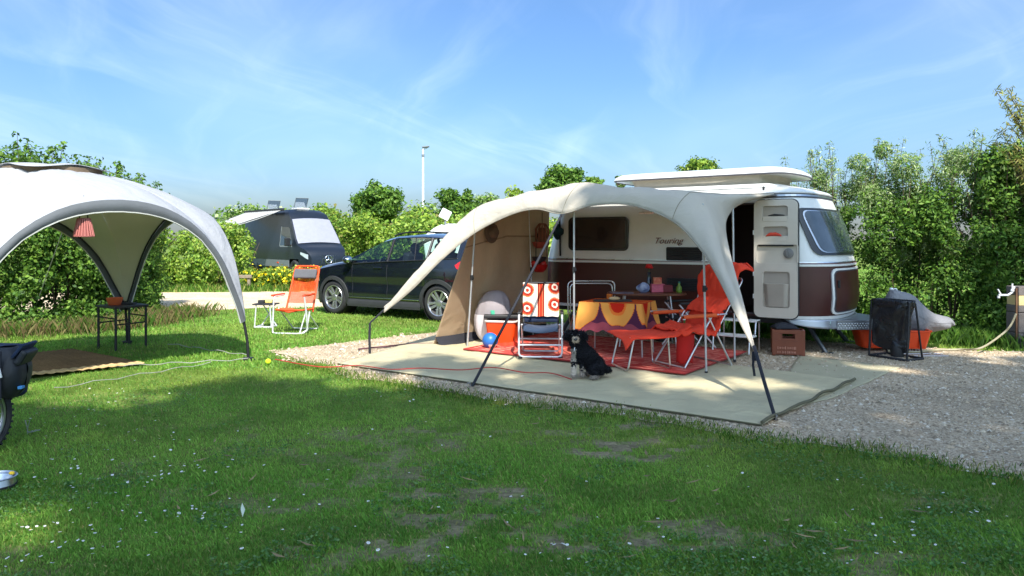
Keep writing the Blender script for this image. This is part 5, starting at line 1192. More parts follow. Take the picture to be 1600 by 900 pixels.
    # wheels
    for wx in (-WB, WB):
        rot = Matrix.Rotation(R(-90 * sgn), 4, 'X'); c_ = V((wx, (HW - .125) * sgn, .345))
        mb = MB(); mb.lathe([(.235, .105), (.255, .118), (.30, .118), (.33, .10), (.345, .06), (.345, -.06), (.33, -.1), (.24, -.1)], c_, 40, rot, cap=False); wh_ = mb.build('wheel', MT['rubber'], car, smooth=40)
        mb = MB(); mb.lathe([(.236, .10), (.243, .112), (.238, .118), (.226, .112), (.215, .05), (.20, -.08)], c_, 40, rot, cap=False); mb.build('rim', ALLOY, wh_, smooth=40)
        mb = MB(); mb.lathe([(.215, -.03), (.0001, -.03)], c_, 24, rot, cap=False); mb.lathe([(.14, -.02), (.14, .0), (.0001, .0)], c_, 20, rot); mb.build('brake_disc', MT['dark'], wh_)
        for k in range(5):
            for o in (-.17, .17):
                a = k * 2 * math.pi / 5 + .3; d0 = V((math.cos(a), math.sin(a), 0)); a2 = a + o * 1.15; d1 = V((math.cos(a2), math.sin(a2), 0)); e = V((-d1.y, d1.x, 0))
                q0 = d0 * .045 + V((-d0.y, d0.x, 0)) * o * .12; q1 = d1 * .232; sp = MB()
                p_ = [q0 - e * .020, q0 + e * .020, q1 + e * .026, q1 - e * .026]
                sp.prism([c_ + rot.to_3x3() @ (q + V((0, 0, .085 if i < 2 else .10))) for i, q in enumerate(p_)], rot.to_3x3() @ V((0, 0, -.035))); sp.build('spoke', ALLOY, wh_, bevel=.004)
        mb = MB(); mb.lathe([(.06, .06), (.058, .095), (.035, .10), (.0001, .10)], c_, 16, rot); mb.build('hub', ALLOY, wh_, smooth=40)
# screens, ends, cabin
def screen(x0, x1, nm):
    mb = MB()
    def fn(u, v):
        x = x0 + (x1 - x0) * v; s = xsec(x); y = -s[2][0] + 2 * s[2][0] * u; return V((x, y, s[2][1] + (s[3][1] - s[2][1]) * (1 - abs(2 * u - 1) ** 2.2) + .004))
    mb.grid(fn, 16, 8); mb.build(nm, CARG, car, smooth=60)
screen(.15, 1.02, 'windscreen')
mb = MB(); mb.grid(lambda u, v: V((-2.2 - .02 * math.sin(math.pi * v), -hwid(-2.2) + 2 * hwid(-2.2) * u, .25 + .55 * v)), 8, 4); mb.grid(lambda u, v: V((2.22 + .02 * math.sin(math.pi * v), -.42 + .84 * u, .25 + .37 * v)), 8, 4); mb.build('bumper', CARP, car, smooth=50)
mb = MB(); mb.grid(lambda u, v: (lambda s, x: V((x - .012, -s[2][0] * .95 + 2 * s[2][0] * .95 * u, s[3][1] - .02)))(xsec(-2.12 + .2 * v), -2.12 + .2 * v), 8, 3); mb.build('rear_window', WGL, car)
mb = MB(); mb.box((-.2, 0, .30), (3.2, 1.5, .10)); mb.box((-1.55, 0, .75), (.9, 1.5, .5)); mb.box((.95, 0, .78), (.35, 1.5, .3)); mb.build('interior', MT['black'], car)
for (x, y) in ((.0, .38), (.0, -.38), (-.9, .40), (-.9, -.40)):
    mb = MB(); mb.box((x, y, .6), (.5, .48, .2)); mb.box((x - .28, y, .95), (.16, .48, .62), Matrix.Rotation(R(-12), 4, 'Y')); st_ = mb.build('seat', MT['dark'], car, bevel=.05)
    mb = MB(); mb.ball((x - .37, y, 1.34), .13, 12, (.5, 1, .8)); mb.build('headrest', MT['dark'], st_, smooth=60)
mb = MB(); mb.tube([V((.42 + .05 * math.sin(a) * 0, .38 + .19 * math.cos(a), .98 + .17 * math.sin(a))) for a in np.linspace(0, 6.283, 17)[:-1]], .014, 6, closed=True); mb.build('steering_wheel', MT['black'], car, smooth=60)

# ------------------------------------------------------------------ the dark van
VP = mat('van_paint', rgb(20, 28, 40), .38, var=.04, coat=.15); VG = mat('van_trim', rgb(112, 118, 122), .6, var=.1)
vf = V((.66, -.751, 0)); van = thing('camper_van', 'dark blue high-roof camper van with silver windscreen cover and white awning out', 'van', (-8.6, 30.6, 0), math.atan2(vf.y, vf.x))
# van space: x forwards (front bumper at 1.9), y to its left; the flank towards the camera is its right, y = -1
def vz(x): return interp(x, [(-4.1, 2.62), (-3.9, 2.70), (-.6, 2.72), (.0, 2.70), (.35, 2.55), (.62, 2.28), (1.35, 1.33), (1.5, 1.25), (1.8, 1.14), (2.0, 1.0), (2.08, .8)])
def vw(z): return interp(z, [(.3, .96), (.6, 1.0), (1.1, 1.0), (1.5, .97), (2.2, .88), (2.6, .80), (2.75, .70)])
def vn(x): return interp(x, [(-4.1, .97), (-3.9, 1), (1.2, 1), (1.6, .95), (1.9, .84), (2.05, .74), (2.08, .7)])
VX = [-4.1, -3.9, -3, -2, -1.2, -.6, 0, .2, .35, .5, .62, .8, 1.0, 1.2, 1.35, 1.5, 1.65, 1.8, 1.92, 2.02, 2.08]; VZ = [.32, .42, .55, .75, 1.0, 1.15, 1.5, 1.9, 2.3, 2.5, 2.62]
mb = MB(); vs = []; fs = []; nr = None
for x in VX:
    zt = vz(x); ring = [(-vw(min(z, zt)) * vn(x), min(z, zt - .001 * (11 - i))) for i, z in enumerate(VZ)]; yt = vw(zt) * vn(x)
    top = [(-yt * .93, zt + .02), (-yt * .5, zt + .05), (0, zt + .055), (yt * .5, zt + .05), (yt * .93, zt + .02)]
    rg = ring + top + [(-a, b) for a, b in ring[::-1]]; nr = len(rg); vs += [V((x, y, z)) for y, z in rg]
for i in range(len(VX) - 1):
    for k in range(nr - 1):
        a = i * nr + k; q = [vs[a], vs[a + 1], vs[a + nr + 1], vs[a + nr]]; c_ = sum(q, V()) / 4
        if c_.z < .72 and math.hypot(c_.x - 1.15, c_.z - .36) < .40: continue
        fs.append((a, a + 1, a + nr + 1, a + nr))
fs.append(tuple(range(nr))); fs.append(tuple((len(VX) - 1) * nr + k for k in range(nr)))
mb.add(vs, fs); mb.build('body', VP, van, smooth=40)
def vside(x, z, o): return V((x, -(vw(z) * vn(x) + o), z))
def vpoly(name, pts, o, m, parent=None, th=.02):
    mb = MB(); k = len(pts); a = [vside(x, z, o) for x, z in pts]; b = [vside(x, z, o - th) for x, z in pts]
    mb.add(a + b, [tuple(range(k))] + [(i, (i + 1) % k, k + (i + 1) % k, k + i) for i in range(k)]); return mb.build(name, m, parent or van)
vpoly('side_cladding', [(-3.6, .42), (.72, .42), (.72, .70), (-3.6, .70)], .025, VG)
wn = vpoly('cab_window', [(-.12, 1.28), (.98, 1.28), (1.0, 1.38), (.62, 1.98), (.50, 2.02), (-.12, 2.02)], .012, mat('van_glass', (.015, .02, .022), .06, coat=.8, var=.1)); vpoly('window_frame', [(-.17, 1.25), (-.12, 1.25), (-.12, 2.05), (-.17, 2.05)], .016, VG, wn); vpoly('window_frame', [(-.12, 1.22), (.98, 1.22), (.98, 1.28), (-.12, 1.28)], .016, VG, wn)
vpoly('door_gap', [(-.245, .72), (-.23, .72), (-.23, 2.1), (-.245, 2.1)], .006, MT['black']); vpoly('door_gap', [(.70, .72), (.712, .72), (.712, 1.25), (.70, 1.25)], .006, MT['black'])
vpoly('side_marker', [(-.35, .56), (-.2, .56), (-.2, .61), (-.35, .61)], .032, MT['orange'])
mb = MB(); mb.box((.92, -1.16, 1.42), (.14, .2, .32)); mb.box((.95, -1.02, 1.3), (.06, .16, .05)); mb.build('mirror', MT['black'], van, bevel=.04)
def wscreen(o):
    def fn(u, v):
        x = .60 + .76 * v; z = vz(x); y = vw(z) * vn(x) * .94; yy = -y + 2 * y * u; return V((x + o * .8, yy, z + .05 * (1 - (2 * u - 1) ** 2) + .02 + o * .5 + .012 * sfbm(u * 6, v * 5, 120)))
    return fn
mb = MB(); mb.grid(wscreen(.02), 16, 10); mb.build('windscreen_cover', mat('silver_cover', rgb(146, 147, 158), .45, metal=.15, var=.05, bump=.4, bscale=10), van, smooth=60)
mb = MB(); mb.grid(lambda u, v: V((1.36, 0, 0)) * 0 + (lambda x: V((x, (-.62 + 1.24 * u), vz(x) - .05 - .52 * v + .0)))(2.0 + .085 * math.sin(math.pi * (.15 + .6 * v)) - .06 * (2 * u - 1) ** 2), 10, 6)
gr = mb.build('grille', MT['black'], van)
for k in range(11):
    y = -.55 + .11 * k; mb = MB(); mb.tube([V((2.10 - .06 * (y / .62) ** 2, y, .50)), V((2.08 - .06 * (y / .62) ** 2, y, .90))], .012, 5); mb.build('grille_bar', CHROME, gr)
mb = MB(); st = V((2.13, 0, .74)); mb.tube([st + V((0, .15 * math.cos(a), .15 * math.sin(a))) for a in np.linspace(0, 6.283, 25)[:-1]], .016, 6, closed=True)
for a in (90, 210, 330): mb.tube([st, st + V((0, .15 * math.cos(R(a)), .15 * math.sin(R(a))))], [.028, .006], 6)
mb.build('star_emblem', CHROME, gr, smooth=60)
for s in (1, -1):
    mb = MB(); pl = []
    for j in range(5):
        for i in range(7):
            f = i / 6; x = 1.62 + .36 * f; z = 1.03 - .16 * f * .6 - .19 * j / 4 * (.5 + .5 * f); pl.append(V((x + .03, s * (vw(z) * vn(x) + .015 - .02 * 0), z)))
    mb.add(pl, [(j * 7 + i, j * 7 + i + 1, j * 7 + i + 8, j * 7 + i + 7) for j in range(4) for i in range(6)]); mb.build('headlight', mat('lamp_clear', rgb(196, 206, 216), .12, metal=.3, coat=1), van, smooth=60)
mb = MB(); mb.grid(lambda u, v: V((2.12 - .16 * (2 * u - 1) ** 4, -.86 + 1.72 * u, .28 + .22 * v)), 12, 3); mb.build('bumper', MT['black'], van, smooth=50)
for (x, y) in ((1.15, -.90), (1.15, .90), (-2.6, -.90), (-2.6, .90)):
    s = -1 if y < 0 else 1; rot = Matrix.Rotation(R(-90 * s), 4, 'X'); mb = MB(); mb.lathe([(.2, .09), (.24, .11), (.32, .11), (.355, .07), (.355, -.07), (.3, -.1)], (x, y, .355), 24, rot, cap=False); w_ = mb.build('wheel', MT['rubber'], van, smooth=40)
    mb = MB(); mb.lathe([(.23, .10), (.2, .04), (.09, .07), (.0001, .08)], (x, y, .355), 20, rot, cap=False); mb.build('rim', mat('dark_rim', rgb(104, 92, 84), .4, metal=.5), w_, smooth=40)
# roof vents standing open
for x in (.0 - .35, -3.1):
    mb = MB(); mb.box((x, 0, 2.80), (.55, .55, .06)); rv = mb.build('roof_vent', MT['white_paint'], van, bevel=.01)
    mb = MB(); mb.box((x + .05, 0, 3.02), (.50, .52, .02), Matrix.Rotation(R(-62), 4, 'Y')); mb.build('vent_lid', glass_mat('vent_acrylic', (.62, .66, .72), .85) if 'vent_acrylic' not in MATS else MATS['vent_acrylic'], rv)
    mb = MB(); q = Matrix.Rotation(R(-62), 3, 'Y'); fr = [V((x + .05, 0, 3.02)) + q @ V((a, b_, 0)) for a, b_ in ((-.25, -.27), (.25, -.27), (.25, .27), (-.25, .27))]; mb.tube(fr, .018, 5, closed=True); mb.build('vent_frame', VG, rv)
# wind-out awning along the flank
va = van
def vaw(u, v): return V((-3.9 + 3.75 * u, -.92 - 2.3 * v, 2.72 - .78 * v - .05 * math.sin(math.pi * v)))
mb = MB(); mb.grid(vaw, 16, 8); mb.build('awning_fabric', mat('van_awning', rgb(226, 226, 224), .7, var=.03, trans=.55), va, smooth=60, solid=.01)
mb = MB(); mb.box((-2.0, -.90, 2.74), (3.95, .12, .11)); mb.box((-2.0, -3.22, 1.93), (3.8, .05, .08)); mb.build('awning_case', MT['dark'], va, bevel=.01)
for x in (-.25, -3.8):
    mb = MB(); mb.tube([V((x, -.95, 2.68)), V((x + .0, -2.1, 2.30)), V((x, -3.2, 1.92))], .02, 5); mb.build('awning_arm', MT['dark'], va)
mb = MB(); mb.tube([V((-3.8, -3.2, 0)), V((-3.8, -3.2, 1.92))], .018, 5); mb.build('awning_leg', MT['alu'], va)

# ------------------------------------------------------------------ far things
p = P(661, 375, 45); lp = thing('lamp_post', 'tall white lamp post beyond the hedge', 'lamp post', (p.x, p.y, 0)); wp_ = mat('post_white', (.8, .8, .8), .4, var=.04)
mb = MB(); mb.tube([V((0, 0, 0)), V((0, 0, 2.4)), V((0, 0, 7.0))], [.10, .085, .06], 10); mb.build('pole', wp_, lp, smooth=60)
mb = MB(); mb.tube([V((0, 0, 6.55)), V((0, 0, 6.72))], .085, 8); mb.build('collar', VG, lp)
mb = MB(); mb.lathe([(.06, 6.95), (.07, 7.02), (.09, 7.06)], n=12); mb.tube([V((-.02, 0, 7.0)), V((.28, 0, 7.12))], .035, 6); mb.build('lamp_arm', wp_, lp)
mb = MB(); mb.box((.16, 0, 7.17), (.44, .26, .09), Matrix.Rotation(R(-6), 4, 'Y')); mb.build('lamp_head', VG, lp, bevel=.03)
p = P(704, 352, 29.6); mh = thing('white_motorhome', 'white camper roof with a flat square dish showing above the black car', 'camper', (p.x + .35, p.y + 1.2, 0))
mb = MB(); w_, l_ = 1.05, 1.0
def hull(u, v): return V((0, 0, 0))
mb.prism([V((-1.35, -1, .5)), V((1.5, -1, .5)), V((1.5, -1, 1.78)), V((-.75, -1, 2.12)), V((-1.05, -1, 1.98)), V((-1.5, -1, 1.62))], (0, 2.0, 0)); mb.build('body', MT['white_paint'], mh, bevel=.06)
mb = MB(); mb.box((.25, -.1, 2.02), (1.7, 1.3, .28)); mb.build('roof_pod', MT['white_paint'], mh, bevel=.06)
mb = MB(); mb.tube([V((-.62, -.5, 2.05)), V((-.62, -.5, 2.30))], .04, 8); mb.build('dish_mast', VG, mh)
mb = MB(); mb.box((-.62, -.55, 2.55), (.42, .05, .40), Matrix.Rotation(R(28), 4, 'Y')); mb.build('flat_dish', wp_, mh, bevel=.02)
# low wooden rail by the path
rl = thing('low_rail', 'low grey wooden rail at the edge of the path below the van', 'rail', (-8.25, 22.3, 0)); gw = mat('weathered_wood', rgb(132, 118, 100), .85, var=.2, scale=12)
for x in (-.32, .32):
    mb = MB(); mb.box((x, 0, .22), (.09, .09, .46)); mb.build('post', gw, rl, bevel=.01)
mb = MB(); mb.box((0, -.06, .40), (.85, .05, .10)); mb.build('rail', gw, rl, bevel=.01)
# ------------------------------------------------------------------ chairs and tables under the awning
WHT = mat('white_tube', (.70, .71, .73), .3, metal=.3, var=.05)
def U(pts, r, n=8, k=40):   # smooth bent tube
    return MB().tube(catmull([V(p) for p in pts], k), r, n)
def bent(pts, rad=.05):
    """polyline with rounded corners"""
    pts = [V(p) for p in pts]; out = [pts[0]]
    for i in range(1, len(pts) - 1):
        a, b, c = pts[i - 1], pts[i], pts[i + 1]; da = (a - b); dc = (c - b); r_ = min(rad, da.length * .45, dc.length * .45); p, q = b + da.normalized() * r_, b + dc.normalized() * r_
        for k in range(6): t = k / 5; out.append(p * (1 - t) ** 2 + b * 2 * t * (1 - t) + q * t * t)
    return out + [pts[-1]]
def chair_retro():
    t = thing('camping_chair', 'white-framed camping chair with a retro orange circle cloth over its back', 'chair', (.36, 9.28, .045), R(-3))
    w = .265
    MB().tube(bent([(-w, .30, .52), (-w, -.20, .53), (-w, -.21, .02), (w, -.21, .02), (w, -.20, .53), (w, .30, .52)], .06), .0125, 8).build('front_frame', WHT, t, smooth=60)
    MB().tube(bent([(-w + .03, -.05, .40), (-w + .03, .28, .02), (w - .03, .28, .02), (w - .03, -.05, .40)], .05), .0115, 8).build('rear_frame', WHT, t, smooth=60)
    MB().tube(bent([(-.22, -.19, .37), (-.22, .20, .38), (-.225, .32, .90), (.225, .32, .90), (.22, .20, .38), (.22, -.19, .37)], .05), .011, 8).build('seat_frame', MT['dark'], t, smooth=60)
    for s in (-1, 1): MB().tube([(s * w, -.21, .16), (s * w, .12, .20)], .009, 6).build('brace', WHT, t)
    MB().tube([(-w, -.20, .165), (w, -.20, .165)], .011, 8).build('cross_bar', WHT, t); MB().tube([(-w, .12, .20), (w, .12, .20)], .011, 8).build('cross_bar', WHT, t)
    MB().grid(lambda u, v: V((-.215 + .43 * u, -.20 + .40 * v, .385 - .03 * math.sin(math.pi * u) + .012 * math.sin(math.pi * v) - (.045 * max(0, 1 - v * 9)))), 14, 14).build('seat', mat('seat_blue', rgb(56, 70, 92), .9, var=.12, bump=.25, bscale=300), t, smooth=60, solid=.008)
    MB().grid(lambda u, v: V((-.215 + .43 * u, .205 + .115 * v + .03 * math.sin(math.pi * u), .40 + .49 * v)), 10, 10).build('backrest', MT['navy'], t, smooth=60, solid=.008)
    for s in (-1, 1): MB().box((s * w, .02, .548), (.045, .36, .028)).build('armrest', MT['black'], t, bevel=.008)
    for s in (-1, 1): MB().box((s * w * .93, -.215, .012), (.05, .03, .024)).build('foot', MT['black'], t)
    # printed cloth: four ringed circles and a striped centre band
    nu, nv = 64, 52; fn = lambda u, v: V((-.232 + .464 * u, .185 + .12 * v + .025 * math.sin(math.pi * u), .475 + .43 * v + .003 * math.sin(u * 25)))
    mb = MB(); mb.grid(fn, nu, nv); o = mb.build('printed_cloth', attr_mat('print_cloth', .9, spec=.1, bump=.2, bscale=300), t, smooth=60)
    a = o.data.attributes.new('tint', 'FLOAT_COLOR', 'FACE'); cw, cr, co, cb, cp = rgb(204, 194, 182), rgb(176, 50, 34), rgb(222, 116, 74), rgb(120, 44, 34), rgb(232, 200, 178)
    for j in range(nv):
        for i in range(nu):
            x = (i + .5) / nu * .464; z = (j + .5) / nv * .43; c = cw
            for (ax, az) in ((.055, .33), (.055, .10), (.409, .37), (.409, .15)):
                r_ = math.hypot(x - ax, z - az)
                if r_ < .022: c = cr
                elif r_ < .042: c = cp
                elif r_ < .056: c = cb
                elif r_ < .074: c = cr
                elif r_ < .088: c = co
            m = abs(x - .232)
            if m < .058: c = (cr, co, cb, cr, cp)[int(m / .0117) % 5]
            a.data[j * nu + i].color = (*c, 1)
chair_retro()

# retro tablecloth table
TP = V((1.356, 9.50, .05)); trz = R(-27); tt = thing('camping_table', 'small folding table hidden under the retro orange tablecloth', 'table', TP, trz); tw, td, thh = .80, .58, .66
MB().box((0, 0, thh - .015), (tw, td, .03)).build('tabletop', MT['wood'], tt, bevel=.006)
for s in (-1, 1):
    for q in (-1, 1): 
        MB().tube([(s * .38, q * .22, thh - .03), (s * .40, q * .24, 0)], .012, 7).build('leg', MT['steel'], tt, smooth=60)
def cloth():
    per = []; N_ = 60; pw, pd, dr = tw / 2 + .008, td / 2 + .008, .36
    nu, nv = 320, 60; per = []
    tot = 2 * (2 * pw + 2 * pd)
    def edge(s):
        s = s % tot
        for (a, b) in (((-pw, -pd), (pw, -pd)), ((pw, -pd), (pw, pd)), ((pw, pd), (-pw, pd)), ((-pw, pd), (-pw, -pd))):
            l = math.hypot(b[0] - a[0], b[1] - a[1])
            if s <= l: f = s / l; n_ = V((b[1] - a[1], -(b[0] - a[0]), 0)).normalized(); return V((a[0] + (b[0] - a[0]) * f, a[1] + (b[1] - a[1]) * f, 0)), n_, f
            s -= l
    mb = MB(); cols = []
    vs = []
    for j in range(nv + 1):
        v = j / nv
        for i in range(nu + 1):
            p, n_, f = edge(i / nu * tot); c = min(f, 1 - f); corner = math.exp(-(c * 2 * (pw if abs(n_.y) > .5 else pd) / .10) ** 2)
            fold = .016 * math.sin(i / nu * tot * 21) * v + .055 * corner * v; q = p + n_ * (.004 + fold)
            if corner > .01: q += (V((p.x, p.y, 0)).normalized()) * .05 * corner * v
            z = thh + .004 - dr * v * (1 + .16 * corner * 1 + .05 * math.sin(i * .3)); vs.append(V((q.x, q.y, z)))
    mb.add(vs, [(j * (nu + 1) + i, j * (nu + 1) + i + 1, (j + 1) * (nu + 1) + i + 1, (j + 1) * (nu + 1) + i) for j in range(nv) for i in range(nu)])
    nside = len(mb.f)
    k = 40; mb.grid(lambda u, v: V((-pw + 2 * pw * u, -pd + 2 * pd * v, thh + .004 + .002 * math.sin(u * 30))), k, k)
    mb.v = [Matrix.Rotation(trz, 4, 'Z') @ p + TP for p in mb.v]
    me = bpy.data.meshes.new('tablecloth'); me.from_pydata([tuple(p) for p in mb.v], [], mb.f); me.materials.append(MATS['print_cloth']); me.polygons.foreach_set('use_smooth', [True] * len(me.polygons)); me.set_sharp_from_angle(angle=R(50))
    o = bpy.data.objects.new('tablecloth', me); COL.objects.link(o); a = me.attributes.new('tint', 'FLOAT_COLOR', 'FACE')
    ye, orr, re, pu, ma = rgb(232, 158, 76), rgb(236, 122, 52), rgb(208, 44, 26), rgb(84, 42, 66), rgb(146, 70, 82)
    for fi, f in enumerate(mb.f):
        if fi < nside:
            j, i = divmod(fi, nu); s = (i + .5) / nu * tot; h = (j + .5) / nv * dr
            d = ((s + .18) % .46) - .23; rr = math.hypot(d, (h + .02) * .72); alt = int((s + .18) / .46) % 3 == 0
            if rr < .225:
                r2 = math.hypot(d * 1.25, h * .8 + .02)
                c = re if (not alt and r2 < .12) else orr if (not alt and r2 < .15) else ye
                if rr > .217: c = orr
            elif rr < .23: c = pu
            else: c = pu if h < .25 else ma
        else: c = re if ((fi - nside) // k // 6) % 2 else orr
        a.data[fi].color = (*c, 1)
    tag(o, 'orange, yellow and purple retro tablecloth hanging over the small camping table', 'tablecloth')
cloth()
def on_cloth(x, y): return Matrix.Rotation(trz, 4, 'Z') @ V((x, y, thh + .007)) + TP
p = on_cloth(-.15, .12); mb = MB(); mb.lathe([(.036, 0), (.04, .075), (.035, .075), (.03, .01), (.0001, .01)], p, 16); tag(mb.build('orange_cup', mat('cup_orange', rgb(214, 110, 30), .4), None, smooth=40), 'small orange cup on the retro tablecloth', 'cup')
p = on_cloth(-.05, -.05); mb = MB(); mb.prism([p + V((a, b, 0)) for a, b in rrect(.48, .26, .03, 4)], (0, 0, .014)); tag(mb.build('dark_tray', MT['dark'], None, bevel=.004), 'dark flat tray lying on the retro tablecloth', 'tray')
p = on_cloth(-.02, -.06) + V((0, 0, .035)); mb = MB(); mb.ball(p, .05, 12, (1.5, .8, .5)); tag(mb.build('bread_roll', mat('crust', rgb(206, 172, 128), .7, var=.15), None, smooth=60), 'pale bread roll on the dark tray', 'bread')
# oval table with the tableware
OT = V((1.86, 10.22, .05)); ot = thing('oval_table', 'brown oval wooden table behind the retro tablecloth', 'table', OT, R(-6)); oh = .70
mb = MB(); k = 40; mb.prism([V((.54 * math.copysign(abs(math.cos(a)) ** .8, math.cos(a)), .33 * math.copysign(abs(math.sin(a)) ** .8, math.sin(a)), oh)) for a in [i * 2 * math.pi / k for i in range(k)]], (0, 0, .025)); mb.build('tabletop', MT['wood'], ot, bevel=.006)
for s in (-1, 1):
    for q in (-1, 1): MB().tube([(s * .3, q * .18, oh), (s * .38, q * .24, 0)], .013, 7).build('leg', MT['steel'], ot, smooth=60)
def on_oval(px_, dy=0.0):
    d = OT.y + dy; return V(((px_ - 800) / F * d, d, OT.z + oh + .027))
mb = MB(); p = on_oval(1027, .05); mb.box(p + V((0, 0, .05)), (.18, .13, .10)); mb.box(p + V((0, 0, .106)), (.19, .14, .012)); tag(mb.build('pink_box', mat('pink_tin', rgb(208, 96, 118), .45, var=.12, scale=30), None, bevel=.006), 'pink patterned box on the oval table', 'box')
mb = MB(); mb.box(p + V((0, .0, .113 + .045)), (.11, .07, .09)); tag(mb.build('orange_carton', mat('carton', rgb(220, 150, 110), .6, sub=rgb(190, 60, 40), scale=22), None, bevel=.003), 'small orange and cream carton standing on the pink box', 'carton')
p = on_oval(1005, .0); t = thing('blue_pouch', 'crumpled white and blue bag on the left of the oval table', 'bag', p); mb = MB(); mb.grid(lambda u, v: V((.085 * math.cos(6.283 * u) * math.sin(math.pi * (.02 + .98 * v)) * (1 + .25 * math.sin(u * 19)), .06 * math.sin(6.283 * u) * math.sin(math.pi * (.02 + .98 * v)), .062 - .06 * math.cos(math.pi * v) * (1 + .3 * math.sin(u * 13)))), 20, 10); mb.build('pouch', mat('pouch', rgb(196, 206, 226), .5, sub=rgb(60, 84, 150), scale=14), t, smooth=50)
p = on_oval(1043, .02); mb = MB(); mb.box(p + V((0, 0, .05)), (.13, .09, .10)); tag(mb.build('maroon_box', mat('maroon_tin', rgb(110, 24, 34), .5, var=.1), None, bevel=.008), 'dark red box right of the pink box on the oval table', 'box')
p = on_oval(1061, -.02); t = thing('green_bottle', 'squat green bottle at the right end of the oval table', 'bottle', p); MB().lathe([(.035, 0), (.04, .02), (.038, .07), (.016, .10), (.015, .125), (.0001, .125)], n=16).build('bottle', mat('green_plastic', rgb(110, 140, 44), .35), t, smooth=50); MB().lathe([(.018, .125), (.018, .15), (.0001, .15)], n=12).build('cap', mat('teal_cap', rgb(40, 110, 96), .4), t)
p = on_oval(972, -.16); mb = MB(); mb.prism([p + V((a, b, 0)) for a, b in ((-.14, -.1), (.15, -.06), (.12, .1), (-.16, .07))], (0, 0, .012)); tag(mb.build('magazine', mat('magazine', rgb(150, 140, 150), .4, sub=rgb(80, 60, 90), scale=16), None), 'magazine lying at the left of the oval table', 'magazine')
p = on_oval(1014, .16); t = thing('flower_vase', 'dark blue vase with one red flower on the oval table', 'vase', p); MB().lathe([(.035, 0), (.04, .05), (.03, .18), (.02, .24), (.03, .27), (.0001, .27)], n=16).build('vase', mat('vase_blue', rgb(24, 44, 66), .2, coat=.6), t, smooth=50)
MB().tube([(0, 0, .25), (.006, 0, .33)], .005, 5).build('stem', mat('stem_green', rgb(40, 80, 36), .6), t)
fb = MB(); r = np.random.default_rng(60)
for i in range(14):
    a = i * 2.4; e = .35 + .03 * i; fb.ball((.03 * math.cos(a) * (1 - i / 20), .03 * math.sin(a) * (1 - i / 20), .335 + .003 * i), .026, 8, (1.2, 1.2, .6))
fb.build('flower', mat('flower_red', rgb(206, 24, 18), .6, var=.2, scale=30), t, smooth=60)

# silver loop-backed chair behind the table
t = thing('loop_chair', 'folding chair with a silver double loop back between the table and the caravan', 'chair', (1.15, 10.52, .05), R(4))
for ins in (0, .035):
    MB().tube(bent([(-.34 + ins, .1, .40), (-.34 + ins, .12, .86 - ins), (.34 - ins, .12, .86 - ins), (.34 - ins, .1, .40)], .08), .011, 8).build('back_loop', MT['alu'], t, smooth=60)
MB().grid(lambda u, v: V((-.30 + .60 * u, -.32 + .42 * v, .42 - .03 * math.sin(math.pi * u))), 8, 8).build('seat', MT['charcoal'], t, smooth=60, solid=.01)
for s in (-1, 1):
    MB().tube([(s * .33, .1, .42), (s * .33, -.32, .0)], .011, 7).build('leg', MT['alu'], t); MB().tube([(s * .33, -.32, .42), (s * .33, .18, .0)], .011, 7).build('leg', MT['alu'], t)
# grey mesh chair
t = thing('mesh_chair', 'camping chair with a dark grey mesh back right of the oval table', 'chair', (2.36, 9.96, .05), R(-78))
MB().tube(bent([(-.20, -.22, .40), (-.20, .18, .42), (-.20, .34, .93), (.20, .34, .93), (.20, .18, .42), (.20, -.22, .40)], .05), .0125, 8).build('frame', WHT, t, smooth=60)
MB().grid(lambda u, v: V((-.185 + .37 * u, .19 + .135 * v + .02 * math.sin(math.pi * u), .44 + .43 * v)), 10, 12).build('backrest', MT['charcoal'], t, smooth=60, solid=.01)
MB().grid(lambda u, v: V((-.185 + .37 * u, -.22 + .40 * v, .42 - .03 * math.sin(math.pi * u))), 10, 8).build('seat', MT['charcoal'], t, smooth=60, solid=.01)
for s in (-1, 1):
    MB().tube([(s * .23, .24, .60), (s * .23, -.26, .02)], .011, 7).build('leg', WHT, t, smooth=60); MB().tube([(s * .23, -.22, .60), (s * .23, .30, .02)], .011, 7).build('leg', WHT, t, smooth=60); MB().box((s * .23, 0, .615), (.045, .44, .028)).build('armrest', MT['black'], t, bevel=.008)

# orange lounger and footstool, both under red-orange towels
TOW = mat('orange_towel', rgb(226, 62, 34), .95, var=.10, scale=5, bump=.35, bscale=180); TOWD = mat('dark_red_towel', rgb(176, 26, 20), .95, var=.1, bump=.35, bscale=180)
lz = R(26); lo = thing('lounge_chair', 'silver-framed lounge chair padded with a bright orange-red towel', 'chair', (1.80, 8.52, .045), lz)
hw = .27        # lounger space: x backwards, y to the far side
for s in (-1, 1):
    MB().tube([(.02, s * hw, .02), (.44, s * (hw - .02), .60)], .0125, 8).build('leg', MT['alu'], lo, smooth=60)
    MB().tube([(.64, s * hw * 1.25, .02), (.36, s * (hw - .02), .60)], .0125, 8).build('leg', MT['alu'], lo, smooth=60)
    MB().tube([(-.04, s * (hw + .01), .61), (.30, s * (hw + .01), .595), (.62, s * (hw + .01), .60)], .011, 8).build('arm_tube', MT['alu'], lo, smooth=60)
    MB().grid(lambda u, v: V((-.02 + .48 * u, s * (hw + .01) + (.03 * math.cos(v * 6.283)), .605 + .022 * math.sin(v * 6.283) - .012)), 10, 10).build('armrest', mat('arm_orange', rgb(216, 92, 40), .8, var=.1), lo, smooth=60)
MB().tube(bent([(.02, -hw, .02), (.02, hw, .02)]), .0125, 8).build('foot_bar', MT['alu'], lo); MB().tube([(.64, -hw * 1.25, .02), (.64, hw * 1.25, .02)], .0125, 8).build('foot_bar', MT['alu'], lo)
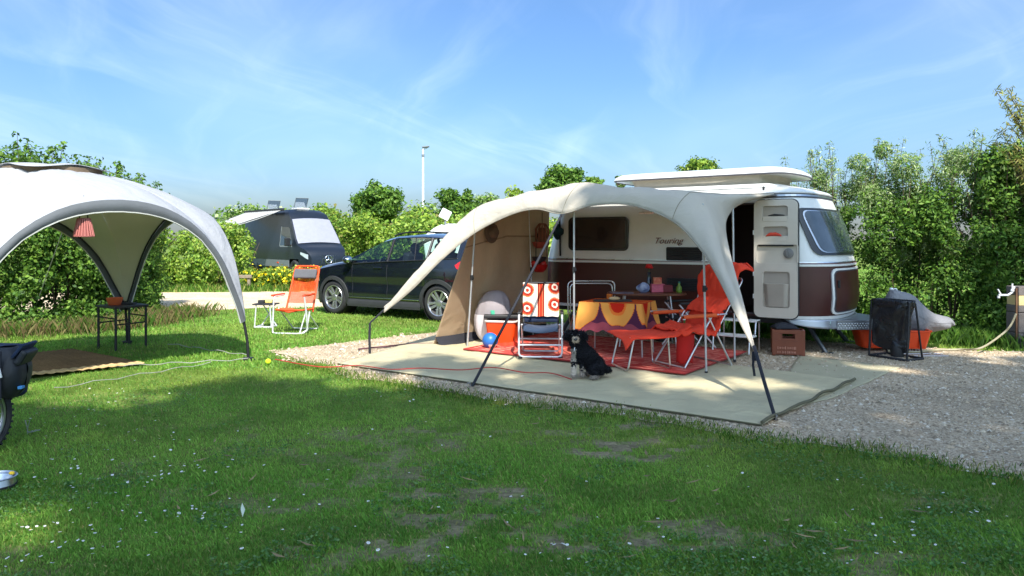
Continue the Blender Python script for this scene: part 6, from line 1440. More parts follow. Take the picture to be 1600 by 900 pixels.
MB().tube(bent([(.05, -.23, .42), (.50, -.23, .38), (.92, -.23, 1.0), (.92, .23, 1.0), (.50, .23, .38), (.05, .23, .42)], .07), .012, 8).build('seat_frame', MT['alu'], lo, smooth=60)
def lounge(u, v):
    path = catmull([V((-.02, 0, .40)), V((.22, 0, .405)), (V((.46, 0, .39))), V((.62, 0, .60)), V((.78, 0, .85)), V((.93, 0, 1.10)), V((1.04, 0, 1.12))], 61); k = min(60, int(round(v * 60))); q = path[k]; y = (u - .5) * (.62 + .10 * max(0, v - .5) + .05 * math.sin(v * 9))
    nrm = V((-1, 0, .6)) if v > .45 else V((0, 0, 1)); b = (.115 * abs(math.sin(v * 3.3 * math.pi)) ** .6 * (1 if v > .38 else .3)) + .075 * (sfbm(u * 5, v * 11, 140) - .4) + .05 * abs(sfbm(u * 7 + v * 9, v * 12 - u * 3, 141) - .5) * 2
    e = min(u, 1 - u); drop = -.05 * max(0, 1 - e * 9); return V((q.x, y, q.z + drop)) + nrm.normalized() * b
MB().grid(lounge, 40, 60).build('towel_cushion', TOW, lo, smooth=75, solid=.018)
MB().grid(lambda u, v: V((.0 + .5 * u, .23 - .46 * v, .40 - .04 * math.sin(math.pi * v))), 6, 6).build('seat', TOWD, lo, smooth=60, solid=.01)
lz = R(14); fs_ = thing('footstool', 'silver-framed footstool in front of the orange lounge chair', 'footstool', (1.50, 8.44, .045), lz)
for x, dx in ((-.21, -.05), (.20, .05)):
    MB().tube(bent([(x - .0, -.22, .36), (x + dx - .03, -.235, .015), (x + dx - .03, .235, .015), (x, .22, .36)], .05), .0115, 8).build('leg_loop', MT['alu'], fs_, smooth=60)
MB().tube(bent([(-.26, -.22, .37), (.26, -.22, .37), (.26, .22, .37), (-.26, .22, .37)], .04) + [V((-.26, -.2, .37))], .011, 8).build('seat_frame', MT['alu'], fs_, smooth=60)
MB().grid(lambda u, v: V((-.25 + .5 * u, -.21 + .42 * v, .365 - .02 * math.sin(math.pi * v))), 6, 6).build('seat', TOWD, fs_, smooth=60, solid=.008)
RL = Matrix.Translation((1.50, 8.44, .045)) @ Matrix.Rotation(lz, 4, 'Z')
def stool_towel(u, v):
    x = -.33 + .80 * u; y = -.27 + .55 * v; z = .392 + .03 * (sfbm(x * 5, y * 5, 150) - .4)
    if y < -.21: z -= .6 * (-.21 - y) * (1.0 - .5 * u)
    if x < -.25: z -= .5 * (-.25 - x) * (1.25 - v)
    z -= .06 * max(0, 1 - u * 7) * max(0, 1 - v * 4)
    if x > .30: z += .10 * (x - .30) / .16
    return RL @ V((x, y, z))
mb = MB(); mb.grid(stool_towel, 40, 26); tag(mb.build('orange_towel', TOW, None, smooth=75, solid=.012), 'bright orange-red towel spread over the footstool with corners drooping', 'towel')
def hang(u, v):
    a = u * math.pi * 1.25 - .3; return RL @ V((.44 - .105 * math.cos(a) * (1 - .1 * v), -.17 - .06 * math.sin(a) * 1.1 + .02 * v, .40 - .335 * v + .012 * math.sin(u * 15) * v))
mb = MB(); mb.grid(hang, 26, 16); tag(mb.build('red_towel', TOWD, None, smooth=75, solid=.01), 'dark red towel hanging down between the footstool and the lounge chair', 'towel')

# ------------------------------------------------------------------ left end of the awning
g = G(786, 541); t = thing('orange_tub', 'square orange plastic tub with a white rim beside the pop-up bag', 'tub', (g.x, g.y, .03), R(-14))
ring = lambda s, z: [V((a * s, b * s, z)) for a, b in rrect(.44, .36, .05, 4)]
mb = MB(); k = 20; vs = ring(.80, 0) + ring(1.0, .33) + ring(.95, .33) + ring(.77, .02); k = len(ring(1, 0)); mb.add(vs, [(j * k + i, j * k + (i + 1) % k, (j + 1) * k + (i + 1) % k, (j + 1) * k + i) for j in range(3) for i in range(k)] + [tuple(range(k - 1, -1, -1)), tuple(range(3 * k, 4 * k))]); mb.build('tub', MT['orange'], t, smooth=40)
MB().tube(ring(1.0, .335), .016, 6, closed=True).build('rim', mat('rim_white', rgb(214, 206, 196), .5), t, smooth=60)
mb = MB(); mb.box((g.x + .06, g.y + .05, .425), (.66, .34, .05)); mb.box((g.x - .12, g.y + .05, .39), (.2, .3, .03)); tag(mb.build('black_tray', MT['black'], None, bevel=.012), 'long black tray laid across the orange tub', 'tray')
mb = MB(); mb.grid(lambda u, v: V((g.x - .12 + .44 * u, g.y - .22 - .12 * v + .03 * math.sin(u * 14), .035 + .06 * math.sin(math.pi * v) * (.5 + sfbm(u * 8, v * 3, 160)) * (.4 + .6 * math.sin(math.pi * u)))), 30, 8); tag(mb.build('orange_cloth', TOW, None, smooth=60, solid=.006), 'crumpled orange cloth lying at the foot of the orange tub', 'cloth')
g = G(768, 540); t = thing('popup_bag', 'round grey and white pop-up bag with red piping leaning on the brown awning wall', 'bag', (g.x - .02, g.y + .12, .03), R(-10))
GRY = mat('bag_grey', rgb(150, 142, 146), .7, var=.08, bump=.15, bscale=30); WHB = mat('bag_white', rgb(206, 198, 202), .6, var=.05, bump=.2, bscale=20)
def pop(u, v, o=0):
    a = 2 * math.pi * u; ph = math.pi * v; r_ = math.sin(ph) ** .8; x = (.25 + o) * r_ * math.cos(a); y = (.15 + o) * r_ * math.sin(a); z = .38 - (.37 + o) * math.cos(ph) * 1.0; x += .12 * (z - .1); x += .012 * math.sin(u * 60) * r_ * (v < .95); return V((x, y, z))
MB().grid(lambda u, v: pop(u, v), 40, 24).build('body', GRY, t, smooth=60)
MB().grid(lambda u, v: pop(.44 + .36 * u, .05 + .47 * v, .008), 16, 12).build('white_panel', WHB, t, smooth=60)
MB().grid(lambda u, v: pop(.74 + .035 * u + .04 * v, .40 + .18 * (1 - v), .014), 4, 8).build('mint_patch', mat('mint', rgb(70, 176, 140), .6), t, smooth=60)
MB().tube([pop(.44, .05 + .8 * k / 20, .008) for k in range(21)], .009, 5).build('piping', MT['red'], t, smooth=60)
c_ = G(766, 549); c_.z = .145; t = thing('play_ball', 'blue and white ball on the edge of the groundsheet', 'ball', c_, R(25)); MB().ball((0, 0, 0), .108, 28).build('ball', mat('ball_blue', rgb(38, 104, 176), .4, var=.05), t, smooth=60)
for (a0, a1, p0, p1) in ((-2.2, -.4, .62, .92), (.2, 1.4, .1, .42), (-.55, -.2, .2, .62)):
    MB().grid(lambda u, v: V((.1095 * math.sin(math.pi * (p0 + (p1 - p0) * v)) * math.cos(a0 + (a1 - a0) * u), .1095 * math.sin(math.pi * (p0 + (p1 - p0) * v)) * math.sin(a0 + (a1 - a0) * u), .1095 * math.cos(math.pi * (p0 + (p1 - p0) * v)))), 12, 8).build('white_panel', mat('ball_white', rgb(216, 214, 196), .45), t, smooth=60)

# ------------------------------------------------------------------ by the caravan's door and hitch
st = thing('door_step', 'white two-tread step in front of the caravan doorway', 'step', CW(-.72, -.33, .03), CA)
for (y, z, w) in ((.12, .40, .50), (-.12, .22, .56)):
    for k in range(3): MB().box((0, y - .07 + .07 * k, z), (w, .055, .025)).build('tread', MT['white_paint'], st, bevel=.005)
for s in (-1, 1): MB().tube(bent([(s * .24, -.22, 0), (s * .24, -.19, .21), (s * .24, .03, .22), (s * .24, .06, .39), (s * .24, .2, .39), (s * .24, .2, 0)], .03), .014, 7).build('leg', MT['alu'], st, smooth=60)
g = G(1236, 557); cr = thing('bottle_crate', 'brown plastic bottle crate under the front of the caravan', 'crate', (g.x, g.y + .12, .012), R(-16)); CB = mat('crate_brown', rgb(120, 62, 38), .5, var=.1); cw_, cd_, chh = .40, .30, .33
for s in (-1, 1):
    for q in (-1, 1): MB().box((s * (cw_ / 2 - .02), q * (cd_ / 2 - .02), chh / 2), (.04, .04, chh)).build('corner_post', CB, cr, bevel=.006)
def cpanel(c, size): return MB().box(c, size).build('panel', CB, cr, bevel=.004)
for q in (-1, 1):
    y = q * (cd_ / 2 - .012); cpanel((0, y, .10), (cw_ - .07, .018, .18)); cpanel((0, y, chh - .025), (cw_ - .07, .022, .05)); cpanel((-.12, y, .235), (.09, .02, .09)); cpanel((.12, y, .235), (.09, .02, .09)); cpanel((0, y, .205), (.16, .02, .03))
for s in (-1, 1):
    x = s * (cw_ / 2 - .012); cpanel((x, 0, .11), (.018, cd_ - .07, .2)); cpanel((x, 0, chh - .025), (.022, cd_ - .07, .05)); cpanel((x, .08, .24), (.02, .07, .09)); cpanel((x, -.08, .24), (.02, .07, .09))
cpanel((0, 0, .02), (cw_ - .05, cd_ - .05, .02))
r = np.random.default_rng(70); lb = MB(); x = -.13
while x < .10:
    w = r.uniform(.008, .018)
    for z in (.10, .045): lb.box((x + r.uniform(-.003, .003), -cd_ / 2 - .004, z), (w * r.uniform(.5, 1), .006, .035 * r.uniform(.6, 1)))
    x += w + .008
lb.build('raised_lettering', mat('crate_pale', rgb(186, 130, 108), .6, var=.1), cr)
mb = MB(); q = V((g.x - .04, g.y + .12, .012 + chh)); mb.grid(lambda u, v: q + V((-.15 + .3 * u, -.11 + .24 * v, .012 + .07 * (math.sin(math.pi * u) * math.sin(math.pi * v)) ** .5 * (.6 + .6 * sfbm(u * 5, v * 5, 72)))), 16, 12); tag(mb.build('dark_bag', MT['strap'], None, smooth=60, solid=.01), 'dark soft bag lying on the brown bottle crate', 'bag')
# bag stand
g0, g1 = G(1358, 557), G(1417, 566); gm_ = (g0 + g1) / 2; t = thing('bag_stand', 'black folding stand holding a crumpled black rubbish bag', 'bag stand', (gm_.x, gm_.y, .008), math.atan2(g1.y - g0.y, g1.x - g0.x)); w = (g1 - g0).length / 2; hh = .725
MB().tube(bent([(-w, 0, .012), (-w, .05, hh), (w, .05, hh), (w, 0, .012)], .02) , .014, 7).build('frame', MT['black'], t, smooth=60)
MB().tube(bent([(-w, 0, .012), (-w, .34, .012), (w, .34, .012), (w, 0, .012)], .02) + [V((-w, 0, .012))], .016, 7).build('base_frame', MT['black'], t, smooth=60)
MB().tube(bent([(-w + .02, .34, .012), (-w + .02, .20, hh - .02), (w - .02, .20, hh - .02), (w - .02, .34, .012)], .02), .012, 7).build('rear_frame', MT['black'], t, smooth=60)
PLA = mat('bin_bag', (.012, .013, .016), .28, var=.2, crease=5)
def bag(u, v):
    a = 2 * math.pi * u; k = (1 - .10 * v ** 1.5); x = (w - .01) * k * math.copysign(abs(math.cos(a)) ** .5, math.cos(a)); y = .125 - .11 * k * math.copysign(abs(math.sin(a)) ** .6, math.sin(a))
    n_ = .12 * (sfbm(x * 6 + 3 + v * 1.5, v * 1.5 + math.sin(a), 75, 2) - .5) + .012 * math.sin(x * 40 + v * 5 + 3 * math.sin(v * 4)); return V((x + n_ * v * .5 - .05 * v, y - n_ * min(1, v * 4), hh - .01 - .56 * v * (1 + .14 * math.sin(a + 1) * v)))
MB().grid(bag, 56, 40).build('bag', PLA, t, smooth=70); MB().grid(lambda u, v: (lambda q: V((q.x * 1.02, (q.y - .125) * 1.08 + .125, hh + .015 - .09 * v)))(bag(u, 0)), 40, 3).build('bag_rim', PLA, t, smooth=60, solid=.006)
MB().lathe([(.075, 0), (.08, .10), (.07, .15), (.055, .17), (.065, .20), (.0001, .20)], (.06, .10, .03), 18).build('bottle', MT['black'], t, smooth=50)
# orange trough, wire rack and the covered load
g = G(1397, 551); t = thing('orange_trough', 'long orange plastic trough behind the black rubbish bag stand', 'tub', (g.x + .06, g.y + .22, .05), R(-8)); rg = lambda s, z: [V((a * s, b * s, z)) for a, b in rrect(.92, .40, .06, 4)]
k = len(rg(1, 0)); mb = MB(); mb.add(rg(.88, 0) + rg(1, .22) + rg(1.03, .225) + rg(1.03, .245) + rg(.97, .245) + rg(.86, .015), [(j * k + i, j * k + (i + 1) % k, (j + 1) * k + (i + 1) % k, (j + 1) * k + i) for j in range(5) for i in range(k)] + [tuple(range(k - 1, -1, -1)), tuple(range(5 * k, 6 * k))]); mb.build('trough', MT['orange'], t, smooth=35)
for x in (-.3, -.1, .1, .3): MB().box((x, -.192, .12), (.02, .02, .2), Matrix.Rotation(R(-6), 4, 'X')).build('rib', MT['orange'], t, bevel=.004)
mb = MB(); g = G(1440, 556)
for k in range(15): mb.tube([V((g.x - .28 + .04 * k, g.y - .1, .012)), V((g.x - .28 + .04 * k, g.y + .28, .012)), V((g.x - .28 + .04 * k, g.y + .28, .05))], .003, 4)
for y in (-.1, .09, .28): mb.tube([V((g.x - .29, g.y + y, .014)), V((g.x + .29, g.y + y, .014))], .004, 4)
tag(mb.build('wire_rack', WHT, None), 'flat white wire rack on the ground under the orange trough', 'rack')
cx_ = 10.12; top = [(1383, 474), (1392, 453), (1408, 455), (1426, 461), (1440, 475), (1456, 488), (1472, 493), (1483, 496), (1491, 505)]; bot = [(1383, 508), (1392, 516), (1408, 520), (1426, 521), (1440, 522), (1456, 518), (1472, 513), (1483, 512), (1491, 508)]
tv = catmull([P(a, b, cx_) for a, b in top], 49); bv = catmull([P(a, b, cx_) for a, b in bot], 49)
def cover(u, v):
    i = int(round(u * 48)); a = 2 * math.pi * v; z0, z1 = bv[i].z, tv[i].z; h = (z1 - z0) / 2; c = (z0 + z1) / 2; d = .20 * (1 - .35 * u) * (.25 + .75 * math.sin(math.pi * min(1, .1 + u * .86)) ** .5); s = math.sin(a); w_ = .5 + .5 * (1 - (s + 1) / 2); fold = .035 * math.sin(u * 22 + a * 2.0) * (1 - s) * .5 + .04 * (sfbm(u * 6, a, 77) - .5)
    return V((tv[i].x + .03 * (1 - s) * math.sin(u * 11), cx_ - math.cos(a) * (d * (.65 + .5 * w_) + fold), c + h * s))
cvr = thing('fabric_cover', 'grey weatherproof cover draped over a lumpy load beside the hedge', 'cover', (tv[20].x, cx_, .25)); mb = MB(); mb.grid(cover, 48, 40); mb.add([cover(0, k / 40) for k in range(40)], [tuple(range(40))]); mb.add([cover(1, k / 40) for k in range(40)], [tuple(range(40))])
mb.build('cover', mat('cover_grey', rgb(122, 121, 124), .7, var=.06, bump=.2, bscale=60, crease=4), cvr, smooth=70, world=True)
mb = MB(); p = P(1393, 452, cx_); mb.ball(p, .03, 10, (1.1, 1, .8)); mb.tube([p, p + V((.05, -.02, .01)), p + V((.08, -.02, -.04))], .01, 6); mb.build('tie', WHT, cvr, smooth=60, world=True)
mb = MB(); mb.tube([P(1425, 525, cx_ - .22), P(1415, 500, cx_ - .24), P(1404, 478, cx_ - .22)], .012, 6); mb.build('cover_strap', MT['strap'], cvr, world=True)
# tap and power post
g = G(1591, 546); up = thing('service_post', 'grey wooden water and power post with a cream plate and tap beside the hedge', 'post', (g.x + .20, g.y + .12, 0)); PW = mat('post_boards', rgb(104, 96, 92), .85, var=.2, scale=10, bump=.3)
for z0, z1 in ((.0, .22), (.228, .50), (.508, .60), (.74, .86)): MB().box((0, 0, (z0 + z1) / 2), (.40, .26, z1 - z0)).build('board', PW, up, bevel=.008)
MB().box((0, 0, .67), (.385, .25, .136)).build('plate', mat('plate_cream', rgb(206, 182, 128), .6, var=.05), up, bevel=.004)
MB().box((-.212, -.10, .43), (.018, .02, .82)).build('corner_strip', mat('rusty', rgb(104, 74, 52), .8, var=.3), up)
mb = MB(); mb.tube([V((-.21, -.06, .86)), V((-.24, -.06, .78)), V((-.30, -.06, .74)), V((-.43, -.06, .74))], .016, 7); mb.ball((-.24, -.06, .80), .028, 8); mb.tube([V((-.24, -.06, .80)), V((-.24, -.06, .90))], .012, 6); mb.build('tap', WHT, up, smooth=60); mb = MB(); mb.tube([V((-.43, -.06, .73)), V((-.43, -.06, .70))], .02, 7); mb.tube([V((-.40, -.06, .75)), V((-.44, -.06, .82))], .012, 6); mb.build('tap_handle', WHT, up, smooth=60)
mb = MB(); pts = [g + V((-.03, 0, .49)), g + V((-.12, -.02, .33)), g + V((-.25, -.02, .20)), G(1532, 544, .08), G(1500, 546, .03), G(1462, 547, .03), G(1430, 550, .03), G(1385, 548, .03)]
mb.tube(catmull(pts, 60), .014, 6); tag(mb.build('water_hose', mat('hose', rgb(150, 142, 116), .6, var=.1), None, smooth=60), 'pale hose running from the service post along the ground to the caravan', 'hose')

# ------------------------------------------------------------------ sunlit seats on the lawn
STR = mat('orange_cord', rgb(232, 84, 32), .6, var=.1, trans=.15); t = thing('string_chair', 'orange string camping chair with grey headrest standing alone on the lawn', 'chair', (-3.52, 11.98, 0), R(-10)); w = .25
MB().tube(bent([(-w, .10, .60), (-w, -.22, .60), (-w - .01, -.24, .03), (-w + .02, -.25, .015), (w - .06, -.25, .015), (w - .0, -.10, .015), (w + .03, -.05, .35)], .05), .0135, 8).build('front_leg', WHT, t, smooth=60)
MB().tube(bent([(w, -.10, .38), (w - .06, -.22, .015)], .03), .011, 8).build('leg', WHT, t, smooth=60); MB().tube(bent([(w + .03, -.24, .60), (w + .04, -.18, .3), (w + .03, -.12, .06), (w - .03, -.16, .02)], .05), .0165, 8).build('leg', WHT, t, smooth=60)
MB().tube(bent([(-w + .02, -.1, .40), (-w + .02, .40, .02), (w - .02, .40, .02), (w - .02, -.1, .40)], .05), .012, 8).build('rear_leg', WHT, t, smooth=60)
def back_pt(s, v): 
    p = V((s * (.235 - .02 * v), .17 + .30 * v, .36 + .70 * v)); return p
MB().tube(bent([back_pt(-1, -.05), back_pt(-1, 1), back_pt(1, 1), back_pt(1, -.05)], .07), .016, 8).build('back_frame', STR, t, smooth=60)
MB().tube(bent([(-.235, .16, .37), (-.235, -.21, .385), (.235, -.21, .385), (.235, .16, .37)], .05), .0145, 8).build('seat_frame', STR, t, smooth=60)
mb = MB()
for k in range(34): v = .16 + .80 * k / 33; a, b = back_pt(-1, v), back_pt(1, v); mb.tube([a, a.lerp(b, .5) + V((0, .035, -.01)), b], .0062, 4, caps=False)
for k in range(26): y = -.20 + .37 * k / 25; mb.tube([V((-.23, y, .38)), V((0, y, .345)), V((.23, y, .38))], .0066, 4, caps=False)
mb.build('cords', STR, t)['kind'] = 'stuff'
mb = MB(); q = (back_pt(-1, .82) + back_pt(1, .82)) / 2; mb.box(q + V((0, -.035, 0)), (.40, .06, .165), Matrix.Rotation(R(-23), 4, 'X')); mb.build('headrest', MT['greyfab'], t, bevel=.025, segs=3)
for s in (-1, 1): MB().box((s * (w + .015), -.05, .615), (.05, .40, .03)).build('armrest', mat('arm_plastic', rgb(216, 74, 34), .5), t, bevel=.01)
g = G(412, 513); t = thing('side_table', 'small white folding side table on the lawn left of the orange string chair', 'table', (g.x, g.y + .12, 0), R(-6))
MB().box((0, 0, .405), (.36, .30, .022)).build('tabletop', MT['charcoal'], t, bevel=.006)
for y in (-.12, .12):
    for s in (-1, 1): MB().tube([(s * .12, y, .40), (s * -.14 if y > 0 else s * .15, y, .01)], .012, 6).build('leg', WHT, t, smooth=60)
for s in (-1, 1): MB().box((s * .12, 0, .02), (.035, .30, .03)).build('foot_bar', WHT, t, bevel=.006)
MB().box((0, -.12, .02), (.28, .035, .03)).build('cross_bar', WHT, t, bevel=.006)
q = V((g.x, g.y + .10, .417)); mb = MB(); mb.box(q + V((-.07, 0, .03)), (.10, .09, .05)); tag(mb.build('dark_box', MT['charcoal'], None, bevel=.005), 'small dark box on the white side table', 'box'); mb = MB(); mb.box(q + V((.055, .02, .035)), (.12, .09, .06)); tag(mb.build('yellow_packet', mat('packet', rgb(226, 204, 120), .5, var=.08), None, bevel=.012), 'pale yellow packet on the white side table', 'packet')
c_ = G(419, 571); c_.z = .047; mb = MB(); mb.ball(c_, .034, 18); tag(mb.build('tennis_ball', mat('tennis', rgb(206, 232, 40), .9, var=.06), None, smooth=60), 'yellow-green tennis ball on the lawn', 'ball')

# ------------------------------------------------------------------ left edge: trailer wheel, bag, bowl, stake
tw_ = thing('bike_trailer', 'parked bicycle trailer, only its wheel and dark mudguard in view at the edge', 'bicycle trailer', (-3.665, 5.08, 0), R(-8))
rot = Matrix.Rotation(R(90), 4, 'Y'); mb = MB(); mb.lathe([(.215, -.022), (.24, -.034), (.262, -.022), (.267, 0), (.262, .022), (.24, .034), (.215, .022)], (0, 0, .265), 40, rot, cap=False); wh_ = mb.build('wheel', MT['rubber'], tw_, smooth=50)
mb = MB()
for k in range(40):
    a = 2 * math.pi * k / 40
    for s in (-1, 1): mb.box(V((s * .017, .264 * math.cos(a + s * .04), .265 + .264 * math.sin(a + s * .04))), (.022, .018, .014), Matrix.Rotation(a, 4, 'X'))
mb.build('tyre_tread', MT['rubber'], wh_)
mb = MB(); mb.lathe([(.20, -.012), (.218, -.016), (.218, .016), (.20, .012)], (0, 0, .265), 36, rot, cap=False); mb.build('rim', MT['alu'], wh_, smooth=50)
mb = MB()
for k in range(20): a = 2 * math.pi * k / 20; mb.tube([V(((-1) ** k * .025, .02 * math.cos(a), .265 + .02 * math.sin(a))), V((0, .205 * math.cos(a), .265 + .205 * math.sin(a)))], .0018, 3)
mb.build('spokes', MT['steel'], wh_); MB().lathe([(.022, -.05), (.022, .05)], (0, 0, .265), 12, rot).build('hub', MT['alu'], wh_)
mb = MB(); mb.grid(lambda u, v: V((-.05 + .10 * u, .295 * math.cos(R(20 + 130 * v)), .265 + .295 * math.sin(R(20 + 130 * v)))), 4, 20); mb.build('mudguard', mat('guard_blue', rgb(52, 58, 78), .5, var=.1), tw_, smooth=50, solid=.006)
MB().box((-.42, .1, .52), (.70, .9, .40)).build('body', MT['navy'], tw_, bevel=.06, segs=3); MB().tube([(-.06, 0, .265), (-.06, .0, .55)], .016, 7).build('strut', MT['dark'], tw_); MB().tube([(-.7, .4, .1), (-.7, .4, .5)], .016, 7).build('strut', MT['dark'], tw_)
MB().box((-.09, -.37, .60), (.05, .02, .04)).build('reflector', mat('reflector', rgb(220, 24, 24), .2, coat=.8), tw_, bevel=.006)
bg_ = thing('pannier_bag', 'black bag with a raised flap and white buckle hanging on the bike trailer', 'bag', (-3.60, 5.28, .36), R(10)); BK = mat('bag_black', (.018, .019, .024), .6, var=.25, bump=.3, bscale=30)
def hullf(u, v):
    a = 2 * math.pi * u; k = math.sin(math.pi * (.04 + .92 * v)) ** .45; return V((.115 * k * math.copysign(abs(math.cos(a)) ** .55, math.cos(a)) * (1 + .2 * sfbm(u * 6, v * 5, 88)), .15 * k * math.copysign(abs(math.sin(a)) ** .55, math.sin(a)), .02 + .36 * v))
MB().grid(hullf, 32, 18).build('body', BK, bg_, smooth=60)
MB().box((.115, -.02, .36), (.12, .22, .022), Matrix.Rotation(R(-52), 4, 'Y')).build('flap', MT['navy'], bg_, bevel=.008); MB().box((.13, -.03, .31), (.05, .2, .12), Matrix.Rotation(R(32), 4, 'Y')).build('side_pocket', BK, bg_, bevel=.02)
MB().box((.02, -.17, .215), (.03, .012, .065), Matrix.Rotation(R(-12), 4, 'Y')).build('buckle', MT['white_paint'], bg_, bevel=.004); MB().box((.02, -.163, .20), (.022, .01, .34)).build('strap', MT['strap'], bg_)
MB().box((.12, -.08, .10), (.03, .05, .02)).build('blue_tag', mat('tag_blue', rgb(70, 140, 196), .5), bg_, bevel=.004)
g = G(-9, 764); bw_ = thing('dog_bowl', 'shiny steel dog bowl in the grass at the left edge', 'bowl', (g.x, g.y, .015)); MB().lathe([(.115, 0), (.105, .05), (.115, .062), (.12, .058), (.112, .052), (.092, .05), (.08, .015), (.0001, .012)], n=30).build('bowl', MT['alu'], bw_, smooth=50); MB().lathe([(.116, .0), (.118, .012), (.112, .014)], n=30, cap=False).build('rubber_ring', MT['rubber'], bw_)
mb = MB(); mb.ball((g.x + .075, g.y + .045, .082), .014, 8, (1.3, 1, .8)); tag(mb.build('yellow_petal', mat('petal_yellow', rgb(226, 186, 40), .6), None, smooth=60), 'small yellow scrap on the rim of the steel dog bowl', 'scrap')
g = G(43, 680); t = thing('ground_stake', 'metal corkscrew dog stake standing in the lawn near the bike trailer', 'stake', g); MB().tube([V((0, 0, -.02)), V((0, 0, .05)), V((-.018, 0, .115)), V((.018, 0, .115)), V((.0, 0, .05))], .004, 6).build('handle', MT['steel'], t, smooth=60)
MB().tube([V((.012 * math.cos(k * .9) + .004 * k, .012 * math.sin(k * .9), .02 + .001 * k)) for k in range(22)], .004, 5).build('ring', MT['steel'], t, smooth=60)

# ------------------------------------------------------------------ the dog
dog = thing('dog', 'small curly black dog with white muzzle, chest and paws sitting on the groundsheet', 'dog', (.665, 7.80, .036))
nodes = [((.24, .07, .115), .092), ((.165, .055, .205), .098), ((.075, .02, .275), .088), ((.03, -.015, .36), .062), ((.0, -.04, .452), .078), ((-.008, -.115, .430), .046), ((-.010, -.155, .426), .034),
         ((.01, -.035, .50), .062),
         ((-.075, -.03, .475), .04), ((-.108, -.035, .415), .036), ((.082, -.03, .475), .04), ((.118, -.035, .415), .036),
         ((.0, -.03, .23), .047), ((-.016, -.05, .12), .028), ((-.020, -.058, .05), .024), ((-.022, -.088, .026), .025),
         ((.075, -.03, .22), .045), ((.070, -.02, .12), .027), ((.070, -.02, .05), .023), ((.068, -.048, .026), .024),
         ((.235, -.02, .115), .075), ((.165, -.075, .115), .045), ((.215, -.085, .045), .030), ((.165, -.125, .026), .026),
         ((.235, .155, .105), .07), ((.15, .15, .10), .042), ((.18, .14, .04), .03), ((.125, .10, .026), .026),
         ((.315, .08, .085), .04), ((.352, .05, .075), .034), ((.368, .02, .11), .030)]
edges = [(0, 1), (1, 2), (2, 3), (3, 4), (4, 5), (5, 6), (4, 7), (7, 8), (8, 9), (7, 10), (10, 11), (2, 12), (12, 13), (13, 14), (14, 15), (2, 16), (16, 17), (17, 18), (18, 19), (0, 20), (20, 21), (21, 22), (22, 23), (0, 24), (24, 25), (25, 26), (26, 27), (0, 28), (28, 29), (29, 30)]
me = bpy.data.meshes.new('dog_body'); me.from_pydata([n_[0] for n_ in nodes], edges, []); ob = bpy.data.objects.new('dog_tmp', me); COL.objects.link(ob)
md = ob.modifiers.new('s', 'SKIN'); 
for i, n_ in enumerate(nodes): me.skin_vertices[0].data[i].radius = (n_[1], n_[1]); me.skin_vertices[0].data[i].use_root = (i == 0)
md.use_smooth_shade = True; sb_ = ob.modifiers.new('u', 'SUBSURF'); sb_.levels = 3; sb_.render_levels = 3
dg = bpy.context.evaluated_depsgraph_get(); dm_ = bpy.data.meshes.new_from_object(ob.evaluated_get(dg)); bpy.data.objects.remove(ob)
dm_.name = 'body'; co = np.zeros(len(dm_.vertices) * 3, np.float32); dm_.vertices.foreach_get('co', co); co = co.reshape(-1, 3); no = np.zeros(len(co) * 3, np.float32); dm_.vertex_normals.foreach_get('vector', no); no = no.reshape(-1, 3)
nz_ = fbm(co[:, 0] * 70 + co[:, 1] * 40, co[:, 2] * 70 + co[:, 1] * 50, 91, 2); co += no * ((nz_ - .5) * .016)[:, None]; co[:, 2] = np.maximum(co[:, 2], .001); dm_.vertices.foreach_set('co', co.ravel()); dm_.update()
def dog_col(p):
    x, y, z = p[:, 0], p[:, 1], p[:, 2]; n = len(p); c = np.tile(np.array([.010, .010, .014]), (n, 1)); wv = fbm(x * 60, z * 60 + y * 40, 93, 2)
    pale = np.array(rgb(206, 192, 176)); grey = np.array(rgb(150, 138, 128))
    mz = (y < -.115) & (z > .395) & (z < .462) & (np.abs(x + .008) < .055); c[mz] = np.array(rgb(186, 166, 144))
    dk = (y < -.15) & (np.abs(x + .01) < .022) & (z > .415); c[dk] = (.01, .01, .012)
    bib = (x < -.004 + .022 * wv) & (y < .0) & (z > .19) & (z < .325); c[bib & (wv > .28)] = pale * .8
    legs = (y < .005) & (x < .10) & (z < .09 + .13 * wv); c[legs] = pale; c[legs & (x > .022)] = grey; c[legs & (x > .022) & (z > .05 + .12 * wv)] = (.012, .012, .015); hl_ = (z < .055) & (x < .235); c[hl_] = grey; c[(z < .02)] *= .6  # right front leg's grey is its shade put into the fur colour
    return c
fc = np.array([np.mean(co[list(p.vertices)], 0) for p in dm_.polygons]); tc2 = dog_col(fc); a = dm_.attributes.new('tint', 'FLOAT_COLOR', 'FACE'); cc4 = np.ones((len(fc), 4), np.float32); cc4[:, :3] = tc2; a.data.foreach_set('color', cc4.ravel())
dm_.materials.clear(); FURM = attr_mat('dog_fur', .8, spec=.3); dm_.materials.append(FURM); db = bpy.data.objects.new('body', dm_); COL.objects.link(db); db.parent = dog
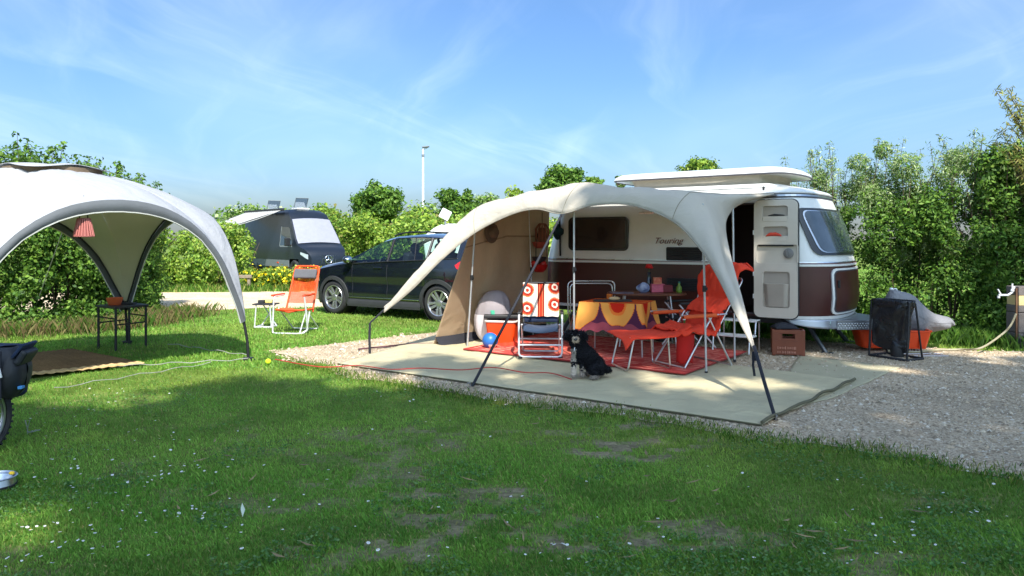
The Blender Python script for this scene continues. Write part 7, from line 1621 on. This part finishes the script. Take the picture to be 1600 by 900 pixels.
r = np.random.default_rng(94); fn_ = np.array([tuple(p.normal) for p in dm_.polygons]); ar = np.array([p.area for p in dm_.polygons]); k = r.choice(len(fc), 15000, p=ar / ar.sum()); p0 = fc[k] + r.normal(0, .003, (15000, 3)); nn = fn_[k] + r.normal(0, .45, (15000, 3)) - np.array([0, 0, .25]); nn /= np.linalg.norm(nn, axis=1, keepdims=True)
ok = (p0[:, 2] > .02); p0, nn, kc = p0[ok], nn[ok], k[ok]; m_ = len(p0); ln = r.uniform(.010, .022, m_)[:, None]; ln = np.where((p0[:, 2:3] > .38) & (p0[:, 1:2] > -.12), ln * 1.35, ln); ln = np.where((p0[:, 1:2] < -.12) & (p0[:, 2:3] > .38), ln * .5, ln)
ln = np.where((p0[:, 2:3] < .17) & (p0[:, 1:2] < .0) & (p0[:, 0:1] < .1), ln * .45, ln)
sd = np.cross(nn, r.normal(0, 1, (m_, 3))); sd /= np.linalg.norm(sd, axis=1, keepdims=True); sd *= .0022; cu_ = np.cross(nn, sd); cu_ /= np.linalg.norm(cu_, axis=1, keepdims=True); tip = p0 + nn * ln + cu_ * ln * .6
tip[:, 2] = np.maximum(tip[:, 2], .004); mid = p0 + nn * ln * .6 + cu_ * ln * .1
fv = np.stack([p0 - sd, p0 + sd, mid + sd, tip], 1).reshape(-1, 3); rawmesh('fur', fv, np.arange(4 * m_), 4, FURM, db, dog_col(p0) * r.uniform(.75, 1.25, (m_, 1)), kind='stuff')
EYE = mat('eye', (.006, .005, .005), .06, coat=1); MB().ball((-.010, -.186, .438), .015, 12, (1.2, .8, .8)).build('nose', EYE, dog, smooth=60)
for s in (-1, 1): MB().ball((-.003 + s * .036, -.113, .478), .0105, 10).build('eye', EYE, dog, smooth=60)
MB().tube([V((.02 + .062 * math.cos(a), -.018 + .062 * math.sin(a), .352 + .012 * math.sin(a))) for a in np.linspace(0, 6.283, 21)[:-1]], .008, 6, closed=True).build('collar', MT['strap'], dog, smooth=60)
MB().tube([V((-.01, -.085, .345)), V((-.015, -.092, .31))], .006, 6).build('tag', WHT, dog)
